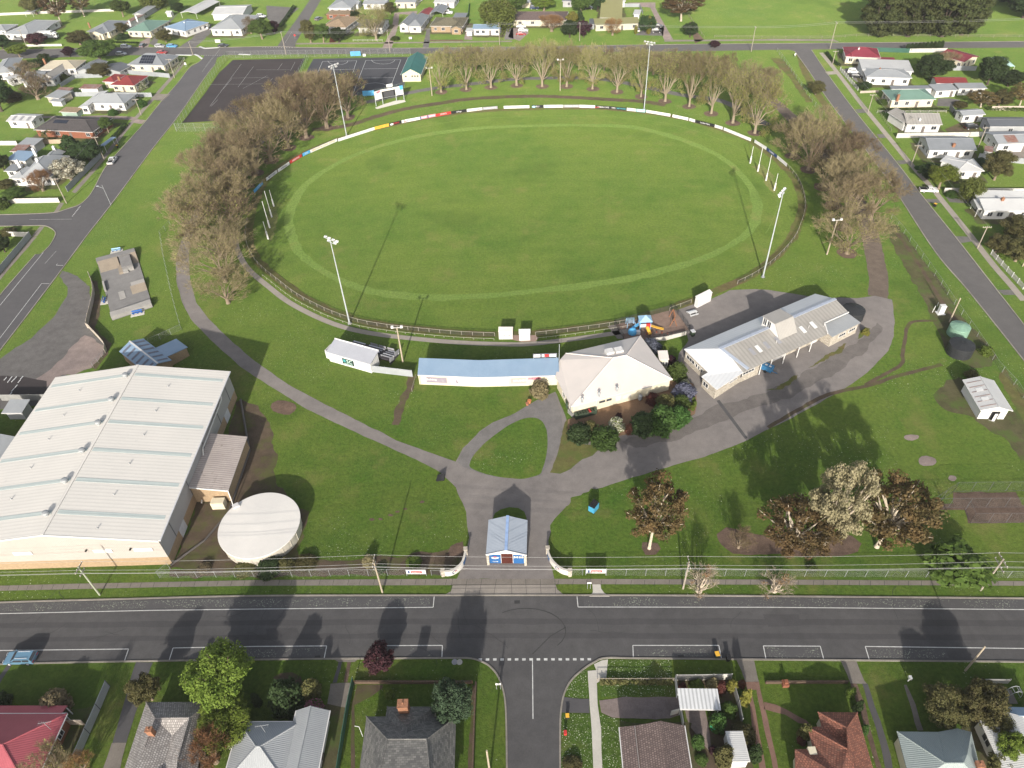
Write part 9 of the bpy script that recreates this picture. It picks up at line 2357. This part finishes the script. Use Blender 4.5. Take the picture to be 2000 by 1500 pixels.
# cream safety kerbs at the top left junction
for pts, lb in(([(1372, 430), (1500, 432)], 'red and white painted traffic island at the top left junction, left one'), ([(1520, 425), (1545, 435), (1580, 460)], 'red and white painted traffic island at the top left junction, right one'), ([(1560, 365), (1600, 380), (1710, 372)], 'white painted kerb island below the pale hip-roofed house'), ([(1865, 425), (1955, 428)], 'red and white painted island beside the netball court')):
 P=gp(fv(0, pts));b=MB()
 for a, q in zip(P, P[1:]):b.beam(a+UP*.07, q+UP*.07, .9, .14)
 tag(b.bd('traffic_island', M_WHITE, loc=P[0]), lb, 'traffic island')
 # ------------------------------------------------------------------ cars
def car_proto(kind, paint):
 """local: length along +x (nose), ground at z = 0"""
 root=bpy.data.objects.new('parked_car', None);COL.objects.link(root);OFF[root.name]=Vector((0, 0, 0))
 L, Wd=(4.7, 1.8)if kind!='ute' else(5.1, 1.85)
 hw=Wd/2
 if kind=='sedan':prof=[(-2.3, .35), (-2.32, .85), (-1.75, .93), (-1.2, 1.36), (.25, 1.42), (1.05, .95), (2.1, .78), (2.3, .62), (2.3, .3)]
 elif kind=='wagon':prof=[(-2.3, .35), (-2.33, .95), (-2.0, 1.42), (.3, 1.48), (1.1, .98), (2.1, .8), (2.3, .62), (2.3, .3)]
 elif kind=='suv':prof=[(-2.3, .4), (-2.33, 1.05), (-2.15, 1.75), (.4, 1.8), (1.0, 1.15), (2.15, 1.02), (2.3, .8), (2.3, .38)]
 elif kind=='van':prof=[(-2.4, .4), (-2.42, 1.1), (-2.35, 1.95), (1.0, 1.98), (1.75, 1.2), (2.3, .95), (2.4, .75), (2.4, .38)]
 else:prof=[(-2.55, .45), (-2.55, 1.02), (-.45, 1.02), (-.4, 1.62), (.75, 1.66), (1.35, 1.1), (2.35, .98), (2.5, .78), (2.5, .4)]
 b=MB();n=len(prof)
 sec=[]
 for x, z in prof:
  k=hw if z<1.0 else hw-(z-1.0)*.34
  sec.append((x, z, k))
 for i in range(n):
  x0, z0, k0=sec[i];x1, z1, k1=sec[(i+1)%n]
  b.poly(((x0, -k0, z0), (x0, k0, z0), (x1, k1, z1), (x1, -k1, z1)))
 for s in(1, -1):
  P=[(x, s*k, z)for x, z, k in sec]
  b.poly(P if s>0 else P[::-1])
 o=b.bd('body', paint, root)
 me=o.data;me.polygons.foreach_set('use_smooth', [False]*len(me.polygons))
 bv=o.modifiers.new('bevel', 'BEVEL');bv.width=.07;bv.segments=2
 # glass follows the cabin facets
 def gl(i, j, nm, t0=.08, t1=.92):
  (x0, z0, k0), (x1, z1, k1)=sec[i], sec[j]
  nx, nz=-(z1-z0), (x1-x0);l=math.hypot(nx, nz);nx, nz=nx/l, nz/l
  if nz<0:nx, nz=-nx, -nz
  q=lambda t, k, sd:(x0+(x1-x0)*t+nx*.02, sd*(k-.1), z0+(z1-z0)*t+nz*.02)
  b=MB();b.poly((q(t0, k0, -1), q(t0, k0, 1), q(t1, k1, 1), q(t1, k1, -1)));b.bd(nm, M_GLASS, root)
 tops=max(range(n), key=lambda i:sec[i][1])
 roof_f=max((i for i in range(n)if sec[i][1]>1.3), key=lambda i:sec[i][0]);roof_b=min((i for i in range(n)if sec[i][1]>1.3), key=lambda i:sec[i][0])
 gl(roof_f, roof_f+1, 'windscreen');gl(roof_b-1, roof_b, 'rear_window', .15, .95)
 xb, zb, kb=sec[roof_b];xf, zf_, kf=sec[roof_f];xs=sec[roof_f+1][0]
 zs=sec[roof_f+1][1]+.02
 kz=lambda z:(hw if z<1.0 else hw-(z-1.0)*.34)+.012
 for s in(1, -1):
  xm=(xb+xf)/2
  for a0, a1, c0, c1 in((xb+.12, xm-.05, xb+.05, xm-.05), (xm+.05, xf-.02, xm+.05, xs-.25)):
   P=[(c0, s*kz(zs), zs), (c1, s*kz(zs), zs), (a1, s*kz(zf_-.1), zf_-.1), (a0, s*kz(zf_-.1), zf_-.1)]
   b=MB();b.poly(P if s<0 else P[::-1]);b.bd('side_window', M_GLASS, root)
  for x, nm, mm in((2.29 if kind not in('van', 'ute')else prof[-1][0]-.01, 'headlight', M_LGREY), (-2.33 if kind not in('ute', 'van')else prof[0][0]-.0, 'tail_light', M_RED)):
   b=MB();b.box((x, s*(hw-.3), .64), (.06, .42, .16));b.bd(nm, mm, root)
  for x in(-1.42, 1.42):
   b=MB();b.tube((x, s*(hw-.2), .33), (x, s*(hw+.01), .33), .33, n=16);w_=b.bd('wheel', M_BLACK, root)
   b=MB();b.tube((x, s*hw, .33), (x, s*(hw+.03), .33), .19, n=12);b.bd('rim', M_LGREY, w_)
  b=MB();b.box((xs-.25, s*(hw+.08), zs+.02), (.12, .18, .14));b.bd('mirror', paint, root)
  if kind in('wagon', 'suv'):
   b=MB();b.beam((xb+.3, s*.55, zf_+.06), (xf-.1, s*.55, zf_+.04), .05, .05);b.bd('roof_rail', M_LGREY, root)
 if kind=='ute':
  b=MB();b.box((-1.5, 0, 1.03), (1.9, 1.5, .04));b.bd('tray_cover', M_BLACK, root)
 return root
def paint(nm, c):
 mt, t, b, tc=_base('car_'+nm)
 b.inputs['Base Color'].default_value=(*c, 1);b.inputs['Roughness'].default_value=.28;b.inputs['Coat Weight'].default_value=.6;b.inputs['Coat Roughness'].default_value=.08
 return mt
CP=dict(white=paint('white', (.70, .70, .70)), silver=paint('silver', (.40, .41, .42)), black=paint('black', (.018, .018, .02)), red=paint('red', (.34, .03, .03)), blue=paint('light_blue', (.10, .34, .60)), navy=paint('navy', (.03, .05, .11)), grey=paint('grey', (.17, .18, .20)), steel=paint('steel_blue', (.11, .22, .32)))
CARS={}
def car(v, x, y, nx, ny, kind, col, label, s=1.0):
 g=G(*V[v](x, y));q=G(*V[v](nx, ny));d=q-g
 rz=math.atan2(d.y, d.x)
 key=(kind, col)
 if key not in CARS:
  r=CARS[key]=car_proto(kind, CP[col]);r.location=g;r.rotation_euler=(0, 0, rz);r.scale=(s, s, s);tag(r, label, 'car')
  return r
 return dup(CARS[key], g, rz, (s, s, s), label)
car(12, 175, 655, 60, 657, 'wagon', 'steel', 'pale blue station wagon parked on the near side of the main road', 1.02)
car(0, 990, 378, 1080, 380, 'suv', 'silver', 'silver four-wheel drive parked on the top road beside the drooping green tree');car(0, 1120, 364, 1150, 340, 'wagon', 'grey', 'grey car parked in the driveway of the green roofed house');car(0, 1255, 370, 1340, 373, 'wagon', 'silver', 'silver wagon parked left of the bright blue car');car(0, 1348, 370, 1420, 372, 'wagon', 'blue', 'bright blue hatchback parked on the top road')
car(0, 1745, 366, 1820, 367, 'sedan', 'black', 'black car parked below the pale hip-roofed house');car(0, 952, 430, 1000, 432, 'wagon', 'silver', 'silver car beside the nature strip opposite the four-wheel drive');car(0, 1270, 418, 1350, 420, 'sedan', 'red', 'red car behind the solar panelled roof');car(0, 1622, 222, 1640, 190, 'van', 'white', 'white van in the driveway of the pale hip-roofed house');car(0, 882, 1268, 915, 1225, 'ute', 'white', 'white utility parked on the left street');car(0, 1042, 760, 1000, 762, 'wagon', 'silver', 'silver car beside the white hipped house on the left street')
car(1, 45, 138, 80, 140, 'suv', 'white', 'white car on the bitumen yard at the top side street');car(1, 490, 155, 520, 140, 'wagon', 'grey', 'dark grey car beside the tan roofed house');car(1, 1502, 108, 1560, 108, 'suv', 'white', 'white four-wheel drive behind the tan brick house');car(1, 1280, 14, 1300, 0, 'wagon', 'white', 'white car beside the cream three-door garage')
car(2, 175, 72, 230, 73, 'suv', 'navy', 'navy car behind the brown hipped roof');car(2, 600, 72, 650, 73, 'suv', 'black', 'black car under the trees behind the yellow shrub');car(2, 72, 214, 120, 214, 'sedan', 'white', 'upper white car in front of the brown hipped house');car(2, 88, 246, 140, 246, 'wagon', 'white', 'lower white car in front of the brown hipped house');car(2, 72, 274, 130, 274, 'sedan', 'red', 'red car in front of the brown hipped house')
car(2, 983, 220, 988, 190, 'sedan', 'white', 'upper white car between the golden conifers');car(2, 985, 242, 990, 215, 'wagon', 'white', 'lower white car between the golden conifers');car(2, 1138, 212, 1190, 213, 'sedan', 'black', 'upper black car on the gravel right of the tall golden conifer');car(2, 1128, 254, 1180, 255, 'suv', 'black', 'lower black car on the gravel right of the tall golden conifer')
car(3, 668, 572, 720, 576, 'suv', 'white', 'white four-wheel drive in the drive behind the picket fence');car(3, 690, 606, 740, 610, 'wagon', 'black', 'black car in the drive behind the picket fence');car(3, 1582, 1005, 1640, 1000, 'suv', 'black', 'dark four-wheel drive on the bare yard by the charcoal shed');car(3, 1250, 1498, 1310, 1500, 'ute', 'white', 'white utility parked at the driveway of the right street')
def truck():
 f=V[0];g=G(*f(385, 305));q=G(*f(470, 300));d=(q-g).normalized();rz=math.atan2(d.y, d.x)
 root=th('box_truck', 'white box truck parked on the lawn beside the grey cottage', 'truck', g)
 s=Vector((-d.y, d.x, 0));P=lambda x, y, z:g+d*x+s*y+UP*z
 b=MB();b.beam(P(-4.2, 0, 2.3), P(2.4, 0, 2.3), 2.4, 2.7);b.bd('cargo_box', M_WHITE, root)
 b=MB();b.beam(P(2.6, 0, 1.6), P(4.6, 0, 1.6), 2.3, 1.8);b.beam(P(2.7, 0, 2.75), P(4.1, 0, 2.75), 2.2, .5);c_=b.bd('cab', M_WHITE, root)
 b=MB();b.beam(P(4.61, 0, 2.0), P(4.65, 0, 2.0), 2.0, .8);b.bd('windscreen', M_GLASS, root)
 for y in(-1.17, 1.17):
  b=MB();b.beam(P(3.3, y, 2.0), P(4.3, y, 2.0), .04, .6);b.bd('side_window', M_GLASS, root)
 b=MB();b.beam(P(-4.1, 0, .75), P(4.4, 0, .75), 1.0, .25);b.bd('chassis', M_BLACK, root)
 for x in(-2.6, 3.6):
  for y in(-1.05, 1.05):
   b=MB();p=P(x, y, .5);b.tube(p-s*.15, p+s*.15, .5, n=14);b.bd('wheel', M_BLACK, root)
truck()
# garden odds and ends along the bottom
b=MB();g=G(*V[15](1905, 930))
for i in range(7):
 a=i*math.pi/6
 if i<6:b.tube(g+Vector((math.cos(a)*1.0, -.4, math.sin(a)*2.0)), g+Vector((math.cos(a+math.pi/6)*1.0, -.4, math.sin(a+math.pi/6)*2.0)), .05);b.tube(g+Vector((math.cos(a)*1.0, .4, math.sin(a)*2.0)), g+Vector((math.cos(a+math.pi/6)*1.0, .4, math.sin(a+math.pi/6)*2.0)), .05)
 b.tube(g+Vector((math.cos(a)*1.0, -.4, math.sin(a)*2.0)), g+Vector((math.cos(a)*1.0, .4, math.sin(a)*2.0)), .04)
tag(b.bd('garden_arch', M_GALV, loc=g), 'wire garden arch over the path at the bottom right', 'garden arch')
b=MB();g=G(*V[15](130, 850));b.box((g.x, g.y, 0), (.9, .9, .7));b.box((g.x, g.y, .7), (.5, .5, .5));tag(b.bd('letterbox', WM['brick'], loc=g), 'brick letterbox at the orange tiled house fence', 'letterbox')
b=MB();g=G(*V[15](1092, 822));b.box((g.x, g.y, 0), (.12, .12, .9));b.box((g.x, g.y, .9), (.4, .5, .4));tag(b.bd('letterbox', M_WHITE, loc=g), 'white letterbox on the lawn beside the driveway', 'letterbox')
for i, (x, y)in enumerate(((1552, 672), (1590, 673))):
 g=G(*V[13](x, y));b=MB();b.lathe(g, [(.45, 0), (.45, .08), (.30, .1), (.30, .02)], 16);tag(b.bd('pit_cover', M_CONCP if i else M_GREYT, loc=g), 'round pit cover on the corner verge, %s of a pair'%('right' if i else 'left'), 'pit cover')
def ant(p, z, label):
 g=G(*p, z);root=th('antenna', label, 'antenna', g)
 b=MB();b.tube(g, g+UP*2.2, .035);b.bd('mast', M_GALV, root)
 b=MB();b.tube(g+UP*2.1-Vector((.9, 0, 0)), g+UP*2.1+Vector((.9, .2, 0)), .025)
 for i in range(6):x=-.8+i*.32;b.tube(g+UP*2.1+Vector((x, -.35+.02*i, 0)), g+UP*2.1+Vector((x, .35, 0)), .015, n=4)
 b.bd('elements', M_GALV, root)
ant(V[13](75, 1225), 4.2, 'roof antenna on the blue-grey metal roof');ant(V[12](400, 1200), 3.8, 'roof antenna on the pink-red metal roof')
# ------------------------------------------------------------------ thin air over the town
def haze():
 b=MB();b.box((0, 250, -1), (1500, 1100, 108));
 mt, t, bs, tc=_base('haze_air')
 t.nodes.remove(bs)
 v=_n(t, 'ShaderNodeVolumePrincipled')
 v.inputs['Color'].default_value=(.92, .92, .92, 1);v.inputs['Density'].default_value=.00013;v.inputs['Anisotropy'].default_value=.2
 t.links.new(v.outputs[0], t.nodes['Material Output'].inputs['Volume'])
 o=b.bd('haze', mt, kind='stuff');o['label']='thin pale haze in the air over the oval and streets';o['category']='haze'
haze()
